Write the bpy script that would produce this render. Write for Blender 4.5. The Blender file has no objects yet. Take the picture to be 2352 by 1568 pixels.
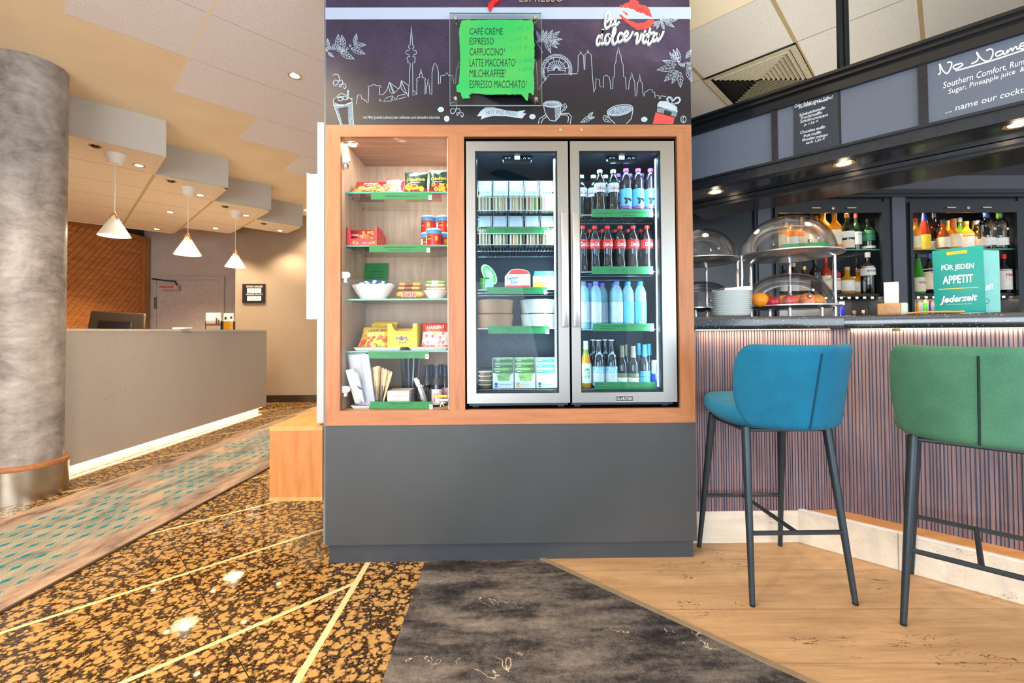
import bpy, bmesh, math, random
from mathutils import Vector, Matrix
SC = bpy.context.scene
COL = SC.collection
RND = random.Random(7)

# ---------------------------------------------------------------- camera
F, CY, PITCH, ROLL, YAW, H = 1027.244, 740.772, .0196625, -.0064559, .0123942, 1.08
_fw = Vector((math.sin(YAW)*math.cos(PITCH), math.cos(YAW)*math.cos(PITCH), math.sin(PITCH)))
_r0 = Vector((math.cos(YAW), -math.sin(YAW), 0))
_u0 = _r0.cross(_fw)
CR = math.cos(ROLL)*_r0 + math.sin(ROLL)*_u0
CU = -math.sin(ROLL)*_r0 + math.cos(ROLL)*_u0
cd = bpy.data.cameras.new('camera')
cam = bpy.data.objects.new('camera', cd)
COL.objects.link(cam)
cam.matrix_world = Matrix(((CR.x, CU.x, -_fw.x, 0), (CR.y, CU.y, -_fw.y, 0), (CR.z, CU.z, -_fw.z, H), (0, 0, 0, 1)))
cd.sensor_width = 36
cd.sensor_fit = 'HORIZONTAL'
cd.lens = 36*F/2352
cd.shift_y = -(784-CY)/2352
cd.clip_start = .05
SC.camera = cam

def at(u, v, Y=None, Z=None, C=None, X=None, off=0):
    """point of the place seen at pixel (u, v) on a known plane: depth Y, height Z, side X or the diagonal X+Y=C"""
    d = _fw + CR*((u-1176)/F) - CU*((v-CY)/F)
    if Y is not None: k = Y/d.y
    elif Z is not None: k = (Z-H)/d.z
    elif X is not None: k = X/d.x
    else: k = C/(d.x+d.y)
    return Vector((0, 0, H)) + d*k
def XU(u, Y, v=741): return at(u, v, Y=Y).x
def ZV(v, Y, u=1170): return at(u, v, Y=Y).z

# ---------------------------------------------------------------- colour management, world, daylight
vs = SC.view_settings
vs.view_transform = 'Standard'
vs.look = 'None'
vs.exposure = 0.12
vs.gamma = 1
vs.use_curve_mapping = False

def srgb(r, g, b):
    def f(x):
        x /= 255
        return x/12.92 if x <= .04045 else ((x+.055)/1.055)**2.4
    return (f(r), f(g), f(b), 1)

w = bpy.data.worlds.new('daylight')
SC.world = w
w.use_nodes = True
bg = w.node_tree.nodes['Background']
bg.inputs[0].default_value = (.80, .90, 1.0, 1)
bg.inputs[1].default_value = 1.0

def light(kind, loc, energy, col, size=.1, target=None, spot=None, blend=.6, sy=None, name='lamp_light', parent=None):
    l = bpy.data.lights.new(name, kind)
    l.energy = energy
    l.color = col[:3]
    if kind == 'AREA':
        l.size = size
        if sy:
            l.shape = 'RECTANGLE'
            l.size_y = sy
    elif kind in ('POINT', 'SPOT'):
        l.shadow_soft_size = size
    if kind == 'SPOT':
        l.spot_size = math.radians(spot)
        l.spot_blend = blend
    o = bpy.data.objects.new(name, l)
    COL.objects.link(o)
    o.location = loc
    if target is not None:
        o.rotation_euler = (Vector(target)-Vector(loc)).to_track_quat('-Z', 'Y').to_euler()
    if parent:
        o.parent = parent
    return o
WARM = (1.0, .79, .54)
COOL = (.78, .90, 1.0)
# windows behind the camera, to the right
light('AREA', (-1.7, -3.3, 1.15), 255, (.84, .92, 1.0), 4.4, (-1.2, -1.0, 3.1), sy=2.3, name='window_daylight')
light('AREA', (3.4, -2.6, 1.4), 110, COOL, 3.0, (1.4, 2.0, 2.4), sy=2.5, name='window_daylight')

# ---------------------------------------------------------------- mesh helper
class MB:
    def __init__(s): s.v = []; s.f = []; s.m = []
    def add(s, vs, fs, mi=0):
        o = len(s.v)
        s.v += [tuple(p) for p in vs]
        s.f += [[i+o for i in q] for q in fs]
        s.m += [mi]*len(fs)
        return s
    def box(s, x0, x1, y0, y1, z0, z1, mi=0):
        return s.add([(x0,y0,z0),(x1,y0,z0),(x1,y1,z0),(x0,y1,z0),(x0,y0,z1),(x1,y0,z1),(x1,y1,z1),(x0,y1,z1)],
                     [(0,3,2,1),(4,5,6,7),(0,1,5,4),(1,2,6,5),(2,3,7,6),(3,0,4,7)], mi)
    def obox(s, c, ax, ay, az, mi=0):
        """box from a corner and three edge vectors"""
        c, ax, ay, az = map(Vector, (c, ax, ay, az))
        return s.add([c, c+ax, c+ax+ay, c+ay, c+az, c+ax+az, c+ax+ay+az, c+ay+az],
                     [(0,3,2,1),(4,5,6,7),(0,1,5,4),(1,2,6,5),(2,3,7,6),(3,0,4,7)], mi)
    def prism(s, poly, n, mi=0, cap=True):
        """3D polygon pushed along vector n"""
        n = Vector(n); k = len(poly)
        a = [Vector(p) for p in poly]
        fs = [(i, (i+1) % k, k+(i+1) % k, k+i) for i in range(k)]
        if cap: fs += [tuple(range(k))[::-1], tuple(range(k, 2*k))]
        return s.add(a+[p+n for p in a], fs, mi)
    def lathe(s, prof, seg=20, c=(0, 0, 0), mi=0, a0=0, a1=2*math.pi, mis=None):
        full = abs(a1-a0-2*math.pi) < 1e-6
        n = seg if full else seg+1
        vs = []
        for r, z in prof:
            for i in range(n):
                a = a0+(a1-a0)*i/seg
                vs.append((c[0]+r*math.cos(a), c[1]+r*math.sin(a), c[2]+z))
        o = len(s.v); s.v += vs
        for j in range(len(prof)-1):
            for i in range(n if full else n-1):
                k = (i+1) % n
                q = [o+j*n+i, o+j*n+k, o+(j+1)*n+k, o+(j+1)*n+i]
                if prof[j][0] < 1e-9: q = [q[0], q[2], q[3]]
                elif prof[j+1][0] < 1e-9: q = [q[0], q[1], q[2]]
                s.f.append(q); s.m.append(mis[j] if mis else mi)
        return s
    def tube(s, pts, r, seg=8, mi=0, closed=False, r1=None, cap=True):
        pts = [Vector(p) for p in pts]; n = len(pts); o = len(s.v)
        up = Vector((0, 0, 1)); prev = None
        for i, p in enumerate(pts):
            if closed: t = pts[(i+1) % n]-pts[i-1]
            else: t = pts[min(i+1, n-1)]-pts[max(i-1, 0)]
            t.normalize()
            if prev is None:
                a = up if abs(t.z) < .9 else Vector((1, 0, 0))
                x = t.cross(a).normalized()
            else:
                x = (prev-t*prev.dot(t)).normalized()
            prev = x; y = t.cross(x)
            rr = r if r1 is None else r+(r1-r)*i/(n-1)
            for k in range(seg):
                a = 2*math.pi*(k+.5)/seg
                s.v.append(tuple(p+x*(rr*math.cos(a))+y*(rr*math.sin(a))))
        for i in range(n if closed else n-1):
            for k in range(seg):
                j = (i+1) % n; l = (k+1) % seg
                s.f.append([o+i*seg+k, o+i*seg+l, o+j*seg+l, o+j*seg+k]); s.m.append(mi)
        if cap and not closed:
            s.f.append([o+k for k in range(seg)][::-1]); s.f.append([o+(n-1)*seg+k for k in range(seg)]); s.m += [mi, mi]
        return s
    def grid(s, fn, nu, nv, mi=0, mif=None):
        o = len(s.v)
        for j in range(nv+1):
            for i in range(nu+1):
                s.v.append(tuple(fn(i/nu, j/nv)))
        for j in range(nv):
            for i in range(nu):
                q = o+j*(nu+1)+i
                s.f.append([q, q+1, q+nu+2, q+nu+1]); s.m.append(mif((i+.5)/nu, (j+.5)/nv) if mif else mi)
        return s
    def ball(s, c, r, mi=0, seg=14, rings=9, sz=1):
        prof = [(r*math.sin(math.pi*j/rings), -r*sz*math.cos(math.pi*j/rings)) for j in range(rings+1)]
        prof[0] = (0, -r*sz); prof[-1] = (0, r*sz)
        return s.lathe(prof, seg, c, mi)
    def text(s, t, fn, mi=0, shear=0, bold=0, sp=1, fit=(1, 1), align='L'):
        """lettering laid through fn(x, y); x and y run 0..fit"""
        vs, fs = glyphs(t, shear, bold, sp)
        if not vs: return s
        x0 = min(p[0] for p in vs); x1 = max(p[0] for p in vs); y0 = min(p[1] for p in vs); y1 = max(p[1] for p in vs)
        return s.add([fn((p[0]-x0)/max(x1-x0, 1e-6)*fit[0], (p[1]-y0)/max(y1-y0, 1e-6)*fit[1]) for p in vs], fs, mi)
    def tpx(s, t, u0, v0, u1, v1, mi=0, shear=0, bold=0, sp=1, dv=0, off=None, **pl):
        """lettering filling the rectangle u0..u1, v0..v1 on a plane; dv lifts its right end"""
        o = Vector(off) if off else Vector((0, 0, 0))
        return s.text(t, lambda x, y: at(u0+(u1-u0)*x, v1+(v0-v1)*y-dv*x, **pl)+o, mi, shear, bold, sp)
    def strokes(s, lines, wd, fn, n, t=.0006, mi=0):
        """flat ribbons along 2D lines; fn maps 2D to 3D, n is the plate normal, wd the 2D width"""
        n = Vector(n)
        for L in lines:
            L = [Vector(p) for p in L]
            if len(L) < 2: continue
            closed = (L[0]-L[-1]).length < 1e-6 and len(L) > 3
            a, b = [], []
            for i, p in enumerate(L):
                if closed: d = L[(i+1) % (len(L)-1)]-L[(i-1) % (len(L)-1)]
                else: d = L[min(i+1, len(L)-1)]-L[max(i-1, 0)]
                if d.length < 1e-9: d = Vector((1, 0))
                d.normalize(); q = Vector((-d.y, d.x))*wd/2
                if not closed and i == 0: p = p-d*wd*.3
                if not closed and i == len(L)-1: p = p+d*wd*.3
                a.append(fn(*(p+q))); b.append(fn(*(p-q)))
            k = len(L)
            vs = a+b+[p+n*t for p in a]+[p+n*t for p in b]
            fs = []
            for i in range(k-1):
                fs += [(i, i+1, k+i+1, k+i), (2*k+i, 3*k+i, 3*k+i+1, 2*k+i+1), (i, 2*k+i, 2*k+i+1, i+1), (k+i, k+i+1, 3*k+i+1, 3*k+i)]
            s.add(vs, fs, mi)
        return s
    def fill(s, poly, fn, n, t=.0005, mi=0):
        return s.prism([fn(*p) for p in poly], Vector(n)*t, mi)
    def build(s, name, mats, parent=None, base=None, smooth=False, bevel=0, seg=2, ang=.7, recalc=True):
        if not isinstance(mats, (list, tuple)): mats = [mats]
        me = bpy.data.meshes.new(name)
        b = Vector(base) if base is not None else (parent_base(parent) if parent else Vector((0, 0, 0)))
        me.from_pydata([(p[0]-b.x, p[1]-b.y, p[2]-b.z) for p in s.v], [], s.f)
        for m in mats: me.materials.append(m)
        me.polygons.foreach_set('material_index', s.m)
        if recalc or bevel:
            bm = bmesh.new(); bm.from_mesh(me)
            if recalc: bmesh.ops.recalc_face_normals(bm, faces=bm.faces)
            if bevel:
                es = [e for e in bm.edges if len(e.link_faces) == 2 and e.calc_face_angle(0) > .5]
                bmesh.ops.bevel(bm, geom=es, offset=bevel, segments=seg, profile=.5, affect='EDGES', clamp_overlap=True)
            bm.to_mesh(me); bm.free()
        if smooth or bevel:
            me.polygons.foreach_set('use_smooth', [True]*len(me.polygons))
            me.set_sharp_from_angle(angle=ang)
        me.update()
        o = bpy.data.objects.new(name, me)
        COL.objects.link(o)
        if parent: o.parent = parent
        elif base is not None: o.location = b
        return o

def parent_base(p):
    b = Vector(p.location)
    while p.parent:
        p = p.parent; b += Vector(p.location)
    return b

_gl = {}
def glyphs(t, shear, bold, sp):
    k = (t, shear, bold, sp)
    if k not in _gl:
        cu = bpy.data.curves.new('lettering', 'FONT')
        cu.body = t; cu.shear = shear; cu.offset = bold; cu.space_character = sp; cu.resolution_u = 2
        o = bpy.data.objects.new('lettering', cu)
        me = o.to_mesh()
        _gl[k] = ([tuple(v.co) for v in me.vertices], [tuple(p.vertices) for p in me.polygons])
        o.to_mesh_clear()
        bpy.data.objects.remove(o); bpy.data.curves.remove(cu)
    return _gl[k]

def tag(o, label, cat, group=None):
    o['label'] = label; o['category'] = cat
    if group: o['group'] = group
    return o
def thing(name, label, cat, loc=(0, 0, 0), rz=0, group=None):
    o = bpy.data.objects.new(name, None)
    o.empty_display_size = .05
    COL.objects.link(o)
    o.location = loc; o.rotation_euler = (0, 0, rz)
    return tag(o, label, cat, group)
def struct(o, label=None):
    o['kind'] = 'structure'
    if label: o['label'] = label
    return o
def dup(o, loc, rz=None, label=None, parent=None):
    c = o.copy(); COL.objects.link(c)
    if parent: c.parent = parent
    else:
        c.location = loc
        if rz is not None: c.rotation_euler = (0, 0, rz)
        if label: c['label'] = label
    for ch in list(o.children): dup(ch, None, parent=c)
    return c
ORD = ['first', 'second', 'third', 'fourth', 'fifth', 'sixth', 'seventh', 'eighth', 'ninth', 'tenth', 'eleventh', 'twelfth', 'thirteenth', 'fourteenth', 'fifteenth', 'sixteenth']
N0 = (0, -1, 0)

# ---------------------------------------------------------------- materials
_mc = {}
def nt_new(name):
    m = bpy.data.materials.new(name); m.use_nodes = True
    nt = m.node_tree
    return m, nt, nt.nodes['Principled BSDF']
def N(nt, kind, **kw):
    n = nt.nodes.new(kind)
    for k, v in kw.items():
        if k[0] == '_': n.inputs[k[1:].replace('_', ' ') if not k[1:].isdigit() else int(k[1:])].default_value = v
        else: setattr(n, k, v)
    return n
def math_(nt, op, a, b=None, clamp=False):
    n = nt.nodes.new('ShaderNodeMath'); n.operation = op; n.use_clamp = clamp
    for i, x in enumerate((a, b)):
        if x is None: continue
        if hasattr(x, 'node'): nt.links.new(x, n.inputs[i])
        else: n.inputs[i].default_value = x
    return n.outputs[0]
def mixc(nt, fac, a, b, mode='MIX'):
    n = nt.nodes.new('ShaderNodeMix'); n.data_type = 'RGBA'; n.blend_type = mode
    for i, x in ((0, fac), (6, a), (7, b)):
        if hasattr(x, 'node'): nt.links.new(x, n.inputs[i])
        else: n.inputs[i].default_value = x
    return n.outputs[2]
def ramp(nt, fac, stops):
    n = nt.nodes.new('ShaderNodeValToRGB')
    e = n.color_ramp.elements
    while len(e) < len(stops): e.new(.5)
    for i, (p, c) in enumerate(stops):
        e[i].position = p
        e[i].color = c if hasattr(c, '__len__') else (c, c, c, 1)
    nt.links.new(fac, n.inputs[0])
    return n.outputs[0]
def coords(nt, scale=(1, 1, 1), rot=(0, 0, 0)):
    t = nt.nodes.new('ShaderNodeTexCoord')
    m = nt.nodes.new('ShaderNodeMapping')
    m.inputs['Scale'].default_value = scale; m.inputs['Rotation'].default_value = rot
    nt.links.new(t.outputs['Object'], m.inputs[0])
    return m.outputs[0]
def noise(nt, vec, scale, detail=4, rough=.55, dist=0):
    n = N(nt, 'ShaderNodeTexNoise', _Scale=scale, _Detail=detail, _Roughness=rough, _Distortion=dist)
    nt.links.new(vec, n.inputs['Vector'])
    return n.outputs['Fac']
def bump(nt, b, h, strength=.2, dist=.002):
    n = N(nt, 'ShaderNodeBump', _Strength=strength, _Distance=dist)
    nt.links.new(h, n.inputs['Height']); nt.links.new(n.outputs[0], b.inputs['Normal'])
def M(name, col, rough=.5, metal=0, spec=.5, var=.06, vs=25, emit=0, coat=0, bmp=0, bs=300, ecol=None, trans=0, stretch=(1, 1, 1)):
    """plain material with a light procedural mottling"""
    if name in _mc: return _mc[name]
    m, nt, b = nt_new(name)
    b.inputs['Roughness'].default_value = rough; b.inputs['Metallic'].default_value = metal
    b.inputs['Specular IOR Level'].default_value = spec
    if coat: b.inputs['Coat Weight'].default_value = coat; b.inputs['Coat Roughness'].default_value = .1
    if trans: b.inputs['Transmission Weight'].default_value = trans
    v = coords(nt, stretch)
    if var:
        f = noise(nt, v, vs)
        lo = tuple(x*(1-var*1.6) for x in col[:3])+(1,); hi = tuple(min(1, x*(1+var*1.6)) for x in col[:3])+(1,)
        nt.links.new(ramp(nt, f, [(.3, lo), (.7, hi)]), b.inputs['Base Color'])
    else: b.inputs['Base Color'].default_value = col
    if bmp: bump(nt, b, noise(nt, v, bs), bmp)
    if emit:
        b.inputs['Emission Color'].default_value = ecol or col; b.inputs['Emission Strength'].default_value = emit
    _mc[name] = m
    return m
def wood(name, c1, c2, axis='X', scale=1.0, rough=.42, dark=None, fig=.5):
    if name in _mc: return _mc[name]
    m, nt, b = nt_new(name)
    k = {'X': (1, 9, 9), 'Y': (9, 1, 9), 'Z': (9, 9, 1)}[axis]
    v = coords(nt, tuple(x*scale for x in k))
    f = noise(nt, v, 2.2, 5, .6, .8)
    v2 = coords(nt, tuple(x*scale*(1 if x == 1 else 6) for x in k))
    g = noise(nt, v2, 3.0, 3, .6)
    ff = math_(nt, 'ADD', math_(nt, 'MULTIPLY', f, fig+.3), math_(nt, 'MULTIPLY', g, .7-fig))
    st = [(.32, c1), (.68, c2)]
    if dark: st = [(.25, dark)]+st
    nt.links.new(ramp(nt, ff, st), b.inputs['Base Color'])
    b.inputs['Roughness'].default_value = rough
    bump(nt, b, g, .06)
    _mc[name] = m
    return m
def clear(name, tint=(1, 1, 1, 1), gloss=.04, ior=1.45, gmul=1.0):
    """thin clear sheet: see-through with a mirror film growing at grazing angles"""
    if name in _mc: return _mc[name]
    m = bpy.data.materials.new(name); m.use_nodes = True
    nt = m.node_tree; nt.nodes.clear()
    out = N(nt, 'ShaderNodeOutputMaterial'); mx = N(nt, 'ShaderNodeMixShader')
    tr = N(nt, 'ShaderNodeBsdfTransparent', _Color=tint); gl = N(nt, 'ShaderNodeBsdfGlossy', _Roughness=gloss)
    fr = N(nt, 'ShaderNodeFresnel', _IOR=ior)
    L = nt.links.new
    L(math_(nt, 'MULTIPLY', fr.outputs[0], gmul, True), mx.inputs[0]); L(tr.outputs[0], mx.inputs[1]); L(gl.outputs[0], mx.inputs[2]); L(mx.outputs[0], out.inputs[0])
    _mc[name] = m
    return m
def liquid(name, col, see=.5, rough=.06):
    """tinted glass with its content: part body colour, part see-through"""
    if name in _mc: return _mc[name]
    m, nt, b = nt_new(name)
    b.inputs['Base Color'].default_value = col; b.inputs['Roughness'].default_value = rough
    b.inputs['Coat Weight'].default_value = .3
    tr = N(nt, 'ShaderNodeBsdfTransparent', _Color=tuple(min(1, x*1.3+.08) for x in col[:3])+(1,)); mx = N(nt, 'ShaderNodeMixShader')
    mx.inputs[0].default_value = see
    nt.links.new(b.outputs[0], mx.inputs[1]); nt.links.new(tr.outputs[0], mx.inputs[2])
    nt.links.new(mx.outputs[0], nt.nodes['Material Output'].inputs[0])
    _mc[name] = m
    return m
def tile_mat(name, a0, sa, wa, b0, sb, wb, col, barA, barB, big=1.0):
    """mineral ceiling tiles with pin holes; bars of width wa at a=a0+k*sa, seams of width wb at b=b0+k*sb on the diagonal axes"""
    m, nt, b = nt_new(name)
    t = N(nt, 'ShaderNodeNewGeometry'); sep = N(nt, 'ShaderNodeSeparateXYZ')
    nt.links.new(t.outputs['Position'], sep.inputs[0])
    x, y = sep.outputs[0], sep.outputs[1]
    a = math_(nt, 'MULTIPLY', math_(nt, 'ADD', x, y), math.sqrt(.5)); bb = math_(nt, 'MULTIPLY', math_(nt, 'SUBTRACT', y, x), math.sqrt(.5))
    def line(c, c0, s, wdt):
        d = math_(nt, 'PINGPONG', math_(nt, 'SUBTRACT', c, c0-50*s), s/2)
        return math_(nt, 'LESS_THAN', d, wdt/2)
    la, lb = line(a, a0, sa, wa), line(bb, b0, sb, wb)
    v = N(nt, 'ShaderNodeTexVoronoi', _Scale=105*big); nt.links.new(t.outputs['Position'], v.inputs['Vector'])
    n1 = noise(nt, t.outputs['Position'], 5)
    holes = math_(nt, 'MULTIPLY', math_(nt, 'LESS_THAN', v.outputs['Distance'], .20), .55)
    base = mixc(nt, math_(nt, 'MULTIPLY', n1, .2), col, tuple(c*.8 for c in col[:3])+(1,))
    base = mixc(nt, holes, base, tuple(c*.22 for c in col[:3])+(1,))
    base = mixc(nt, lb, base, barB); base = mixc(nt, la, base, barA)
    nt.links.new(base, b.inputs['Base Color']); b.inputs['Roughness'].default_value = .9
    bump(nt, b, math_(nt, 'LESS_THAN', v.outputs['Distance'], .2), -.3, .002)
    return m

# the materials used in many places
GREYBASE = M('dark_grey_laminate', srgb(64, 67, 70), .42, vs=3, var=.05)
GREYDK = M('plinth_grey_laminate', srgb(56, 60, 66), .5, vs=4)
BLACK = M('matte_black', srgb(18, 18, 20), .5)
STEEL = M('brushed_steel', srgb(158, 156, 152), .34, 1, var=.04, vs=40, stretch=(1, 1, 12))
CHROME = M('chrome', srgb(225, 225, 228), .1, 1, var=0)
WHITE = M('white_plastic', srgb(240, 240, 240), .4, var=.02)
PAPER = M('white_paper', srgb(245, 245, 243), .7, var=.02)
GREENTAG = M('green_tag_card', srgb(38, 130, 66), .45, var=.05)
INK = M('black_ink', srgb(12, 22, 14), .6, var=0)
OAKX = wood('beech_frame_grain_across', srgb(160, 99, 60), srgb(184, 124, 80), 'X', 1.6)
OAKZ = wood('beech_frame_grain_upright', srgb(160, 99, 60), srgb(184, 124, 80), 'Z', 1.6)
OAKL = wood('pale_oak_lining', srgb(170, 142, 120), srgb(204, 178, 156), 'Z', 1.3, .5)
GLASS = clear('clear_glass', (.98, .99, .985, 1), .02, 1.4, .16)
GLASSEDGE = M('green_glass_edge', srgb(90, 175, 150), .15, var=.05)
SHELFGLASS = clear('shelf_glass', (.93, .97, .955, 1), .03, 1.45, .7)
# ================================================================ the setting
ZC = 2.92
ZS = 2.61
# ---- granite floor with pale inlay strips
def granite():
    m, nt, b = nt_new('brown_granite')
    L = nt.links.new
    g = N(nt, 'ShaderNodeNewGeometry'); P = g.outputs['Position']
    n1 = N(nt, 'ShaderNodeTexNoise', _Scale=14, _Detail=3); L(P, n1.inputs['Vector'])
    ad = N(nt, 'ShaderNodeMix', data_type='VECTOR'); ad.inputs[0].default_value = .03
    L(P, ad.inputs[4]); L(n1.outputs['Color'], ad.inputs[5])
    v = N(nt, 'ShaderNodeTexVoronoi', _Scale=27, _Randomness=1.0); L(ad.outputs[1], v.inputs['Vector'])
    v2 = N(nt, 'ShaderNodeTexVoronoi', _Scale=58); L(ad.outputs[1], v2.inputs['Vector'])
    fine = noise(nt, P, 75, 5, .7)
    wob = math_(nt, 'MULTIPLY', math_(nt, 'SUBTRACT', fine, .5), 1.1)
    b1 = math_(nt, 'MULTIPLY', math_(nt, 'SUBTRACT', .48, math_(nt, 'ADD', v.outputs['Distance'], wob)), 9, True)
    b2 = math_(nt, 'MULTIPLY', math_(nt, 'SUBTRACT', .41, math_(nt, 'ADD', v2.outputs['Distance'], wob)), 9, True)
    blob = math_(nt, 'MAXIMUM', b1, b2)
    gr = noise(nt, P, 150, 4, .75)
    mat_ = ramp(nt, gr, [(.47, srgb(16, 13, 11)), (.53, srgb(52, 38, 26)), (.60, srgb(132, 94, 54))])
    tan = mixc(nt, math_(nt, 'MULTIPLY', math_(nt, 'SUBTRACT', noise(nt, P, 34, 3), .3), 2.0, True), srgb(168, 128, 72), srgb(204, 162, 100))
    tan = mixc(nt, math_(nt, 'MULTIPLY', math_(nt, 'SUBTRACT', gr, .55), 5, True), tan, srgb(120, 82, 46))
    col = mixc(nt, blob, mat_, tan)
    sep = N(nt, 'ShaderNodeSeparateXYZ'); L(P, sep.inputs[0])
    x, y = sep.outputs[0], sep.outputs[1]
    c = math_(nt, 'SUBTRACT', x, y)
    dl = math_(nt, 'PINGPONG', math_(nt, 'SUBTRACT', c, -2.62-40*.885), .885/2)
    diag = math_(nt, 'MULTIPLY', math_(nt, 'LESS_THAN', dl, .0145), math_(nt, 'LESS_THAN', x, -.657))
    st = math_(nt, 'LESS_THAN', math_(nt, 'ABSOLUTE', math_(nt, 'ADD', x, .657)), .0125)
    s = math_(nt, 'MAXIMUM', diag, st)
    # fine joints across the bands
    e = math_(nt, 'ADD', x, y)
    dj = math_(nt, 'PINGPONG', math_(nt, 'SUBTRACT', e, .62-40*.87), .87/2)
    j = math_(nt, 'MULTIPLY', math_(nt, 'LESS_THAN', dj, .0022), math_(nt, 'LESS_THAN', x, -.657))
    col = mixc(nt, j, col, srgb(40, 28, 18))
    col = mixc(nt, s, col, srgb(226, 200, 150))
    L(col, b.inputs['Base Color'])
    b.inputs['Roughness'].default_value = .03
    b.inputs['Specular IOR Level'].default_value = .4
    return m
struct(MB().box(-6.5, 1.0, -3.5, 9, -.06, 0).build('floor', granite()), 'polished brown granite floor with pale inlay strips')

def oakfloor(name, c1, c2, crack=True, axis='X'):
    m, nt, b = nt_new(name)
    L = nt.links.new
    t = N(nt, 'ShaderNodeNewGeometry'); mp = N(nt, 'ShaderNodeMapping'); L(t.outputs['Position'], mp.inputs[0])
    mp.inputs['Scale'].default_value = (1.1, 9, 9); mp.inputs['Rotation'].default_value = (0, 0, math.radians(4))
    f = noise(nt, mp.outputs[0], 1.8, 6, .62, .5)
    mp2 = N(nt, 'ShaderNodeMapping'); L(t.outputs['Position'], mp2.inputs[0])
    mp2.inputs['Scale'].default_value = (2, 60, 60); mp2.inputs['Rotation'].default_value = (0, 0, math.radians(4))
    g = noise(nt, mp2.outputs[0], 2.5, 3, .6)
    mp3 = N(nt, 'ShaderNodeMapping'); L(t.outputs['Position'], mp3.inputs[0])
    mp3.inputs['Scale'].default_value = (60, 4, 4)
    sw = noise(nt, mp3.outputs[0], 3, 2)
    ff = math_(nt, 'ADD', math_(nt, 'MULTIPLY', f, .6), math_(nt, 'ADD', math_(nt, 'MULTIPLY', g, .28), math_(nt, 'MULTIPLY', sw, .12)))
    col = ramp(nt, ff, [(.3, c1), (.66, c2)])
    mp4 = N(nt, 'ShaderNodeMapping'); L(t.outputs['Position'], mp4.inputs[0])
    mp4.inputs['Scale'].default_value = (2.2, 13, 13); mp4.inputs['Rotation'].default_value = (0, 0, math.radians(3))
    k = noise(nt, mp4.outputs[0], 1.25, 5, .55, .8)
    ck = math_(nt, 'LESS_THAN', math_(nt, 'ABSOLUTE', math_(nt, 'SUBTRACT', k, .5)), .0035)
    gate = math_(nt, 'GREATER_THAN', noise(nt, t.outputs['Position'], 3.6, 2), .585)
    col = mixc(nt, math_(nt, 'MULTIPLY', ck, gate), col, srgb(70, 48, 34))
    sep = N(nt, 'ShaderNodeSeparateXYZ'); L(t.outputs['Position'], sep.inputs[0])
    yy = math_(nt, 'ADD', sep.outputs[1], math_(nt, 'MULTIPLY', sep.outputs[0], .02))
    jn = math_(nt, 'LESS_THAN', math_(nt, 'PINGPONG', math_(nt, 'SUBTRACT', yy, 1.47-20*.28), .14), .0016)
    col = mixc(nt, math_(nt, 'MULTIPLY', jn, .6), col, srgb(96, 66, 42))
    L(col, b.inputs['Base Color']); b.inputs['Roughness'].default_value = .48
    bump(nt, b, g, .08)
    return m
# oak plank floor: right of the diagonal X+Y=2.3
CD = 2.312
struct(MB().prism([(CD-4.2, 4.2, 0), (CD+3.2, -3.2, 0), (6.5, -3.2, 0), (6.5, 4.2, 0)], (0, 0, .006)).build('floor', oakfloor('oak_planks', srgb(158, 120, 84), srgb(206, 168, 126))), 'light oak plank floor in front of the bar')
a, b_ = Vector((CD-4.2, 4.2, 0)), Vector((CD+3.2, -3.2, 0))
n45 = Vector((-1, -1, 0)).normalized()
struct(MB().obox(a, b_-a, n45*.022, (0, 0, .009)).build('trim_1', M('floor_edge_metal', srgb(196, 172, 140), .35, .6)), 'thin metal edging between dark carpet and oak floor')

# dark carpet between granite and the diagonal
def carpet_mat():
    m, nt, b = nt_new('dark_carpet')
    t = N(nt, 'ShaderNodeNewGeometry'); P = t.outputs['Position']
    mp = N(nt, 'ShaderNodeMapping', _Scale=(1.6, 5.5, 1)); nt.links.new(P, mp.inputs[0])
    f = noise(nt, mp.outputs[0], 1.7, 5, .65, .3)
    g = noise(nt, P, 320, 3, .7)
    f2 = noise(nt, P, 40, 4, .7)
    ff = math_(nt, 'ADD', math_(nt, 'MULTIPLY', f, .58), math_(nt, 'ADD', math_(nt, 'MULTIPLY', g, .24), math_(nt, 'MULTIPLY', f2, .18)))
    col = ramp(nt, ff, [(.36, srgb(26, 26, 31)), (.45, srgb(62, 58, 60)), (.53, srgb(104, 97, 94)), (.64, srgb(140, 130, 122))])
    v = noise(nt, P, 2.3, 4, .6, 1.0)
    ck = math_(nt, 'LESS_THAN', math_(nt, 'ABSOLUTE', math_(nt, 'SUBTRACT', v, .52)), .0028)
    gate = math_(nt, 'GREATER_THAN', noise(nt, P, 2.6, 2), .56)
    gg = math_(nt, 'GREATER_THAN', g, .42)
    col = mixc(nt, math_(nt, 'MULTIPLY', math_(nt, 'MULTIPLY', ck, gate), gg), col, srgb(196, 180, 158))
    nt.links.new(col, b.inputs['Base Color']); b.inputs['Roughness'].default_value = .95
    b.inputs['Specular IOR Level'].default_value = .1
    bump(nt, b, g, .6, .004)
    return m
tag(MB().prism([(-.39, 2.131, 0), (-.39, -3.2, 0), (CD+3.2-.02, -3.2, 0), (CD-2.131-.02, 2.131, 0)], (0, 0, .005)).build('carpet', carpet_mat()),
    'dark grey mottled carpet between the granite and oak floors', 'carpet')

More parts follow.
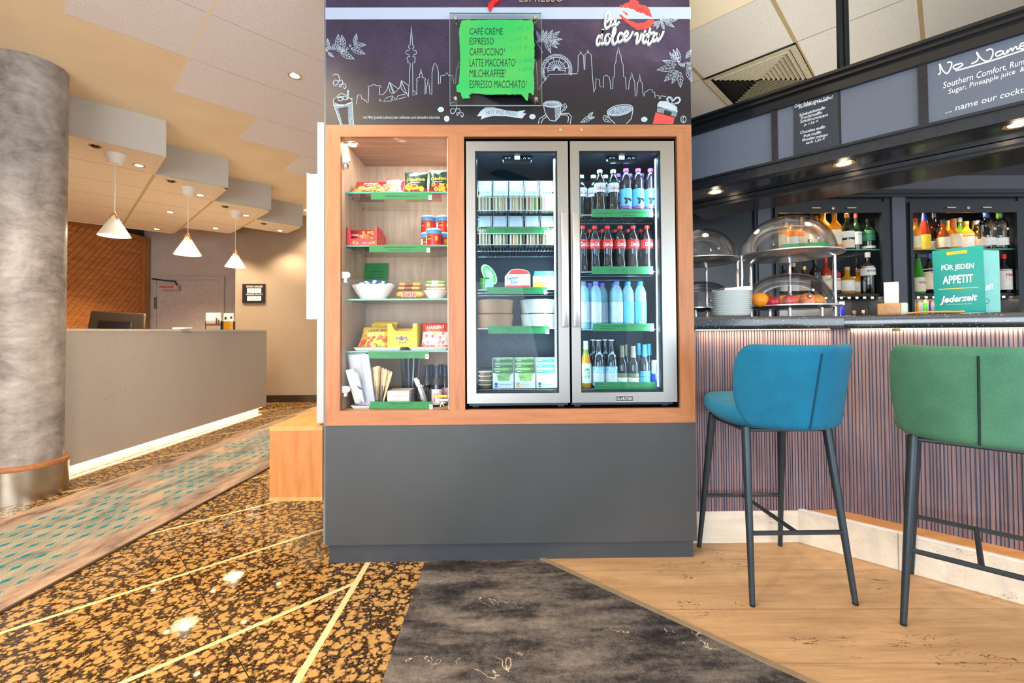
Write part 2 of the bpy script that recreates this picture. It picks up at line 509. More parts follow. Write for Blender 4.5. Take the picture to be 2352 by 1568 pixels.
# runner rug
RA, RB = Vector((-1.96, 1.771, 0)), Vector((-1.897, 3.62, 0))
rd = (RB-RA).normalized(); rn = Vector((-rd.y, rd.x, 0))
def runner_mat():
    m, nt, b = nt_new('runner_pile')
    L = nt.links.new
    v = coords(nt)
    mp = N(nt, 'ShaderNodeMapping', _Scale=(4, 1.2, 1)); L(v, mp.inputs[0])
    f = noise(nt, mp.outputs[0], 2.4, 5, .65, .4); g = noise(nt, v, 260, 3, .7)
    ff = math_(nt, 'ADD', math_(nt, 'MULTIPLY', f, .75), math_(nt, 'MULTIPLY', g, .25))
    base = ramp(nt, ff, [(.36, srgb(84, 72, 70)), (.46, srgb(146, 124, 110)), (.58, srgb(180, 154, 132)), (.7, srgb(194, 168, 142))])
    sep = N(nt, 'ShaderNodeSeparateXYZ'); L(v, sep.inputs[0])
    def cell(o, S_): return math_(nt, 'DIVIDE', math_(nt, 'PINGPONG', math_(nt, 'ADD', o, 50*S_), S_/2), S_/2)
    X, Y = cell(sep.outputs[0], .078), cell(sep.outputs[1], .108)
    # four-point stars on the lattice, with curved stripes between
    q = math_(nt, 'ADD', math_(nt, 'POWER', math_(nt, 'MULTIPLY', X, 1.7), .75), math_(nt, 'POWER', math_(nt, 'MULTIPLY', Y, .9), .75))
    star = math_(nt, 'LESS_THAN', q, .80)
    pr_ = math_(nt, 'MULTIPLY', X, Y)
    wv = math_(nt, 'GREATER_THAN', math_(nt, 'SINE', math_(nt, 'MULTIPLY', math_(nt, 'POWER', pr_, .5), 34)), .25)
    lines = math_(nt, 'MULTIPLY', wv, .8)
    ac = math_(nt, 'ABSOLUTE', math_(nt, 'SUBTRACT', sep.outputs[0], .50))
    edge = math_(nt, 'SUBTRACT', math_(nt, 'ADD', .36, math_(nt, 'MULTIPLY', math_(nt, 'SUBTRACT', f, .5), .55)), ac)
    mask = math_(nt, 'MULTIPLY', edge, 14, True)
    br = math_(nt, 'MULTIPLY', math_(nt, 'SUBTRACT', noise(nt, v, 3.2, 3), .36), 9, True)
    mask = math_(nt, 'MULTIPLY', mask, br)
    col = mixc(nt, math_(nt, 'MULTIPLY', mask, lines), base, srgb(92, 144, 140))
    col = mixc(nt, math_(nt, 'MULTIPLY', mask, star), col, srgb(30, 118, 132))
    L(col, b.inputs['Base Color']); b.inputs['Roughness'].default_value = .95; b.inputs['Specular IOR Level'].default_value = .1
    bump(nt, b, g, .5, .004)
    return m
run = MB().box(.012, 1.0, -1.6, 5.0, .002, .010).build('pile', runner_mat())
rt = thing('runner_rug', 'long beige runner rug with teal star pattern beside the reception desk', 'rug', RA, math.atan2(rd.y, rd.x)-math.pi/2)
# local x points left of the walking direction
rt.rotation_euler = (0, 0, math.atan2(rn.y, rn.x)); run.parent = rt
for me in (run.data,):
    for vv in me.vertices: vv.co.y = -vv.co.y
    me.flip_normals()
eb = MB().box(0, .012, -5.0, 1.6, .001, .011).build('bound_edge', M('rug_edge', srgb(84, 66, 52), .9)); eb.parent = rt; eb['label'] = 'dark bound edge of the rug'

# ---- ceiling: plaster with islands of mineral tiles on a diagonal grid
PLASTER = M('ceiling_plaster', srgb(246, 226, 190), .85, vs=2, var=.03)
KC = (ZC-1.08)/(2.87-1.08)
TS = .57*KC
TILEL = tile_mat('ceiling_tile_left', .024*KC, TS, .022, 3.5*KC, TS, .004, srgb(244, 240, 240), srgb(244, 234, 218), srgb(176, 156, 130))
TILER = tile_mat('ceiling_tile_right', 2.645*KC, TS, .006, .08*KC, TS, .022, srgb(224, 216, 202), srgb(120, 104, 70), srgb(176, 152, 104))
def ab(a, b, z): return ((a-b)*math.sqrt(.5), (a+b)*math.sqrt(.5), z)
cm = MB()
for i in range(-14, 18):
    for j in range(-14, 18):
        a0, b0 = .024*KC+i*TS, 3.5*KC+j*TS
        q = [ab(a0, b0, ZC), ab(a0+TS, b0, ZC), ab(a0+TS, b0+TS, ZC), ab(a0, b0+TS, ZC)]
        cx = sum(p[0] for p in q)/4; cy = sum(p[1] for p in q)/4
        if not (-6.6 < cx < 0 and -3.6 < cy < 9.4): continue
        cm.add(q, [(0, 1, 2, 3)], 1 if j <= i-1 else 0)
for i in range(-16, 12):
    for j in range(-14, 14):
        a0, b0 = 2.645*KC+i*TS, .08*KC+j*TS
        q = [ab(a0, b0, ZC), ab(a0+TS, b0, ZC), ab(a0+TS, b0+TS, ZC), ab(a0, b0+TS, ZC)]
        cx = sum(p[0] for p in q)/4; cy = sum(p[1] for p in q)/4
        if not (0 <= cx < 6.8 and -3.6 < cy < 5.5): continue
        if i == 1 and j == 1: continue            # the air vent sits here
        cm.add(q, [(0, 1, 2, 3)], 2 if i >= 0 else 0)
cm.add([(-7, -4, ZC+.02), (7, -4, ZC+.02), (7, 9.6, ZC+.02), (-7, 9.6, ZC+.02)], [(0, 1, 2, 3)], 0)
struct(cm.build('ceiling', [PLASTER, TILEL, TILER], recalc=False), 'cream ceiling with islands of perforated tiles')

# stepped soffit over the reception desk
T6 = .61
px, py = -2.93, 3.869
h = T6*math.sqrt(.5)
poly = [(px, py)]
for k in range(3): poly += [(px-h, py+(2*k+1)*h), (px, py+2*(k+1)*h)]
poly += [(px-h, py+7*h)]
for k in range(2): poly += [(px-(2*k+2)*h, py+6*h), (px-(2*k+3)*h, py+7*h)]
poly += [(px-6*h, py+6*h), (px-7*h, py+5*h), (px-7.6*h, py+3*h), (px-6*h, py-6*h+.0)]
poly = poly[:]
poly[-1] = (px-3.2*h, py-3.2*h)
SOFF = tile_mat('soffit_tile', (px+py)*math.sqrt(.5), T6, .026, (py-px)*math.sqrt(.5), T6, .010, srgb(236, 222, 202), srgb(196, 176, 128), srgb(168, 148, 110), 1.3)
SOFS = M('soffit_side_paint', srgb(200, 194, 184), .7, vs=3, var=.02)
sm = MB()
k = len(poly)
sm.add([(p[0], p[1], ZS) for p in poly]+[(p[0], p[1], ZC) for p in poly], [tuple(range(k))[::-1]], 0)
sm.f += [(i, (i+1) % k, k+(i+1) % k, k+i) for i in range(k)]; sm.m += [1]*k
soff = struct(sm.build('ceiling', [SOFF, SOFS], recalc=True), 'stepped dropped ceiling over the reception desk')
# pale trim round the lower edge of the soffit
tr = MB()
for i in range(k-3):
    p, q = Vector((*poly[i], ZS)), Vector((*poly[(i+1) % k], ZS))
    d = (q-p).normalized(); n = Vector((-d.y, d.x, 0))
    tr.obox(p-Vector((0, 0, .004)), q-p, n*.03, (0, 0, .008))
struct(tr.build('trim_2', M('soffit_trim', srgb(232, 216, 190), .6)), 'narrow pale trim round the soffit underside')

# ---- walls
WALLB = M('taupe_wall_paint', srgb(156, 138, 118), .75, vs=2, var=.03)
WALLD = M('dark_wall_paint', srgb(72, 66, 62), .8)
YB, XCN = 7.05, XU(540, 7.05)
struct(MB().box(XCN, 1.2, YB, YB+.1, 0, ZC).box(XCN, XCN+.08, YB+.1, 8.1, 0, ZC).build('wall_back', WALLB), 'taupe back wall with the manager sign')
struct(MB().box(-6.6, XCN, 8.0, 8.1, 0, ZC).build('wall_left', M('grey_wall_paint', srgb(196, 188, 182), .75, vs=2)), 'grey wall behind the reception desk')
struct(MB().box(-6.6, -6.43, -3.6, 8.1, 0, ZC).build('wall_left', WALLD), 'dark wall behind the diagonal timber panelling')
# door in the grey wall
dX0, dX1, dZ = XU(362, 8.0), XU(508, 8.0), 2.03
DOORM = M('grey_door_paint', srgb(198, 190, 184), .6)
d1 = struct(MB().box(dX0-.05, dX0, 7.96, 8.0, 0, dZ+.05).box(dX1, dX1+.07, 7.96, 8.0, 0, dZ+.05).box(dX0, dX1, 7.96, 8.0, dZ, dZ+.05).build('door_1', DOORM), 'flush grey door behind the desk')
MB().box(dX0+.004, dX1-.004, 7.975, 7.998, .01, dZ-.004).build('door_leaf', DOORM, d1)
hg = MB().box(dX0-.02, dX0+.012, 7.94, 7.96, 1.52, 1.72).build('hinge', STEEL, d1)
# door closer with a red-lettered strip
dc = thing('door_closer', 'grey door closer with red lettered strip at the top of the grey door', 'door closer', at(395, 661, Y=7.93))
c0, c1 = at(378, 668, Y=7.95), at(414, 656, Y=7.95)
MB().box(c0.x, c1.x, 7.90, 7.974, c0.z, c1.z).build('housing', M('closer_grey', srgb(176, 164, 156), .5), dc, bevel=.004)
sl = MB().box(c0.x-.06, c1.x-.02, 7.893, 7.899, c0.z+.03, c1.z+.005).build('strip', M('closer_strip', srgb(214, 186, 178), .5), dc)
rb = MB()
for i in range(7): rb.box(c0.x-.045+i*.036, c0.x-.02+i*.036, 7.889, 7.892, c0.z+.05, c1.z-.012)
o = rb.build('lettering', M('red_print', srgb(190, 60, 50), .5), sl)
MB().tube([at(349, 640, Y=7.9), at(380, 644, Y=7.9), at(402, 646, Y=7.94), (c1.x-.05, 7.94, c1.z)], .012, 6).build('arm', M('closer_arm', srgb(60, 52, 48), .4, .6), dc)
# skirting in dark stone
bbm = M('skirting_stone', srgb(52, 42, 34), .3, var=.5, vs=60)
struct(MB().box(XCN, 1.0, YB-.02, YB-.001, 0, .11).build('baseboard_back', bbm), 'dark stone skirting of the back wall')

# diagonal timber panelling along the left wall
wp = thing('timber_panelling', 'brown timber wall panelling with diagonal slats beside the grey door', 'wall panelling', (-6.3, 7.0, 0))
WOODW = wood('walnut_slat', srgb(168, 98, 44), srgb(226, 146, 76), 'Y', 1.2, .33)
WOODT = wood('oak_trim', srgb(150, 98, 52), srgb(190, 132, 78), 'Z', 1.2, .4)
y0w, y1w, z1w = 3.0, 7.86, 2.70
bm = bmesh.new()
me = bpy.data.meshes.new('slat_field')
pm = MB()
pitch = .080
dvec = Vector((0, math.cos(math.radians(49)), math.sin(math.radians(49)))); nvec = Vector((0, -dvec.z, dvec.y))
for i in range(-50, 90):
    for (o_, w_, t_) in ((0, .056, .035), (.062, .010, .024)):
        c = Vector((-6.38, 6.0, .9))+nvec*(i*pitch+o_)-dvec*5
        pm.obox(c, dvec*10, nvec*w_, (t_, 0, 0), 1 if t_ < .03 else 0)
me.from_pydata([(p[0]+6.3, p[1]-7.0, p[2]) for p in pm.v], [], pm.f)
bm.from_mesh(me)
for f_, i_ in zip(bm.faces, pm.m): f_.material_index = i_
for co, no in (((0, y0w-7, 0), (0, -1, 0)), ((0, y1w-7, 0), (0, 1, 0)), ((0, 0, z1w), (0, 0, 1)), ((0, 0, 0.02), (0, 0, -1))):
    r = bmesh.ops.bisect_plane(bm, geom=bm.verts[:]+bm.edges[:]+bm.faces[:], plane_co=co, plane_no=no, clear_outer=True)
bm.to_mesh(me); bm.free()
me.materials.append(WOODW); me.materials.append(wood('pale_slat', srgb(206, 150, 96), srgb(232, 186, 130), 'Y', 1.2, .4))
o = bpy.data.objects.new('slat_field', me); COL.objects.link(o); o.parent = wp
MB().box(-6.40, -6.30, y0w, y1w+.11, z1w, z1w+.07).box(-6.40, -6.30, y1w, y1w+.11, 0, z1w).build('border', WOODT, wp)
MB().box(-6.399, -6.385, y0w, y1w, 0, z1w).build('backing', M('panel_backing', srgb(84, 48, 26), .7), wp)

# manager sign
p0, p1 = at(558, 696, Y=YB), at(610, 652, Y=YB)
sg = thing('manager_sign', 'square black manager sign on the taupe wall', 'sign', ((p0.x+p1.x)/2, YB-.01, p0.z))
MB().box(p0.x, p1.x, YB-.02, YB-.001, p0.z, p1.z).build('plate', M('sign_black', srgb(30, 28, 28), .4), sg)
wl = M('sign_white', srgb(240, 236, 230), .5, var=0)
MB().tpx('GENERAL MANAGER', 565.5, 655.5, 603, 660, Y=YB-.0215).build('lettering', wl, sg)
MB().tpx('MANAGER ON DUTY', 565.5, 674, 603, 678, Y=YB-.0215).build('lettering', wl, sg)
for v0, v1 in ((662, 672.5), (680, 690.5)):
    q0, q1 = at(568, v1, Y=YB-.02), at(600, v0, Y=YB-.02)
    sn = MB().box(q0.x, q1.x, YB-.024, YB-.0205, q0.z, q1.z).build('name_slip', wl, sg)
    MB().box(q0.x+.03, q1.x-.03, YB-.0255, YB-.0245, (q0.z+q1.z)/2-.006, (q0.z+q1.z)/2+.006).build('faint_line', M('faint_red', srgb(220, 176, 170), .6), sn)

# ================================================================ lobby things
# concrete column
cc, cr = Vector((-3.25, 3.07, 0)), .19
def concrete():
    m, nt, b = nt_new('polished_concrete')
    v = coords(nt)
    f = noise(nt, v, 3.2, 6, .65, .6)
    mp = N(nt, 'ShaderNodeMapping', _Scale=(3, 3, 7)); nt.links.new(v, mp.inputs[0])
    g = noise(nt, mp.outputs[0], 2.6, 8, .78, .35)
    ff = math_(nt, 'ADD', math_(nt, 'MULTIPLY', f, .6), math_(nt, 'MULTIPLY', g, .4))
    nt.links.new(ramp(nt, ff, [(.34, srgb(92, 84, 78)), (.46, srgb(138, 130, 124)), (.6, srgb(172, 164, 158)), (.7, srgb(196, 188, 182))]), b.inputs['Base Color'])
    nt.links.new(ramp(nt, g, [(.3, .55), (.7, .32)]), b.inputs['Roughness'])
    bump(nt, b, g, .15, .003)
    return m
col = thing('concrete_column', 'round polished concrete column with a steel foot beside the reception desk', 'column', cc)
MB().lathe([(cr, .2), (cr, ZC-.001)], 48, cc).build('shaft', concrete(), col, smooth=True)
MB().lathe([(.215, .0), (.215, .205), (.19, .205)], 48, cc).build('steel_foot', M('foot_steel', srgb(176, 162, 142), .3, 1, var=.05, vs=20), col, smooth=True)
MB().lathe([(.19, .206), (.218, .206), (.222, .214), (.218, .232), (.19, .236)], 48, cc).build('timber_ring', wood('ring_wood', srgb(150, 92, 50), srgb(186, 122, 72), 'X', 1), col, smooth=True)

# reception desk
dk = thing('reception_desk', 'long pale speckled reception desk glowing underneath', 'reception desk', (-3.6, 4.5, 0))
def speckle():
    m, nt, b = nt_new('speckled_panel')
    v = coords(nt)
    vo = N(nt, 'ShaderNodeTexVoronoi', _Scale=34); nt.links.new(v, vo.inputs['Vector'])
    n1 = noise(nt, v, 2.5, 2)
    k = math_(nt, 'MULTIPLY', math_(nt, 'LESS_THAN', vo.outputs['Distance'], .12), math_(nt, 'GREATER_THAN', noise(nt, v, 30, 1), .5))
    col_ = mixc(nt, math_(nt, 'MULTIPLY', n1, .15), srgb(192, 184, 176), srgb(176, 166, 158))
    nt.links.new(mixc(nt, k, col_, srgb(116, 104, 94)), b.inputs['Base Color'])
    b.inputs['Roughness'].default_value = .42
    return m
DX, DY0, DY1 = -3.40, 3.3, 6.385
SPK = speckle()
MB().box(DX-.06, DX, DY0, DY1, .055, 1.105).build('front_panel', SPK, dk)
MB().box(DX-.32, DX+.003, DY0, DY1, 1.105, 1.125).build('counter_top', M('desk_top_pale', srgb(226, 214, 196), .4), dk)
MB().box(DX-.16, DX-.06, DY0+.1, DY1-.10, 0, .1).build('plinth', M('desk_plinth', srgb(236, 224, 206), .5), dk)
MB().box(DX-.95, DX-.32, DY0+.05, DY1-.05, .72, .75).build('worktop', M('desk_worktop', srgb(206, 198, 186), .5), dk)
MB().box(DX-.9, DX-.06, DY1-.06, DY1-.001, .1, 1.10).build('end_panel', SPK, dk); MB().box(DX-.9, DX-.165, DY0+.06, DY0+.12, .0, .72).build('end_panel', SPK, dk); MB().box(DX-.9, DX-.165, DY1-.2, DY1-.12, .0, .1).build('end_foot', SPK, dk)
ls = MB().box(DX-.045, DX-.015, DY0+.05, DY1-.08, .045, .054).build('light_strip', M('warm_led', (1, .8, .5, 1), emit=2.2, ecol=(1, .74, .42, 1), var=0), dk)
light('AREA', (DX-.03, (DY0+DY1)/2, .043), 7, (1, .78, .5), DY1-DY0-.2, None, sy=.02, name='desk_strip_light').rotation_euler = (0, 0, math.pi/2)

# monitor, brochures, tray on the desk
mo = thing('monitor', 'black computer monitor seen from behind on the reception desk', 'monitor', (-4.05, 4.75, .75))
y_ = 4.7
q = [at(195, 756, Y=y_), at(331, 756, Y=y_), at(331, 722, Y=y_+.12), at(208, 715, Y=y_+.12)]
q[0].z -= .12; q[1].z -= .12
MB().prism(q, (0, .03, .012)).build('housing', M('monitor_back', srgb(70, 62, 52), .3, .2), mo, bevel=.006)
q2 = [q[0].lerp(q[1], .2).lerp(q[3].lerp(q[2], .2), .25), q[0].lerp(q[1], .8).lerp(q[3].lerp(q[2], .8), .25), q[0].lerp(q[1], .8).lerp(q[3].lerp(q[2], .8), .72), q[0].lerp(q[1], .2).lerp(q[3].lerp(q[2], .2), .72)]
MB().prism(q2, (0, -.025, -.01)).build('rear_bulge', BLACK, mo, bevel=.01)
mc_ = (q[0]+q[1])/2
MB().box(mc_.x-.05, mc_.x+.05, mc_.y-.05, mc_.y-.01, .75, mc_.z+.10).box(mc_.x-.13, mc_.x+.13, mc_.y-.14, mc_.y+.1, .75, .765).build('stand', BLACK, mo, bevel=.004)
def brochure(u0, u1, vt, Y, label, cols, i):
    x0, x1 = XU(u0, Y), XU(u1, Y)
    zt = ZV(vt, Y, u0)
    t = thing('brochure_holder', label, 'brochure holder', ((x0+x1)/2, Y, 1.1251))
    MB().box(x0, x1, Y, Y+.003, 1.1255, 1.1255+(zt-1.1255)*.55).box(x0, x0+.003, Y, Y+.05, 1.1255, 1.1255+(zt-1.1255)*.5).box(x1-.003, x1, Y, Y+.05, 1.1255, 1.1255+(zt-1.1255)*.5).box(x0, x1, Y, Y+.06, 1.1255, 1.1285).build('clear_stand', clear('acrylic', (.94, .96, .97, 1), .03, 1.45, 1), t)
    mb = MB(); n = len(cols); hh = zt-1.13
    for k_, (f0, f1, _) in enumerate(cols):
        mb.box(x0+.006, x1-.006, Y+.005, Y+.02, 1.13+hh*f0, 1.13+hh*f1, k_)
    b = mb.build('leaflet', [c_[2] for c_ in cols], t)
    return t
PW = PAPER
t = brochure(471, 507, 718, 5.5, 'white and orange leaflet in a clear stand on the desk, left of the yellow one', [(0, .2, M('leaf_cream', srgb(236, 222, 200), .5)), (.2, .35, M('leaf_orange', srgb(206, 110, 60), .5)), (.35, 1, PW)], 0)
x_ = XU(495, 5.5)
MB().box(x_, x_+.02, 5.5028, 5.5045, 1.19, 1.27).box(x_+.03, x_+.045, 5.5028, 5.5045, 1.19, 1.25).build('printed_figures', M('leaf_brown', srgb(110, 70, 50), .6), t)
t = brochure(512, 536, 719, 5.75, 'narrow white and yellow leaflet stand at the right end of the reception desk', [(0, .5, M('leaf_yellow', srgb(240, 176, 50), .5)), (.5, 1, PW)], 1)
x_ = XU(515, 5.75)
MB().box(x_, x_+.03, 5.7528, 5.7545, 1.255, 1.29).box(x_+.07, x_+.1, 5.7528, 5.7545, 1.265, 1.295).build('printed_blocks', M('leaf_dark', srgb(60, 50, 46), .6), t)
x0, x1 = XU(404, 4.75), XU(432, 4.75)
tag(MB().box(x0, x1, 4.7, 4.82, 1.1255, 1.145).build('paper_pad', PAPER, base=((x0+x1)/2, 4.75, 1.1255), bevel=.003), 'small white pad lying flat on the reception desk', 'paper pad')

# pendant lamps
LAMPW = M('pendant_white', srgb(244, 238, 228), .5, var=.01)
LEATHER = M('leather_strap', srgb(206, 146, 70), .6)
def pendant(u, vt, v0, v1, Y, label):
    X = XU(u, Y, 400)
    zt, zb = ZV(v0, Y, u), ZV(v1, Y, u)
    t = thing('pendant_lamp', label, 'pendant lamp', (X, Y, ZS), group=None)
    c = (X, Y, 0)
    rb = (zt-zb)*.68; rt = rb*.17; hh = zt-zb
    MB().lathe([(0, ZS-.001), (.075, ZS-.001), (.07, ZS-.02), (.045, ZS-.085), (.0, ZS-.09)], 24, c).build('canopy', LAMPW, t, smooth=True)
    MB().tube([(X, Y, ZS-.085), (X, Y, zt-.02)], .0035, 6).build('cord', LAMPW, t)
    MB().lathe([(0, zt), (rt, zt), (rb*.6, zb+hh*.48), (rb, zb), (rb-.004, zb), (rb*.6-.005, zb+hh*.47), (rt-.003, zt-.01)], 28, c).build('shade', M('shade_opal', srgb(246, 240, 230), .5, var=0, emit=.12, ecol=(1, .82, .58, 1)), t, smooth=True)
    MB().tube([(X-rt*1.6, Y-.006, zt-hh*.32), (X-rt*1.25, Y-.006, zt+.0), (X-rt*.4, Y-.004, zt+hh*.17), (X, Y, zt+hh*.2), (X+rt*.5, Y-.004, zt+hh*.15), (X+rt*1.2, Y-.006, zt-hh*.02), (X+rt*1.7, Y-.006, zt-hh*.33)], .009, 6).build('strap', LEATHER, t)
    MB().ball((X, Y, zb+hh*.4), .03).build('bulb', M('bulb_glow', (1, .85, .6, 1), emit=18, ecol=(1, .8, .5, 1), var=0), t, smooth=True)
    light('POINT', (X, Y, zb+hh*.12), 5, WARM, .03, name='pendant_light', parent=None)
pendant(264, 352, 497, 542, 3.82, 'white cone pendant lamp nearest the concrete column')
pendant(432.5, 430, 545, 585, 4.71, 'white cone pendant lamp in the middle of the three over the desk')
pendant(541.5, 484, 582, 613, 5.62, 'white cone pendant lamp farthest right over the desk')

# recessed downlights
RIM = M('lamp_rim', srgb(206, 190, 160), .3, .6)
def downlight(x, y, z, label, lit=True, r=.045, e=28, ang=115, group=None, rim=RIM, lens=None):
    t = thing('downlight', label, 'ceiling light', (x, y, z), group=group)
    c = (x, y, z)
    MB().lathe([(r*.7, -.002), (r*1.0, -.004), (r*1.02, -.001), (r*.72, .0005)], 22, c).build('rim', rim, t, smooth=True)
    if lit:
        MB().lathe([(0, -.0035), (r*.68, -.0025)], 18, c).build('lens', lens or M('warm_lens', (1, .86, .6, 1), emit=22, ecol=(1, .8, .5, 1), var=0), t)
        light('SPOT', (x, y, z-.03), e, WARM, .045, (x, y, 0), spot=ang, name='downlight_beam')
    else:
        MB().lathe([(0, -.012), (r*.55, -.012), (r*.68, -.002)], 18, c).build('lens', M('dark_lens', srgb(66, 58, 48), .2, .3), t)
    return t
for k_, (u, v) in enumerate([(319, 380), (460, 448), (565, 494.6), (643, 529.5)]):
    p = at(u, v, Z=ZS)
    downlight(p.x, p.y, ZS, 'lit downlight at the front edge of the soffit, %s step from the column' % ORD[k_], e=60)
for k_, (u, v) in enumerate([(219, 335), (393, 415.5), (517.5, 474), (606, 513)]):
    p = at(u, v, Z=ZS)
    downlight(p.x, p.y, ZS, 'unlit downlight at the front edge of the soffit, %s step from the column' % ORD[k_], lit=False)
for (u, v), lb in zip([(390.6, 487), (360, 526), (495, 524)], ['lit downlight in the middle of the soffit behind the front row', 'lit downlight at the back left edge of the soffit', 'lit downlight at the back edge of the soffit, right of the other back one']):
    p = at(u, v, Z=ZS)
    downlight(p.x, p.y, ZS, lb, e=120)
p = at(677, 174, Z=ZC)
downlight(p.x, p.y, ZC, 'lit downlight in the perforated tiles left of the kiosk header', e=110, ang=150)
for x, y in ((-1.35, .95), (-2.3, 1.2), (-1.0, .2), (-2.2, 0), (-4.2, 1.0)):
    downlight(x, y, ZC, 'lit downlight in the lobby ceiling out of the picture', e=105, ang=150, group='lobby downlights nearer the viewer')
# wall washer by the manager sign
downlight(-3.0, 6.72, ZC, 'lit wall washer above the taupe back wall', e=62, ang=100)
# ================================================================ the kiosk
KY = 2.12
KXL, KXR = -.853, .893
KZ0, KZ1, KZ2, KZ3 = ZV(1247, KY), ZV(973.5, KY), ZV(287, KY), 2.912
KB = 2.76
kio = thing('snack_kiosk', 'tall snack kiosk with oak frame, dark printed header and grey base', 'kiosk', ((KXL+KXR)/2, KY, 0))
SIDEG = M('kiosk_side_grey', srgb(116, 124, 124), .5, vs=3)
MB().box(KXL, KXR, KY, KY+.02, KZ0, KZ1).build('base_panel', GREYBASE, kio)
MB().box(KXL+.002, KXR-.002, KY+.02, KB, KZ0, KZ1-.001).build('base_body', GREYDK, kio)
MB().box(KXL+.014, KXR-.014, KY+.012, KB-.05, 0, KZ0).build('plinth', GREYDK, kio)
MB().box(KXL-.014, KXL, KY+.012, KB, KZ0, KZ3).build('side_panel', SIDEG, kio)
MB().box(KXR-.012, KXR, KY+.003, KB, KZ1, KZ3).build('side_panel', GREYDK, kio)
MB().box(KXL, KXR-.012, KB-.02, KB, KZ1, KZ3).build('back_panel', GREYDK, kio)

def uz(u, v): p = at(u, v, Y=KY); return p.x, p.z
x0, x1 = KXL, KXR
CX0, CX1 = uz(782, 600)[0], uz(1030, 600)[0]        # display cabinet opening
NX0, NX1 = uz(1067, 600)[0], uz(1558, 600)[0]       # fridge niche
OZ1, OZ0 = ZV(314, KY), ZV(940, KY)
def mem(pts, mi):
    return [(p[0], KY-.003, p[1]) for p in pts]
fr = MB()
T = (0, .024, 0)
fr.prism(mem([(x0, KZ2), (CX0, OZ1), (NX1, OZ1), (x1, KZ2)], 0), T, 0)
fr.prism(mem([(x0, KZ1), (CX0, OZ0), (NX1, OZ0), (x1, KZ1)], 0), T, 0)
fr.prism(mem([(x0, KZ1), (x0, KZ2), (CX0, OZ1), (CX0, OZ0)], 1), T, 1)
fr.prism(mem([(x1, KZ1), (x1, KZ2), (NX1, OZ1), (NX1, OZ0)], 1), T, 1)
fr.prism(mem([(CX1, OZ0), (CX1, OZ1), (NX0, OZ1), (NX0, OZ0)], 1), T, 1)
fr.build('oak_frame', [OAKX, OAKZ], kio)
for u in (1287, 1335):
    p = at(u, 299, Y=KY-.003)
    o = MB().lathe([(0, .006), (.007, .006), (.0095, .002), (.0095, 0)], 16, (0, 0, 0)).build('lock', CHROME, kio, base=(0, 0, 0), smooth=True)
    o.location = p-Vector(kio.location); o.rotation_euler = (math.pi/2, 0, 0)
# carcass between the header and the base
car = MB()
car.box(x0, CX0-.003, KY+.021, KB-.02, KZ1, KZ2).box(NX1+.002, KXR-.012, KY+.021, KB-.02, KZ1, KZ2).box(CX0-.003, NX1+.002, KY+.021, KB-.02, OZ1+.004, KZ2)
car.box(CX0-.003, NX1+.002, KY+.021, KB-.02, KZ1, OZ0-.004).box(CX1+.003, NX0-.002, KY+.021, KB-.02, OZ0-.004, OZ1+.004)
car.build('carcass', GREYDK, kio)
CB = 2.50
cab = MB()
e = .003
cab.box(CX0-e, CX0, KY+.021, CB, OZ0, OZ1).box(CX1, CX1+e, KY+.021, CB, OZ0, OZ1).box(CX0-e, CX1+e, CB, CB+.01, OZ0-e, OZ1+e)
cab.box(CX0-e, CX1+e, KY+.021, CB, OZ1, OZ1+e, 1).box(CX0-e, CX1+e, KY+.021, CB, OZ0-e, OZ0, 1)
cab.build('cabinet_lining', [OAKL, wood('pale_oak_lining_across', srgb(160, 132, 110), srgb(190, 162, 140), 'X', 1.3, .5)], kio)
nic = MB()
nic.box(NX0-.002, NX0, KY+.021, KB-.021, OZ0, OZ1).box(NX1, NX1+.002, KY+.021, KB-.021, OZ0, OZ1).box(NX0, NX1, KY+.021, KB-.021, OZ1, OZ1+.003).box(NX0, NX1, KY+.021, KB-.021, OZ0-.003, OZ0).box(NX0, NX1, KB-.03, KB-.021, OZ0, OZ1)
nic.build('niche_lining', BLACK, kio)
# cabinet spot lamp
p = at(809, 331, Z=OZ1)
lamp = MB().lathe([(0, -.004), (.022, -.004)], 18, (p.x, p.y, OZ1), 1).lathe([(.022, -.005), (.03, -.006), (.032, -.001)], 18, (p.x, p.y, OZ1), 0).build('cabinet_lamp', [CHROME, M('warm_lens', (1, .86, .6, 1))], kio)
light('SPOT', (p.x, p.y, OZ1-.02), .7, (1, .86, .66), .02, (p.x+.12, p.y, 0), spot=150, name='cabinet_beam')
light('AREA', ((CX0+CX1)/2+.1, KY+.12, OZ1-.01), 3.2, (1, .95, .88), .3, ((CX0+CX1)/2, KY+.22, 0), sy=.1, name='cabinet_light')
# glass shelves (front edge set back from the door), standing on small pins
SHY = 2.185
SHZ = {}
for k_, v in enumerate((440.5, 562.5, 685.5, 805)):
    z = ZV(v, SHY, 900)
    SHZ[k_] = z
    o = MB().box(CX0+.001, CX1-.001, SHY, CB-.001, z-.008, z).build('glass_shelf', SHELFGLASS, kio)
    MB().box(CX0+.001, CX1-.001, SHY-.0012, SHY, z-.008, z).build('shelf_edge', GLASSEDGE, o)
    pn = MB()
    for yy in (2.24, 2.44):
        for xx in (CX0+.001, CX1-.013): pn.box(xx, xx+.012, yy-.006, yy+.006, z-.022, z-.008)
    pn.build('shelf_pin', CHROME, o)
SHZ[4] = OZ0
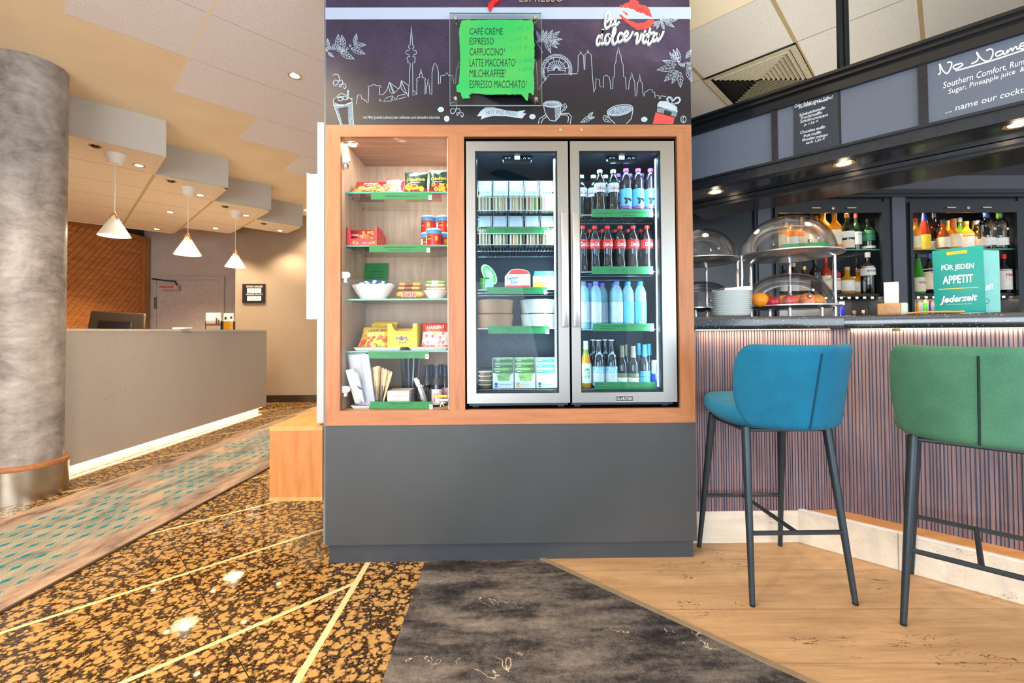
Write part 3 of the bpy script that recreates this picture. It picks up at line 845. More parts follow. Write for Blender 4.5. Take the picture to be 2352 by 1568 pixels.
# glass door with hinges
gd = MB().box(CX0+.002, CX1-.002, KY+.004, KY+.009, OZ0+.003, OZ1-.002).build('glass_door', GLASS, kio)
MB().box(CX1-.005, CX1-.002, KY+.0035, KY+.0095, OZ0+.003, OZ1-.002).build('door_edge', M('glass_edge_pale', srgb(196, 218, 212), .1), gd)
HIN = M('hinge_grey', srgb(206, 204, 200), .35, .3)
for v in (363, 629, 892):
    z = ZV(v, KY)
    h_ = MB()
    h_.prism([(CX0+.002, KY+.0095, z-.016), (CX0+.03, KY+.0095, z-.016), (CX0+.042, KY+.0095, z-.008), (CX0+.042, KY+.0095, z+.008), (CX0+.03, KY+.0095, z+.016), (CX0+.002, KY+.0095, z+.016)], (0, .012, 0))
    ho = h_.build('hinge', HIN, gd, bevel=.002)
    MB().box(CX0+.006, CX0+.022, KY+.022, KY+.05, z-.034, z-.014).build('hinge_arm', CHROME, ho)
pz = at(1013, 921, Y=KY+.002)
lk = thing('cam_lock', 'small lock with a bunch of keys at the lower right of the glass door', 'lock', (pz.x, KY+.004, pz.z))
MB().prism([at(1000, 915, Y=KY+.002), at(1029, 915, Y=KY+.002), at(1029, 926, Y=KY+.002), at(1000, 926, Y=KY+.002)], (0, -.006, 0)).build('lock_case', CHROME, lk, bevel=.001)
kk = MB()
for a_ in (.3, 1.0, 1.9):
    c = at(1013, 918, Y=KY-.008)
    kk.tube([c+Vector((.008*math.cos(t), 0, .008*math.sin(t)-.004)) for t in [k*.6 for k in range(11)]], .0012, 5)
    kk.obox(c+Vector((0, -.0015*a_, -.012)), Vector((.02*math.cos(a_), 0, -.02*math.sin(a_))), (0, .001, 0), Vector((.005*math.sin(a_), 0, .005*math.cos(a_))))
kk.build('keys', M('key_brass', srgb(180, 160, 120), .3, .9), lk)
q0, q1 = at(997, 912.5, Y=KY+.003), at(1027, 906.5, Y=KY+.003)
ys = thing('yellow_sticker', 'narrow yellow sticker on the glass door above the lock', 'sticker', (q0.x, KY+.004, q0.z))
MB().box(q0.x, q1.x, KY+.0025, KY+.0038, q0.z, q1.z).build('strip', M('sticker_yellow', srgb(240, 190, 40), .5), ys)

# ---- header board and its printed picture
def header_mat():
    m, nt, b = nt_new('header_print')
    v = coords(nt)
    f = noise(nt, v, 2.2, 4, .6, .4)
    mp = N(nt, 'ShaderNodeMapping', _Scale=(5, 5, 24), _Rotation=(0, .25, 0)); nt.links.new(v, mp.inputs[0])
    g = noise(nt, mp.outputs[0], 6, 5, .75)
    c1 = ramp(nt, f, [(.35, srgb(36, 28, 52)), (.55, srgb(58, 46, 74)), (.7, srgb(80, 64, 84))])
    c1 = mixc(nt, math_(nt, 'MULTIPLY', math_(nt, 'SUBTRACT', g, .45), .5, True), c1, srgb(128, 112, 130))
    # the slate print runs to near black below the skyline
    sep = N(nt, 'ShaderNodeSeparateXYZ'); nt.links.new(v, sep.inputs[0])
    zz = math_(nt, 'DIVIDE', math_(nt, 'SUBTRACT', sep.outputs[2], ZV(250, KY)), ZV(120, KY)-ZV(250, KY), True)
    zz = math_(nt, 'ADD', zz, math_(nt, 'MULTIPLY', math_(nt, 'SUBTRACT', f, .5), .6), True)
    nt.links.new(mixc(nt, zz, srgb(20, 16, 26), c1), b.inputs['Base Color'])
    b.inputs['Roughness'].default_value = .4
    return m
hb = MB().box(KXL, KXR, KY-.002, KY+.02, KZ2, KZ3).build('header_board', header_mat(), kio)
hb.parent = kio
# put the board's own origin at the floor so the print follows real height
HP = dict(Y=KY-.0024)
def hpx(u, v): return at(u, v, **HP)
CHALK = M('white_chalk_print', srgb(180, 198, 210), .6, var=.05)
CHALKD = M('soft_chalk_print', srgb(122, 138, 152), .6, var=.5, vs=260)
RED = M('lip_red', srgb(232, 72, 66), .5, var=.06, vs=200)
DARKP = M('cup_dark_print', srgb(32, 28, 38), .5)
STRIPE = M('header_stripe', srgb(176, 190, 210), .35, var=.03, vs=3)
MB().fill([(747.5, 17.5), (1586.5, 16.5), (1587, 43.5), (747.3, 44.5)], hpx, N0, .0003).build('light_stripe', STRIPE, hb)
def Z1(L): return [(x/5.2275+730, y/5.2275) for x, y in L]
def Z2(L): return [(x/5.2275+1000, y/5.2275) for x, y in L]
def Z3(L): return [(x/5.228+1300, y/5.228) for x, y in L]
def smooth(L, n=4):
    out = []
    for i in range(len(L)-1):
        p0, p1, p2, p3 = [Vector(L[max(0, min(len(L)-1, i+k))]) for k in (-1, 0, 1, 2)]
        for j in range(n):
            t = j/n
            out.append(.5*((2*p1)+(p2-p0)*t+(2*p0-5*p1+4*p2-p3)*t*t+(3*p1-p0-3*p2+p3)*t**3))
    out.append(Vector(L[-1]))
    return [tuple(p) for p in out]
sky = []
sky.append(Z1([(1087,1160),(1110,760),(1075,745),(1085,730),(1068,700),(1075,685),(1105,680),(1095,660),(1060,645),(1058,615),(1095,600),(1110,580),(1090,570),(1092,550),(1108,540),(1115,430),(1123,305),(1131,430),(1138,540),(1152,550),(1155,570),(1135,580),(1150,600),(1185,615),(1183,645),(1148,660),(1138,680),(1168,685),(1172,700),(1160,730),(1170,745),(1138,760),(1142,1145)]))
sky.append(Z1([(465,1250),(470,1190),(480,1140),(520,1140),(525,1180),(580,1210),(585,1230),(605,1230),(612,1050),(598,1038),(650,1030),(660,1018),(680,1010),(695,1030),(755,1030),(758,1042),(740,1055),(745,1140),(790,1130),(830,1080),(855,985),(970,1070),(920,1115),(890,1125),(865,1100),(850,1040),(855,985),(905,1115)]))
sky.append(Z1([(970,1070),(990,1030),(1000,965),(1095,1030)])); sky.append(Z1([(1000,965),(1000,1060),(1040,1110),(1075,1130)])); sky.append(Z1([(1000,965),(1080,1150)])); sky.append(Z1([(870,1000),(915,1110)]))
sky.append(Z1([(785,1215),(830,1170),(895,1150),(880,1215),(785,1215)])); sky.append(Z1([(900,1205),(895,1150),(935,1195),(900,1205)])); sky.append(Z1([(940,1195),(960,1150),(1040,1130),(1055,1165),(985,1185),(940,1195)])); sky.append(Z1([(740,1185),(745,1215),(765,1215),(740,1185)]))
sky.append(Z1([(1190,1130),(1145,1075),(1142,1145),(1190,1130),(1187,990),(1200,970),(1180,965),(1190,940),(1225,925),(1218,900),(1230,880),(1237,820),(1245,880),(1258,900),(1248,925),(1285,940),(1298,965),(1280,970),(1290,990),(1287,1135),(1305,1110),(1305,1060),(1327,945),(1340,1040),(1345,1130),(1370,1135),(1372,870),(1385,800),(1405,755),(1430,790),(1448,870),(1448,1010),(1470,1000),(1475,910),(1530,900),(1550,870),(1570,905),(1620,910),(1632,1000),(1655,1005),(1660,880),(1690,750)]))
sky.append(Z2([(1195,705),(1215,760),(1225,1075),(1250,1075),(1260,1035),(1365,895),(1700,885),(1712,850),(1715,665),(1745,640),(1740,620),(1750,620),(1748,640),(1780,665),(1785,835),(1795,835),(1798,650),(1832,630),(1825,605),(1838,605),(1835,628),(1870,655),(1885,900),(1905,1120),(1910,1075),(1922,1065),(1930,935),(1970,960),(1975,1035),(2015,1055),(2020,920),(2055,900)]))
sky.append(Z3([(485,900),(520,930),(530,980),(535,1065),(560,1068),(565,935),(580,920),(585,770),(600,740),(605,660),(615,640),(630,560),(645,640),(660,670),(668,745),(685,770),(690,920),(715,930),(722,1070),(752,1070),(760,980),(775,940),(790,865),(805,940),(825,980),(830,1158),(850,1140),(858,1000),(875,970),(885,885),(895,970),(915,1000),(925,1130),(942,1160),(945,1110),(1000,1075),(1035,1080),(1040,1105),(1065,1110),(1070,1175),(1080,1145),(1115,1145),(1120,1185),(1135,1180),(1140,1150),(1200,1160)]))
def arc(cx, cy, rx, ry, a0, a1, n=24): return [(cx+rx*math.cos(a0+(a1-a0)*i/n), cy-ry*math.sin(a0+(a1-a0)*i/n)) for i in range(n+1)]
for r in (155, 150, 105, 24): sky.append(Z2(arc(1455, 838, r, r, -.28, math.pi+.28)))
sky.append(Z2(arc(1455, 838, 160, 160, math.pi, math.pi+.7, 8)))
for i in range(13):
    a_ = -.1+i*(math.pi+.2)/12
    sky.append(Z2([(1455+28*math.cos(a_), 838-28*math.sin(a_)), (1455+(155 if i % 2 else 100)*math.cos(a_), 838-(155 if i % 2 else 100)*math.sin(a_))]))
for i in range(27):
    a_ = -.3+i*(math.pi+1.0)/26
    sky.append(Z2(arc(1455+178*math.cos(a_), 838-178*math.sin(a_), 11, 11, 0, 2*math.pi, 7)))
for part_ in ([l for l in sky if sum(p[0] for p in l)/len(l) < 1130], [l for l in sky if sum(p[0] for p in l)/len(l) >= 1130]):
    MB().strokes(part_, 1.15, hpx, N0, .0004).build('skyline_drawing', CHALK, hb)

leaves = MB()
def leaf(b, t, wd=.32, lines=None):
    lines = lines or leaves
    b, t = Vector(b), Vector(t); d = t-b; L = d.length; n = Vector((-d.y, d.x))*wd
    prof = [(0, 0), (.12, .45), (.3, .8), (.45, .85), (.62, .7), (.8, .35), (.92, .12), (1, 0)]
    up = [b+d*s_+n*w_*.6 for s_, w_ in prof]; dn = [b+d*s_-n*w_*.6 for s_, w_ in prof]
    st = [up, dn, [b, b+d*.9]]
    for s_ in (.2, .4, .6):
        st.append([b+d*s_, b+d*(s_+.16)+n*.34]); st.append([b+d*s_, b+d*(s_+.16)-n*.34])
    lines.strokes(st, max(.8, L*.018), hpx, N0, .0004)
def zz(f, x, y): return f([(x, y)])[0]
for q in [(240,590,245,410),(320,570,285,420),(440,530,465,405),(430,540,580,540),(400,580,570,650),(270,630,440,710),(130,560,115,465),(120,630,190,685)]:
    leaf(zz(Z1, *q[:2]), zz(Z1, *q[2:]), .36)
bl = []
for i in range(26):
    x_ = 95+RND.random()*300; bl.append(Z1(arc(x_, 590+25*math.sin(x_/40)-(x_-200)*.05+RND.uniform(-28, 28), 13, 13, 0, 6.283, 8)))
def branch_done():
    global leaves, bl
    leaves.strokes(bl, 1.0, hpx, N0, .0004)
    leaves.build('coffee_branch_drawing', CHALK, hb)
    leaves = MB(); bl = []
branch_done()
for q in [(1215,370),(1295,355),(1340,365),(1410,360),(1495,375),(1525,470),(1490,530),(1470,580),(1390,640)]:
    c_ = (1250+(q[0]-1200)*.35, 480); leaf(zz(Z2, *c_), zz(Z2, *q), .3)
bl.append(Z2([(1205, 490), (1250, 560), (1290, 635)]))
for i in range(10): bl.append(Z2(arc(1230+i*14, 490+RND.uniform(-20, 20), 10, 10, 0, 6.283, 7)))
branch_done()
for q in [(1050,320),(1150,190),(1220,160),(1310,175),(1340,235),(1300,325),(1180,360),(1090,350)]:
    leaf(zz(Z3, 1130+(q[0]-1130)*.3, 255), zz(Z3, *q), .3)
for i in range(9): bl.append(Z3(arc(1040+i*22, 270-i*4+RND.uniform(-15, 15), 9, 9, 0, 6.283, 7)))
branch_done()
for q in [(1285,590),(1240,630),(1160,725),(1090,840),(1175,980),(1270,1005),(1375,1055),(1330,575)]:
    leaf(zz(Z3, 1370+(q[0]-1370)*.22, 800+(q[1]-800)*.25 if q[1] > 640 else 745), zz(Z3, *q), .34)
leaf(zz(Z3, 1440, 700), zz(Z3, 1510, 590), .34); leaf(zz(Z3, 1450, 820), zz(Z3, 1512, 990), .34)
for i in range(16): bl.append(Z3(arc(1340+RND.random()*165, 790+RND.uniform(-35, 35), 13, 13, 0, 6.283, 8)))
branch_done()
for q in [(1880,1400,1745,1470),(1830,1410,1895,1345),(1850,1420,1915,1405)]: leaf(zz(Z2, *q[:2]), zz(Z2, *q[2:]), .38)
leaves.build('leaf_drawing', CHALK, hb)

cup = MB()
def cup_done(n):
    global cup
    cup.build(n, [CHALK, CHALKD, DARKP, RED], hb); cup = MB()
def cst(f, L, wd=1.2): cup.strokes([f(l) for l in L], wd, hpx, N0, .0007)
def cfl(f, poly, mi, t=.0004): cup.fill(f(poly), hpx, N0, t, mi)
# iced drink, left
cfl(Z1, [(185,1255),(275,1500),(430,1502),(408,1190)], 1)
cfl(Z1, [(240,1300),(300,1495),(370,1495),(360,1280)], 2, .0006)
cfl(Z1, arc(298, 1205, 112, 48, 0, 6.1, 20), 2, .0006)
cst(Z1, [[(185,1240),(275,1500)], [(410,1180),(430,1500)], arc(298, 1210, 112, 50, 0, 6.283), [(215,1180),(250,1140),(285,1118),(330,1140),(370,1165)], arc(270, 1190, 30, 20, 0, 6.2, 10), arc(330, 1180, 28, 20, 0, 6.2, 10), [(350,1190),(362,1080),(372,1085),(362,1195)], [(190,1265),(300,1270),(405,1225)]], 1.4)
cup_done('iced_drink_drawing')
for f, ox, oy in ((Z1, 0, 0), (Z1, 1408, 340)):
    cst(f, [smooth([(185+ox,905+oy),(210+ox,890+oy),(245+ox,900+oy),(260+ox,950+oy),(235+ox,1010+oy),(200+ox,1025+oy),(185+ox,990+oy),(210+ox,960+oy),(250+ox,975+oy),(285+ox,960+oy),(300+ox,1000+oy),(270+ox,1045+oy),(260+ox,1020+oy),(300+ox,1010+oy),(325+ox,1010+oy),(340+ox,1045+oy),(320+ox,1065+oy),(310+ox,1040+oy)], 3)], 1.5)
    cup_done('curl_drawing')
# espresso cup
cfl(Z2, [(1295,1262),(1320,1370),(1370,1440),(1440,1455),(1490,1400),(1512,1250)], 2)
cfl(Z2, arc(1402, 1250, 105, 36, 0, 6.1, 20), 1, .0006)
cfl(Z2, [(1430,1290),(1440,1455),(1490,1400),(1508,1270)], 1, .0005)
cst(Z2, [arc(1402, 1250, 107, 38, 0, 6.283), arc(1400, 1255, 84, 26, 0, 6.283), [(1295,1260),(1322,1370),(1375,1445),(1440,1455),(1492,1400),(1512,1250)], [(1510,1265),(1560,1245),(1580,1280),(1555,1320),(1515,1340),(1505,1370)], [(1522,1280),(1550,1270),(1558,1285),(1530,1315)], [(1235,1485),(1250,1425),(1335,1372)], [(1500,1365),(1600,1360),(1632,1400),(1618,1488)], [(1270,1480),(1290,1430),(1345,1395)], [(1500,1380),(1580,1380),(1600,1410),(1590,1470)]], 1.5)
cup_done('espresso_cup_drawing')
# latte cup
rot = lambda cx, cy, rx, ry, a: [(cx+rx*math.cos(t)*math.cos(a)+ry*math.sin(t)*math.sin(a), cy+ry*math.sin(t)*math.cos(a)-rx*math.cos(t)*math.sin(a)) for t in [i*math.pi/14 for i in range(29)]]
cfl(Z3, [(500,1372),(530,1420),(590,1485),(720,1487),(780,1420),(805,1320),(700,1380)], 2)
cfl(Z3, rot(648, 1325, 150, 55, .2)[:-1], 1, .0006)
cst(Z3, [rot(648, 1322, 156, 62, .2), rot(648, 1326, 130, 42, .2), [(497,1365),(530,1430),(590,1487)], [(725,1487),(785,1425),(806,1310)], [(505,1400),(460,1385),(445,1420),(470,1460),(540,1465)], [(510,1415),(478,1408),(470,1430),(515,1448)], [(590,1350),(620,1310),(650,1360),(680,1300),(710,1340)], [(580,1330),(610,1290)], [(690,1290),(740,1320)]], 1.5)
cup_done('latte_cup_drawing')
# to-go cup
cfl(Z3, [(1075,1350),(1305,1412),(1285,1490),(1042,1488)], 3)
cfl(Z3, [(1100,1285),(1340,1345),(1320,1405),(1090,1345)], 1)
cfl(Z3, [(1180,1320),(1270,1345),(1255,1395),(1170,1370)], 2, .0006)
cfl(Z3, [(1125,1215),(1215,1215),(1330,1280),(1340,1345),(1092,1275),(1105,1240)], 0)
cst(Z3, [[(1120,1235),(1330,1290)], [(1240,1240),(1205,1190),(1225,1160),(1265,1165),(1290,1200),(1320,1165),(1360,1165),(1378,1200),(1355,1240),(1300,1250),(1270,1240),(1275,1205)]], 1.4)
cup.strokes([Z3([(1225,1215),(1215,1180),(1245,1170),(1285,1215),(1325,1172),(1365,1180),(1362,1222),(1310,1245)])], 3.0, hpx, N0, .0006, 0)
cup_done('paper_cup_drawing')
# beans
for f, x_, y_, rx, ry in ((Z1, 1478, 1315, 38, 31), (Z1, 1548, 1425, 33, 36), (Z2, 1165, 1400, 38, 31), (Z3, 940, 1433, 38, 31)):
    cup.fill(f(arc(x_, y_, rx, ry, 0, 6.0, 16)), hpx, N0, .0004, 0); cup.strokes([f([(x_-rx*.6, y_-ry*.1), (x_, y_+ry*.15), (x_+rx*.6, y_+ry*.5)])], .8, hpx, N0, .0008, 1); cup_done('bean_drawing')
cst(Z3, [arc(1410, 1433, 32, 40, 0, 6.283, 18), [(1415,1400),(1402,1430),(1412,1465)]], 1.4)
cup_done('bean_drawing')
bn = MB().fill(Z2([(500,1395),(545,1330),(600,1290),(700,1288),(850,1325),(980,1340),(1085,1320),(1048,1358),(1092,1362),(1040,1422),(850,1395),(700,1390),(600,1412),(545,1435),(560,1396)]), hpx, N0, .0006).build('banner_print', CHALK, hb)
MB().text('HOT AND FRESH', lambda x, y: hpx(1117+69*x, 264-10*y+3.5*x-2.5*math.sin(x*3.1))+Vector((0, -.0009, 0))).build('lettering', M('banner_grey', srgb(110, 120, 130), .6), bn)
MB().tpx('¹ mit Milch [enthält Laktose] oder wahlweise auch laktosefrei zubereitet', 831.5, 266, 1010.5, 274.5, Y=KY-.0026).build('lettering', CHALK, hb)
MB().tpx('ESPRESSO', 1193, -16, 1293, 4.5, sp=1.1, Y=KY-.006).build('lettering', M('gold_letters', srgb(190, 176, 140), .35, .5), hb)
sw = [(1126,30),(1121,22),(1122,14),(1130,6),(1143,-2),(1166,-14),(1163,-4),(1148,4),(1138,12),(1131,20)]
MB().prism([hpx(*p) for p in sw], (0, -.016, 0)).build('red_swoosh', M('logo_red', srgb(226, 24, 30), .3, coat=.3), hb)
# kiss mark
lip = MB()
for P in ([(640,85),(700,45),(760,20),(800,-10),(825,-12),(865,15),(890,60),(955,65),(1005,120),(1030,212),(975,185),(925,160),(870,150),(800,110),(740,95)],
          [(630,185),(660,175),(700,215),(740,235),(800,262),(860,285),(930,272),(985,240),(1058,225),(1045,290),(1000,335),(930,357),(860,358),(780,318),(720,270),(690,240)],
          [(675,135),(700,140),(740,165),(762,190),(720,172)]):
    pp = []
    for i, p in enumerate(P):
        q = P[(i+1) % len(P)]
        for s_ in range(4):
            pp.append((p[0]+(q[0]-p[0])*s_/4+RND.uniform(-7, 7), p[1]+(q[1]-p[1])*s_/4+RND.uniform(-7, 7)))
    lip.fill(Z3(pp), hpx, N0, .0007)
lipo = lip.build('lip_print', RED, hb)
lc = MB()
for i in range(16):
    x_ = 720+i*17; y_ = 250+70*math.sin(i*.2)
    lc.strokes([Z3([(x_, y_), (x_+RND.uniform(-6, 6), y_+RND.uniform(25, 55))])], .8, hpx, N0, .0010)
for i in range(12):
    x_ = 790+i*19; y_ = 70+i*7
    lc.strokes([Z3([(x_, y_), (x_+RND.uniform(0, 14), y_+RND.uniform(20, 45))])], .8, hpx, N0, .0010)
lc.build('lip_creases', M('lip_crease_print', srgb(120, 52, 66), .5), lipo)
dv = [[(490,262),(525,215),(520,155),(497,148),(478,210),(470,290),(482,332),(508,325),(545,285)], [(598,235),(570,212),(543,245),(540,285),(560,298),(590,260),(602,222),(592,275),(605,295),(638,262)],
      [(422,445),(398,425),(375,470),(372,520),(392,535),(420,480),(445,345),(425,470),(430,520),(455,515),(478,480)], [(515,408),(482,425),(468,490),(488,525),(520,500),(532,440),(515,408),(532,438),(560,425)],
      [(552,460),(590,390),(593,335),(572,345),(560,430),(563,510),(585,525),(620,490)], [(685,408),(655,392),(630,430),(625,480),(645,502),(690,465)], [(690,455),(735,425),(745,385),(722,375),(700,420),(702,475),(730,482),(775,435),(803,382)],
      [(830,410),(850,395),(862,420),(848,515),(885,480),(905,415),(895,402),(920,412)], [(940,420),(925,470),(938,508),(962,495),(980,460)], [(1012,340),(988,450),(985,505),(1003,528),(1040,480)], [(965,412),(1060,385)], [(1108,415),(1080,398),(1052,440),(1050,480),(1070,485),(1105,440),(1115,400),(1098,460),(1115,480),(1150,430),(1172,378)], [(948,375),(955,370)]]
MB().strokes([Z3(smooth(l)) for l in dv], 4.6, lambda u, v: at(u, v, Y=KY-.014), (0, 1, 0), .011).build('raised_lettering', M('raised_white', srgb(226, 238, 232), .4), hb)

# ---- menu board of clear acrylic on four standoffs
y_ = KY-.034
a0, a1 = at(1034, 243.5, Y=y_), at(1243, 31.5, Y=y_)
mn = thing('menu_board', 'clear acrylic menu board with green price list screwed to the kiosk header', 'menu board', ((a0.x+a1.x)/2, y_, a0.z))
MB().box(a0.x, a1.x, y_-.006, y_, a0.z, a1.z).build('acrylic_sheet', clear('acrylic_grey', (.84, .86, .86, 1), .04, 1.45, .9), mn)
EDG = M('acrylic_edge', srgb(150, 176, 172), .2)
MB().box(a0.x, a1.x, y_-.0062, y_+.0002, a0.z-.001, a0.z+.001).box(a0.x, a1.x, y_-.0062, y_+.0002, a1.z-.001, a1.z+.001).box(a0.x-.001, a0.x+.0005, y_-.0062, y_+.0002, a0.z, a1.z).box(a1.x-.0005, a1.x+.001, y_-.0062, y_+.0002, a0.z, a1.z).build('sheet_edge', EDG, mn)
for u, v in ((1047, 45), (1229, 43), (1046.5, 228), (1231, 229)):
    p = at(u, v, Y=y_-.008)
    so = MB().lathe([(0, .012), (.0075, .012), (.0095, .009), (.0095, -.026), (0, -.026)], 16).build('standoff', CHROME, mn, base=(0, 0, 0), smooth=True)
    so.location = p-Vector(mn.location); so.rotation_euler = (math.pi/2, 0, 0)
gp = Z2([(320,250),(415,235),(425,245),(700,236),(980,238),(1100,245),(1165,232),(1168,265),(1182,300),(1178,400),(1190,520),(1188,640),(1192,760),(1178,880),(1190,1000),(1182,1140),(1160,1140),(1150,1115),(1120,1118),(1112,1210),(1090,1205),(1060,1165),(1030,1130),(900,1135),(600,1135),(440,1118),(400,1150),(420,1180),(325,1185),(300,1110),(255,1100),(250,1040),(285,1000),(290,900),(300,700),(290,500),(285,400),(295,300)])
jg = []
for i, p in enumerate(gp):
    q = gp[(i+1) % len(gp)]
    d = math.hypot(q[0]-p[0], q[1]-p[1]); n = max(1, int(d/3))
    for s_ in range(n): jg.append((p[0]+(q[0]-p[0])*s_/n+(RND.uniform(-.8, .8) if s_ else 0), p[1]+(q[1]-p[1])*s_/n+(RND.uniform(-.8, .8) if s_ else 0)))
def green_mat():
    m, nt, b = nt_new('green_brush_print')
    v = coords(nt); f = noise(nt, v, 4, 2)
    nt.links.new(ramp(nt, f, [(.3, srgb(30, 178, 92)), (.7, srgb(84, 186, 80))]), b.inputs['Base Color']); b.inputs['Roughness'].default_value = .35
    return m
gpan = MB().prism([at(u, v, Y=y_-.0066) for u, v in jg], (0, -.0005, 0)).build('green_print', green_mat(), mn)
tm = MB(); P_ = dict(Y=y_-.0074)
for t, u1, v0, v1 in (('CAFÉ CRÈME', 1155, 60.5, 79.5), ('ESPRESSO', 1134, 86.5, 102.5), ('CAPPUCCINO¹', 1159, 110.5, 127.5), ('LATTE MACCHIATO¹', 1185.5, 134.5, 153), ('MILCHKAFFEE¹', 1162, 159.5, 177.5), ('ESPRESSO MACCHIATO¹', 1209.5, 184.5, 202.5)):
    tm.tpx(t, 1078.5, v0, u1, v1, 0, .05, 0, **P_)
tm.build('lettering', M('menu_black', srgb(16, 34, 22), .5), gpan)
pr_ = MB()
for t, u0, u1, v0, dv_ in (('2.80 €', 1175, 1218, 62, 3), ('2,50 €', 1171, 1214, 85, 3), ('3.20 €', 1171, 1213, 106, 3), ('3.80€', 1190, 1226, 135, 4), ('3.80€', 1189, 1224, 156, 5), ('3.00€', 1175, 1210, 202, 2)):
    MB().tpx(t, u0, v0, u1, v0+11, 0, .1, **dict(P_, dv=dv_)).build('handwritten_price', M('price_green', srgb(34, 168, 92), .5), gpan)

# ---- white panel and screen on the kiosk's left, and the oak box bench
wp_ = thing('white_display_panel', 'tall white panel fixed to the left side of the kiosk above the bench', 'panel', (KXL-.03, KY+.3, KZ1))
MB().box(XU(728, 2.135), KXL-.0145, 2.135, KB, .655, ZV(281, 2.135, 735)).build('panel', M('panel_white', srgb(176, 177, 178), .4, var=.01), wp_)
ws = thing('wall_screen', 'slim white screen housing mounted on the tall white panel', 'screen', (XU(716, 2.15), 2.4, 1.15))
MB().box(XU(709, 2.14), XU(728, 2.135), 2.14, 2.74, ZV(733, 2.14, 712), ZV(399, 2.14, 712)).build('housing', M('panel_white', srgb(244, 244, 244)), ws)
MB().box(XU(703.5, 2.14), XU(709, 2.14)-.0002, 2.14, 2.74, ZV(733, 2.14, 712)+.001, ZV(399, 2.14, 712)+.004).build('front_bezel', M('bezel_white', srgb(168, 170, 171), .4), ws)
bn_ = thing('bench', 'low oak box bench fixed to the left side of the kiosk', 'bench', (-.98, 2.4, .29))
bx0, bx1, bz0, bz1 = XU(620, KY), KXL-.0145, ZV(1150.5, KY, 680), ZV(979, KY, 680)
OKB = wood('bench_oak', srgb(170, 104, 50), srgb(196, 132, 72), 'Z', 1.1)
OKBX = wood('bench_oak_top', srgb(200, 136, 74), srgb(224, 164, 98), 'Y', 1.1)
MB().box(bx0, bx1, KY, KB, bz1-.02, bz1).build('top_board', OKBX, bn_)
MB().box(bx0+.001, bx1, KY+.001, KB, bz0+.018, bz1-.02).build('box_body', OKB, bn_)
MB().box(bx0, bx1, KY, KB, bz0, bz0+.018).build('bottom_board', OKBX, bn_)
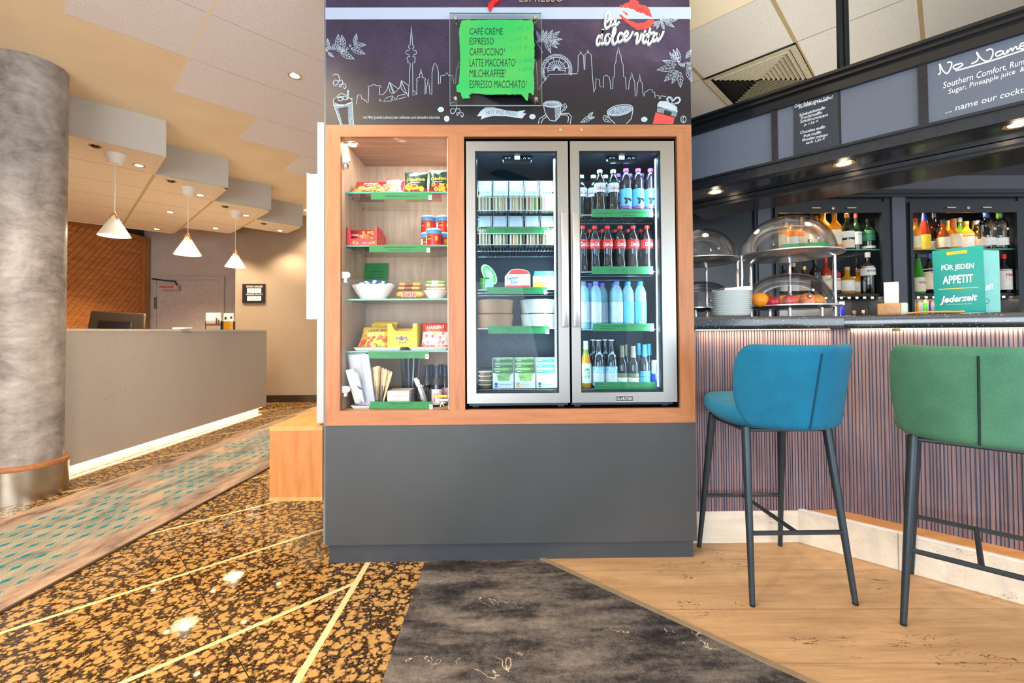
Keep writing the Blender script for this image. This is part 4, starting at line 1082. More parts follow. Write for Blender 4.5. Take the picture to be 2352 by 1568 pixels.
# ================================================================ fridges
FZ0, FZ1 = ZV(926, KY), ZV(324, KY)
FB = 2.60
FRIN = M('fridge_inner', srgb(44, 54, 68), .4, vs=4)
LED = M('cool_led', (.8, .92, 1, 1), emit=6, ecol=(.72, .88, 1, 1), var=0)
WIRE = M('chrome_wire', srgb(214, 220, 226), .25, .8, var=0)
FGL = clear('fridge_glass', (.86, .94, .98, 1), .015, 1.45, .22)
FSH = {}      # (fridge, shelf) -> top height
def fridge(side, u0, u1, g0, g1, hu0, hu1, shelves, label):
    X0, X1 = XU(u0, KY), XU(u1, KY)
    G0, G1 = XU(g0, KY), XU(g1, KY); GZ0, GZ1 = ZV(903, KY), ZV(346, KY)
    fd = thing('fridge', label, 'fridge', ((X0+X1)/2, KY, OZ0+.001), group=None)
    b = MB(); wl = .022; yf = KY+.052
    b.box(X0+.004, X0+wl, yf, FB, OZ0+.01, FZ1).box(X1-wl, X1-.004, yf, FB, OZ0+.01, FZ1).box(X0+wl, X1-wl, yf, FB, FZ1-.035, FZ1).box(X0+wl, X1-wl, yf, FB, OZ0+.01, GZ0-.005).box(X0+wl, X1-wl, FB-.02, FB, GZ0-.005, FZ1-.035)
    b.box(X0+.02, X0+.05, yf+.02, FB-.05, OZ0+.001, OZ0+.01).box(X1-.05, X1-.02, yf+.02, FB-.05, OZ0+.001, OZ0+.01)
    body = b.build('body', FRIN, fd)
    # compressor hump at the lower back
    MB().box(X0+wl+.001, X1-wl-.001, FB-.13, FB-.021, GZ0-.004, GZ0+.09).build('compressor_hump', FRIN, body, bevel=.02)
    # door: mitred steel frame
    dY = KY+.003; th = .04
    fr = MB()
    def q(x, z): return (x, dY, z)
    fr.prism([q(X0, FZ1), q(G0, GZ1), q(G1, GZ1), q(X1, FZ1)], (0, th, 0)); fr.prism([q(X0, FZ0), q(G0, GZ0), q(G1, GZ0), q(X1, FZ0)], (0, th, 0))
    fr.prism([q(X0, FZ0), q(X0, FZ1), q(G0, GZ1), q(G0, GZ0)], (0, th, 0)); fr.prism([q(X1, FZ0), q(X1, FZ1), q(G1, GZ1), q(G1, GZ0)], (0, th, 0))
    door = fr.build('door', STEEL, fd)
    # dark gasket between the steel and the cabinet
    gk = MB(); s_ = .012
    gk.box(G0, G0+.006, dY+.012, dY+th+.006, GZ0, GZ1).box(G1-.006, G1, dY+.012, dY+th+.006, GZ0, GZ1).box(G0+.006, G1-.006, dY+.012, dY+th+.006, GZ1-.006, GZ1).box(G0+.006, G1-.006, dY+.012, dY+th+.006, GZ0, GZ0+.006)
    gk.build('gasket', BLACK, door)
    gl = MB().box(G0+.001, G1-.001, dY+.006, dY+.011, GZ0+.001, GZ1-.001).build('glass', FGL, door)
    hx0, hx1 = XU(hu0, KY-.012), XU(hu1, KY-.012)
    MB().box(hx0, hx1, dY-.018, dY-.010, ZV(752, KY), ZV(490, KY)).box(hx0+.008, hx1-.008, dY-.010, dY, ZV(700, KY), ZV(690, KY)).box(hx0+.008, hx1-.008, dY-.010, dY, ZV(552, KY), ZV(542, KY)).build('handle', M('handle_aluminium', srgb(206, 208, 210), .28, .9, var=.03), door, bevel=.003)
    # control panel under the top edge, slim lit strip on the right inside
    uc = (g0+g1)/2
    p0, p1 = at(uc-34, 373, Y=KY+.06), at(uc+34, 352, Y=KY+.06)
    cp = MB().prism([at(uc-31, 373, Y=KY+.062), at(uc+31, 373, Y=KY+.062), at(uc+36, 353, Y=KY+.062), at(uc-36, 353, Y=KY+.062)], (0, .02, 0)).build('control_panel', M('panel_black', srgb(22, 28, 38), .2), fd)
    pm_ = MB()
    wv = [[(uc+14, 365), (uc+17, 361), (uc+20, 365)], [(uc+24, 361), (uc+27, 365), (uc+30, 361)], [(uc-28, 364), (uc-26, 361), (uc-24, 364)], [(uc-20, 361), (uc-18, 364), (uc-16, 361)]]
    pm_.strokes(wv, .8, lambda u, v: at(u, v, Y=KY+.0615), N0, .0004)
    pm_.build('symbols', M('symbol_white', srgb(220, 230, 240), .5, emit=1), cp)
    a0, a1 = at(uc-6, 366, Y=KY+.0618), at(uc+6, 358, Y=KY+.0618)
    MB().box(a0.x, a1.x, KY+.0612, KY+.0618, a0.z, a1.z).build('display', M('display_blue', (.6, .9, 1, 1), emit=4, ecol=(.6, .9, 1, 1), var=0), cp)
    a0, a1 = at(uc-4, 353.5, Y=KY+.0618), at(uc+4, 350, Y=KY+.0618)
    MB().box(a0.x, a1.x, KY+.0612, KY+.0618, a0.z, a1.z).build('interior_lamp', M('lamp_blue', (.3, .75, 1, 1), emit=7, ecol=(.3, .75, 1, 1), var=0), fd)
    MB().box(G1-(.012 if side == 'L' else .0085), G1-.0065, yf-.004, yf+.010, GZ0+.02, GZ1-.02).build('light_strip', LED, body)
    L = light('AREA', (G1-.02, yf+.012, (GZ0+GZ1)/2), 2.4, (.66, .89, 1), .03, ((X0+X1)/2-.05, yf+.2, (GZ0+GZ1)/2), sy=GZ1-GZ0-.1, name='fridge_light')
    L = light('AREA', ((X0+X1)/2, yf+.05, GZ1-.012), 1.2, (.5, .84, 1), X1-X0-.1, ((X0+X1)/2, yf+.14, 0), sy=.04, name='fridge_light')
    L2 = light('AREA', (X0+wl+.006, yf+.02, (GZ0+GZ1)/2), 1.5, (.66, .89, 1), .03, ((X0+X1)/2+.05, yf+.18, (GZ0+GZ1)/2), sy=GZ1-GZ0-.1, name='fridge_light')
    # wire shelves
    sy0 = KY+.085
    for k_, (v, lip, back) in enumerate(shelves):
        z = ZV(v, sy0)
        FSH[(side, k_)] = z+.0018
        wmb = MB(); r = .0018
        xa, xb = X0+wl+.004, X1-wl-.004
        yb = FB-.03 if z > GZ0+.1 else FB-.14
        for yy in (sy0, (sy0+yb)/2, yb): wmb.tube([(xa, yy, z-.003), (xb, yy, z-.003)], .0024, 5)
        n = 26
        for i in range(n+1):
            x = xa+(xb-xa)*i/n
            pts = [(x, sy0, z), (x, yb, z)]
            if lip: pts = [(x, sy0-.004, z+lip)] + pts
            wmb.tube(pts, .0014, 4, cap=False)
        if lip: wmb.tube([(xa, sy0-.004, z+lip), (xb, sy0-.004, z+lip)], .0026, 5)
        wmb.build('wire_shelf', WIRE, body)
    return fd, door, (X0, X1, G0, G1)
fdL, drL, fL = fridge('L', 1072, 1308, 1093, 1283, 1291, 1307, [(481.5, .062, 0), (560.5, .052, 0), (664, 0, 0), (753, 0, 0), (893.5, 0, 0)], 'left fridge of the kiosk with sandwiches, salads and dressings')
fdR, drR, fR = fridge('R', 1313, 1554, 1334, 1522, 1317, 1333, [(493, 0, 0), (624, 0, 0), (757, 0, 0), (893.5, 0, 0)], 'right fridge of the kiosk with rows of drinks bottles')
q0, q1 = at(1416, 921, Y=KY+.0025), at(1454, 909, Y=KY+.0025)
bd = MB().box(q0.x, q1.x, KY+.0005, KY+.0028, q0.z, q1.z).build('badge', M('badge_black', srgb(14, 14, 16), .3), drR)
MB().tpx('KLARSTEIN', 1418.5, 911.5, 1452, 918.5, Y=KY+.0002).build('lettering', M('badge_silver', srgb(230, 230, 230), .4, var=0), bd)
MB().strokes([[(1416, 909), (1454, 909), (1454, 921), (1416, 921), (1416, 909)]], .8, lambda u, v: at(u, v, Y=KY+.0004), N0, .0003).build('badge_border', M('badge_silver', srgb(230, 230, 230)), bd)

# ================================================================ green price tags
def pricetag(u0, v0, u1, v1, Y, label, lines, seal=True, tilt=0, group=None):
    a0, a1 = at(u0, v1, Y=Y), at(u1, v0, Y=Y)
    t = thing('price_tag', label, 'price tag', ((a0.x+a1.x)/2, Y, a0.z), group=group)
    card = MB().prism([at(u0, v1, Y=Y), at(u1, v1-tilt, Y=Y), at(u1, v0-tilt, Y=Y), at(u0, v0, Y=Y)], (0, .0012, 0)).build('card', GREENTAG, t)
    tb = MB()
    for s, x0_, y0_, x1_, y1_ in lines:
        tb.tpx(s, u0+(u1-u0)*x0_, v0+(v1-v0)*y0_, u0+(u1-u0)*x1_, v0+(v1-v0)*y1_, Y=Y-.0004)
    tb.build('lettering', INK, card)
    if seal:
        q = MB().prism([at(u1-8, v1+.5, Y=Y-.0002), at(u1-.3, v1+.5, Y=Y-.0002), at(u1-.3, v1-9.5, Y=Y-.0002), at(u1-8, v1-9.5, Y=Y-.0002)], (0, -.0008, 0)).build('white_emblem', PAPER, card)
        MB().fill([(u1-5.5, v1-2), (u1-2.3, v1-4), (u1-2.6, v1-7), (u1-5.5, v1-5)], lambda u, v: at(u, v, Y=Y-.0014), N0, .0003).build('leaf_mark', M('mark_grey', srgb(120, 160, 150), .5), q)
    return t
TY = SHY-.004
pricetag(852, 442, 992, 458, TY, 'green price tag under the top glass shelf with the crisps', [('Erdnussflocken oder Chips   pro Stück 2,00 €', .23, .38, .77, .66)])
pricetag(848, 563, 988, 579, TY, 'green price tag under the second glass shelf with the crisp tins', [('Erdnüsse oder Schokolade pro Stück 2,50 €', .24, .18, .77, .42), ('Pringles Chips pro Dose  2,50 €', .32, .58, .69, .82)])
pricetag(845, 806.5, 985, 823, TY, 'green price tag under the fourth glass shelf with the fruit gums', [('Haribo, Vitaminbär oder Süßigkeiten  pro Stück 2,00 €', .14, .18, .87, .42), ('Brezel  pro Stück 2,00 €', .36, .58, .64, .82)])
pricetag(850, 922, 994, 938, KY+.03, 'green price tag at the bottom of the snack cabinet', [('Rotwein    pro Stück  5,50 €', .33, .16, .67, .42), ('Rotwein', .47, .62, .54, .78)])
FY = KY+.08
pricetag(1118.5, 521, 1258.5, 538, FY, 'green price tag on the second sandwich rack of the left fridge', [('Sandwich Tomate Mozzarella / Schinken / Pute / Salami', .13, .1, .9, .32), ('Thunfisch, Käse, Ei', .26, .42, .75, .58), ('Stück         pro Stück 5,50 €', .3, .72, .72, .92)])
pricetag(1117.5, 659, 1257, 675, FY, 'green price tag under the yoghurts in the left fridge', [('Joghurt / Becher Salat     pro Stück  3,50 €', .23, .2, .78, .45), ('Joghurt oder Salat', .4, .6, .6, .8)])
pricetag(1121, 748.5, 1261.5, 766, FY, 'green price tag under the salad bowls in the left fridge', [('Salat / Salat mit Dressing   Schüssel 6,50 €', .1, .1, .9, .34), ('Salat nach Wahl', .32, .45, .68, .64)])
pricetag(1361, 480, 1500, 498, FY, 'green price tag under the top drinks shelf of the right fridge', [('Coca-Cola light   0,5 l', .07, .4, .34, .62), ('Johannisbeerschorle 0,5 l   3,00 €', .42, .34, .92, .58), ('Adelholzener', .5, .7, .71, .86)])
pricetag(1360, 611.5, 1500, 629, FY, 'green price tag under the red-labelled cola shelf of the right fridge', [('Coca-Cola', .28, .36, .4, .6), ('0,5 l', .5, .36, .56, .6), ('3,00 €', .63, .36, .71, .6)])
pricetag(1362, 742.5, 1502, 760, FY, 'green price tag under the water bottles of the right fridge', [('Mineralwasser classic oder naturell', .12, .24, .54, .46), ('0,5 l', .63, .24, .69, .46), ('3,00 €', .8, .24, .88, .46), ('Adelholzener', .12, .58, .37, .76)])
pricetag(1365.5, 877, 1506, 894, FY, 'green price tag at the bottom of the right fridge', [('Sekt / Prosecco', .01, .14, .2, .38), ('0,2 l', .24, .14, .3, .38), ('6,00 €', .41, .14, .49, .38), ('Red Bull Dose 0,25 l', .57, .14, .83, .38), ('3,50 €', .92, .14, .99, .38), ('Pilsner /Münchner Hell  0,33 l', .01, .56, .38, .8), ('4,30 €', .41, .56, .49, .8), ('Cider', .57, .56, .63, .8), ('0,33 l', .75, .56, .82, .8), ('4,00 €', .92, .56, .99, .8)], seal=False)

# ================================================================ bottles
def bottle(name, label, cat, loc, R, h, prof, body, cap, zcap, lab=None, group=None, text=None, seg=20, capr=None, rz=0, foil=None):
    """prof: radius / height pairs in fractions of R and h; lab: list of (z0, z1, material) wraps; text: (string, z0, z1, half angle, material)"""
    t = thing(name, label, cat, loc, rz, group)
    def rad(f):
        for (r0, z0), (r1, z1) in zip(prof, prof[1:]):
            if z0 <= f <= z1: return (r0+(r1-r0)*(f-z0)/max(z1-z0, 1e-6))*R
        return prof[-1][0]*R
    P = [(0, 0)]+[(r*R, z*h) for r, z in prof if z <= zcap]
    P += [(rad(zcap), zcap*h), (0, zcap*h)]
    o = MB().lathe(P, seg).build('body', body, t, base=(0, 0, 0), smooth=True, ang=.9)
    for z0, z1, m in lab or []:
        zs = [z0+(z1-z0)*i/4 for i in range(5)]
        MB().lathe([(rad(z)+.0007, z*h) for z in zs], seg).build('paper_label', m, t, base=(0, 0, 0), smooth=True)
    if text:
        for s, z0, z1, ha, m, sh, bo in (text if isinstance(text, list) else [text]):
            rr = rad((z0+z1)/2)+.0014
            MB().text(s, lambda x, y: (rr*math.sin((x*2-1)*ha), -rr*math.cos((x*2-1)*ha), (z0+(z1-z0)*y)*h), 0, sh, bo).build('lettering', m, t, base=(0, 0, 0))
    rc = capr*R if capr else rad(zcap)+.0015
    MB().lathe([(rc, zcap*h), (rc, h-.001), (rc*.9, h), (0, h)] if not foil else [(rad(foil)+.0008, foil*h), (rad(zcap)+.0012, zcap*h), (rc, h-.002), (rc*.9, h), (0, h)], 16).build('cap', cap, t, base=(0, 0, 0), smooth=True)
    return t
COLAP = [(.86, 0), (.98, .015), (1, .05), (.97, .2), (.86, .30), (.9, .42), (1, .50), (1, .66), (.98, .70), (.85, .78), (.6, .86), (.4, .91), (.38, .94), (.38, 1)]
WATP = [(.86, 0), (.97, .015), (1, .05), (1, .60), (.98, .62), (.98, .68), (1, .70), (.96, .76), (.78, .84), (.5, .905), (.38, .925), (.38, 1)]
COLAB = M('cola_dark', srgb(34, 22, 22), .06, coat=.5, var=0)
WATB = liquid('water_bottle_shell', srgb(196, 226, 242), .62, .08)
BERRY = M('berry_drink', srgb(46, 34, 46), .08, coat=.4, var=0)
REDCAP = M('red_cap', srgb(214, 42, 40), .4); WCAP = M('white_cap', srgb(226, 232, 238), .4); PCAP = M('violet_cap', srgb(186, 90, 190), .4); CYCAP = M('cyan_cap', srgb(60, 160, 214), .4); BVCAP = M('blue_violet_cap', srgb(122, 104, 204), .4)
REDLAB = M('red_label', srgb(216, 44, 40), .4); WLAB = M('white_label', srgb(204, 207, 214), .4); SKYLAB = M('sky_blue_label', srgb(110, 196, 232), .4); VLAB = M('violet_label', srgb(160, 90, 180), .4)
LETW = M('label_white_ink', srgb(246, 246, 246), .5, var=0); LETR = M('label_red_ink', srgb(206, 40, 50), .5, var=0); LETB = M('label_blue_ink', srgb(40, 70, 140), .5, var=0)
RB = .0298
SY_F = KY+.085
def place(kind, u, Y, z, label, rz, protos={}):
    x = XU(u, Y)
    if kind not in protos:
        if kind == 'red':
            t = bottle('cola_bottle', label, 'bottle', (x, Y, z), RB, .232, COLAP, COLAB, REDCAP, .925, [(.49, .69, REDLAB)], 'red-labelled cola bottles in the right fridge', ('Coca-Cola', .54, .63, .85, LETW, .35, .01), capr=.46)
        elif kind == 'light':
            t = bottle('cola_bottle', label, 'bottle', (x, Y, z), RB, .232, COLAP, COLAB, WCAP, .925, [(.49, .69, WLAB)], 'white-labelled cola bottles in the right fridge', ('Coca-Cola', .54, .63, .85, LETR, .35, .01), capr=.46)
        elif kind == 'berry':
            t = bottle('berry_drink_bottle', label, 'bottle', (x, Y, z), RB, .238, WATP, BERRY, PCAP, .925, [(.13, .19, VLAB), (.19, .55, SKYLAB)], 'violet-capped berry drink bottles in the right fridge', None, capr=.46)
            fr_ = MB()
            for i in range(9):
                an = RND.uniform(-.6, .6); zz_ = RND.uniform(.22, .36)*.238
                fr_.ball(((RB+.0005)*math.sin(an), -(RB+.0005)*math.cos(an), zz_), .006, 0, 8, 5)
            fr_.build('berry_print', M('berry_print', srgb(52, 34, 56), .4), t, base=(0, 0, 0), smooth=True)
            tb_ = MB(); rr = RB+.001
            tb_.add([(rr*math.sin(-.5), -rr*math.cos(-.5), .108), (rr*math.sin(0), -rr, .126), (rr*math.sin(.5), -rr*math.cos(.5), .108)], [(0, 1, 2)])
            tb_.build('mountain_print', M('mountain_ink', srgb(34, 60, 110), .5), t, base=(0, 0, 0))
        else:
            cap = BVCAP if kind == 'waterv' else CYCAP
            t = bottle('water_bottle', label, 'bottle', (x, Y, z), RB, .238, WATP, WATB, cap, .925, [(.14, .56, SKYLAB if kind == 'waterc' else WLAB)], 'water bottles in the right fridge', None, capr=.46)
            MB().lathe([(0, .006), (RB*.93, .006), (RB*.95, .13), (RB*.93, .185), (0, .186)], 16).build('water', liquid('water_body', srgb(190, 224, 240), .6, .1), t, base=(0, 0, 0), smooth=True)
            tb_ = MB(); rr = RB+.0014
            tb_.add([(rr*math.sin(-.6), -rr*math.cos(-.6), .106), (rr*math.sin(-.2), -rr, .122), (rr*math.sin(0), -rr, .130), (rr*math.sin(.6), -rr*math.cos(.6), .106)], [(0, 1, 2, 3)])
            for i in range(4): tb_.add([(rr*math.sin(a_), -rr*math.cos(a_), .05+i*.012+d_) for a_, d_ in ((-.5, 0), (.5, .004), (.5, .008), (-.5, .003))], [(0, 1, 2, 3)])
            tb_.build('mountain_print', M('mountain_blue', srgb(50, 110, 180), .5), t, base=(0, 0, 0))
        t.rotation_euler = (0, 0, rz)
        protos[kind] = t
        return t
    return dup(protos[kind], (x, Y, z), rz, label)
z = FSH[('R', 0)]; y1_, y2_ = SY_F+.036, SY_F+.110
def row(kind, us, Y, z, fmt, jit=.5):
    for i, u in enumerate(us): place(kind, u, Y, z, fmt % ORD[i], RND.uniform(-jit, jit)+ (XU(u, Y)-.25)*0)
row('light', [1381, 1412], y1_, z, 'white-labelled cola bottle, %s from the left in the front row of the top drinks shelf', .25)
row('light', [1338.5, 1366, 1394], y2_, z, 'white-labelled cola bottle, %s from the left in the back row of the top drinks shelf')
row('berry', [1441.5, 1469.5, 1498.5], y1_, z, 'violet-capped berry drink, %s from the left in the front row of the top drinks shelf', .2)
row('berry', [1423.5, 1450.5, 1478], y2_, z, 'violet-capped berry drink, %s from the left in the back row of the top drinks shelf')
z = FSH[('R', 1)]
row('red', [1340, 1368, 1397, 1426, 1456, 1488], y1_, z, 'red-capped cola bottle, %s from the left in the front row of the second drinks shelf', .35)
row('red', [1357, 1386, 1415.5, 1444.5, 1475], y2_+.006, z, 'red-capped cola bottle, %s from the left in the back row of the second drinks shelf')
z = FSH[('R', 2)]
row('waterv', [1341, 1369, 1417], y1_, z, 'violet-capped water bottle, %s from the left in the front row', .3)
row('waterv', [1355, 1384], y2_+.006, z, 'violet-capped water bottle, %s from the left in the back row')
row('waterc', [1443, 1471.5], y1_+.012, z, 'cyan-capped water bottle, %s from the left in the front row', .3)
row('waterc', [1411.5, 1440.5, 1469.5], y2_+.020, z, 'cyan-capped water bottle, %s from the left in the back row')
# bottom shelf of the right fridge
z = FSH[('R', 3)]
BEERP = [(.9, 0), (1, .02), (1, .5), (.96, .56), (.7, .68), (.48, .78), (.42, .9), (.42, 1)]
PICP = [(.9, 0), (1, .02), (1, .5), (.97, .56), (.7, .68), (.44, .80), (.40, .92), (.40, 1)]
x = XU(1345, y1_)
bottle('beer_bottle', 'amber beer bottle with green and white label, left on the bottom drinks shelf', 'bottle', (x, y1_, z), .026, .232, BEERP, liquid('amber_beer', srgb(226, 160, 40), .25), M('foil_green_white', srgb(206, 226, 196), .4), .95, [(.1, .52, M('beer_white', srgb(236, 240, 226), .5)), (.74, .8, M('beer_green', srgb(70, 160, 70), .5))], None, ('OTTO', .2, .42, .5, M('beer_green', srgb(70, 160, 70)), 0, .02), foil=.82)
DKG = M('dark_glass', srgb(30, 36, 40), .05, coat=.5, var=0)
NECK = M('neck_label', srgb(206, 220, 226), .5)
def blue_check():
    m, nt, b = nt_new('blue_check_label')
    c_ = N(nt, 'ShaderNodeTexChecker', _Scale=180, _Color1=srgb(200, 222, 232), _Color2=srgb(90, 170, 210)); nt.links.new(coords(nt, (1, 1, 1), (0, .6, 0)), c_.inputs[0])
    nt.links.new(c_.outputs[0], b.inputs['Base Color']); return m
BCK = blue_check()
def hell(u, Y, label):
    t = bottle('beer_bottle', label, 'bottle', (XU(u, Y), Y, z), .030, .238, PICP, DKG, M('crown_cap', srgb(200, 210, 216), .3, .6), .975, [(.04, .30, WLAB), (.30, .44, BCK)], 'dark beer bottles with diamond neck labels', capr=.5)
    d = MB(); rr = .031*.80
    d.add([(rr*math.sin(a_)*1.02, -rr*math.cos(a_)*1.05-.001, h_*.238) for a_, h_ in ((-.95, .66), (0, .53), (.95, .66), (0, .76))], [(0, 1, 2), (0, 2, 3)])
    d.build('neck_diamond', NECK, t, base=(0, 0, 0))
    return t
hell(1373.5, y1_, 'dark beer bottle with diamond neck label, left of the front pair')
hell(1403, y1_, 'dark beer bottle with diamond neck label, right of the front pair')
hell(1361, y2_, 'dark beer bottle behind and left of the front diamond-label pair')
hell(1388, y2_, 'dark beer bottle behind and between the front diamond-label pair')
WINEP = [(.92, 0), (1, .02), (1, .52), (.95, .58), (.62, .68), (.42, .75), (.40, 1)]
OLV = M('olive_foil', srgb(120, 112, 92), .35, .4); GRF = M('grey_foil', srgb(160, 160, 152), .35, .4); TURQ = M('turquoise_foil', srgb(74, 164, 196), .35, .3)
def wine(u, Y, foil, labm, label, h=.205, R=.027, body=DKG):
    return bottle('wine_bottle', label, 'bottle', (XU(u, Y), Y, z), R, h, WINEP, body, foil, .9, [(.06, .24, labm), (.25, .34, M('wine_olive_band', srgb(120, 128, 96), .5)) if foil is not TURQ else (.25, .38, labm)], None, None, foil=.72)
CRM = M('cream_label', srgb(226, 222, 206), .5)
wine(1427.5, y1_+.004, OLV, CRM, 'small wine bottle with olive foil on the bottom drinks shelf, left of the grey-foiled one', .208)
wine(1453.5, y1_, GRF, CRM, 'small wine bottle with grey foil on the bottom drinks shelf')
wine(1436, y2_, OLV, CRM, 'small wine bottle with olive foil in the second row of the bottom drinks shelf', .212)
TQL = M('turquoise_label', srgb(84, 170, 204), .5)
wine(1479.5, y1_, TURQ, TQL, 'small sparkling wine bottle with turquoise foil standing in front of the others', .212, .026)
wine(1466, y2_, TURQ, TQL, 'small sparkling wine bottle with turquoise foil behind the front one', .216, .026)
wine(1490, y2_+.004, TURQ, TQL, 'small sparkling wine bottle with turquoise foil farthest right in the second row', .214, .026)
CANB = M('can_blue', srgb(40, 60, 190), .25, .5); CANS = M('can_silver', srgb(196, 204, 222), .25, .6)
def can(u, Y, zb, label, h=.134, R=.0265):
    t = thing('drink_can', label, 'can', (XU(u, Y), Y, zb), group='blue and silver energy drink cans')
    P = [(0, 0), (R*.8, 0), (R, h*.05), (R, h*.94), (R*.86, h*.985), (R*.86, h), (R*.8, h*.99), (0, h*.985)]
    b = MB(); n = 24
    for j in range(len(P)-1):
        pass
    b.lathe(P, 24)
    b.m = []
    for q in b.f:
        a_ = sum(math.atan2(b.v[i][1], b.v[i][0]) for i in q)/len(q); zm = sum(b.v[i][2] for i in q)/len(q)
        b.m.append(0)
    b.build('body', CANS, t, base=(0, 0, 0), smooth=True)
    pr = MB()
    for k in range(4):
        a0_ = -math.pi/2+k*math.pi/2-.3
        lo, hi = (h*.07, h*.5) if k % 2 else (h*.5, h*.93)
        for s_ in range(6):
            aa, ab_ = a0_+s_*math.pi/12, a0_+(s_+1)*math.pi/12; r2 = R+.0005
            pr.add([(r2*math.cos(aa), r2*math.sin(aa), lo), (r2*math.cos(ab_), r2*math.sin(ab_), lo), (r2*math.cos(ab_), r2*math.sin(ab_), hi), (r2*math.cos(aa), r2*math.sin(aa), hi)], [(0, 1, 2, 3)])
    pr.build('blue_panels', CANB, t, base=(0, 0, 0))
    r2 = R+.0012
    MB().ball((0, -R+.003, h*.5), .0055, 0, 10, 6).build('sun_mark', M('can_yellow', srgb(232, 180, 40), .4), t, base=(0, 0, 0))
    MB().text('Red Bull', lambda x, y: (r2*math.sin(.9+(y-.5)*.5), -r2*math.cos(.9+(y-.5)*.5), h*.12+x*h*.6)).build('lettering', LETR, t, base=(0, 0, 0))
    return t
can(1506, y1_, z, 'blue and silver energy drink can at the right end of the bottom drinks shelf')
can(1484, y2_+.065, z, 'blue and silver energy drink can behind the front can')

# ================================================================ left fridge goods
LY = SY_F+.02
CLEARP = clear('clear_plastic', (.95, .97, .98, 1), .05, 1.45, 1.0)
BREADM = [M('toast_bread', srgb(232, 206, 160), .8, bmp=.2), M('crust', srgb(178, 120, 70), .8), M('ham_pink', srgb(214, 130, 120), .6), M('salad_green', srgb(110, 160, 60), .6), M('tomato_red', srgb(196, 52, 40), .5), M('egg_white', srgb(240, 236, 214), .6)]
def sandwich(u0, u1, vt, zb, label, seed, k):
    rr = random.Random(seed)
    Y0 = SY_F+.012
    x0, x1 = XU(u0, Y0), XU(u1, Y0); zt = ZV(vt, Y0+.06)
    t = thing('sandwich_pack', label, 'sandwich', ((x0+x1)/2, Y0, zb), group=None)
    w_, h_ = x1-x0, zt-zb
    # clear wedge box: tall at the back, front edge low
    prof = [(Y0, zb), (Y0+.11, zb), (Y0+.11, zb+h_), (Y0+.075, zb+h_), (Y0+.002, zb+h_*.42)]
    bx = MB()
    P = [(x0+.001, y, zz_) for y, zz_ in prof]; Q = [(x1-.001, y, zz_) for y, zz_ in prof]
    n = 5
    bx.add(P+Q, [(i, (i+1) % n, n+(i+1) % n, n+i) for i in range(n)]+[tuple(range(n)), tuple(range(n, 2*n))])
    box_ = bx.build('clear_box', CLEARP, t)
    rim = MB().tube([(x0+.002, Y0+.11, zb+h_), (x0+.002, Y0+.075, zb+h_), (x0+.002, Y0+.002, zb+h_*.42), (x1-.002, Y0+.002, zb+h_*.42), (x1-.002, Y0+.075, zb+h_), (x1-.002, Y0+.11, zb+h_)], .0018, 5).build('box_rim', M('plastic_rim', srgb(206, 220, 230), .15), box_)
    # bread slices standing side by side with fillings, cut face to the front
    sl = MB(); xx = x0+.005; pat = [1, 0, rr.choice([2, 4]), rr.choice([3, 5]), 0, 0, rr.choice([2, 3]), rr.choice([4, 3]), 0, 1]
    ws_ = [.002, .011, .004, .004, .010, .010, .004, .004, .011, .002]; sc = (w_-.010)/sum(ws_)
    for mi, ww in zip(pat, ws_):
        ww *= sc; dz = rr.uniform(-.006, .004) if mi in (2, 3, 4) else 0; dy = rr.uniform(-.003, .001) if mi in (2, 3, 4) else 0
        a = [(xx, Y0+.006+dy, zb+.003), (xx, Y0+.105, zb+.003), (xx, Y0+.105, zb+h_*.88+dz), (xx, Y0+.076+dy, zb+h_*.88+dz), (xx, Y0+.008+dy, zb+h_*.38+dz)]
        sl.prism(a, (ww-.0006, 0, 0), mi); xx += ww
    sl.build('sandwich', BREADM, t)
    # printed white label on the sloping front
    s0, s1 = Vector((0, Y0+.022, zb+h_*.56)), Vector((0, Y0+.074, zb+h_*.985))
    nrm = Vector((0, -(s1-s0).z, (s1-s0).y)).normalized()*.0012
    a = s0+nrm; b = s1+nrm
    o = MB().prism([(x0+.006, a.y, a.z), (x1-.006, a.y, a.z), (x1-.006, b.y, b.z), (x0+.006, b.y, b.z)], nrm*.5).build('paper_label', M('pack_label_white', srgb(196, 202, 210), .6), t)
    ln = MB()
    for i in range(6):
        f = .15+.13*i; p = s0.lerp(s1, f)+nrm*1.8; p2 = s0.lerp(s1, f+.05)+nrm*1.8
        ln.add([(x0+.010, p.y, p.z), (x1-.010-rr.random()*.012, p.y, p.z), (x1-.010, p2.y, p2.z), (x0+.010, p2.y, p2.z)], [(0, 1, 2, 3)])
    ln.build('fine_print', M('fine_print_grey', srgb(170, 184, 200), .6), o)
for r_, (zz_, vt, us) in enumerate(((FSH[('L', 0)], 413, [(1097, 1132), (1134, 1169), (1170.5, 1205.5), (1207, 1241.5), (1243, 1278)]), (FSH[('L', 1)], 494, [(1098, 1130), (1133, 1166), (1169, 1204), (1208, 1243), (1245, 1278)]))):
    for i, (a, b) in enumerate(us):
        sandwich(a, b, vt, zz_, 'sandwich in a clear wedge pack, %s from the left on the %s rack' % (ORD[i], ('top', 'second')[r_]), 10*r_+i, i)

z = FSH[('L', 2)]
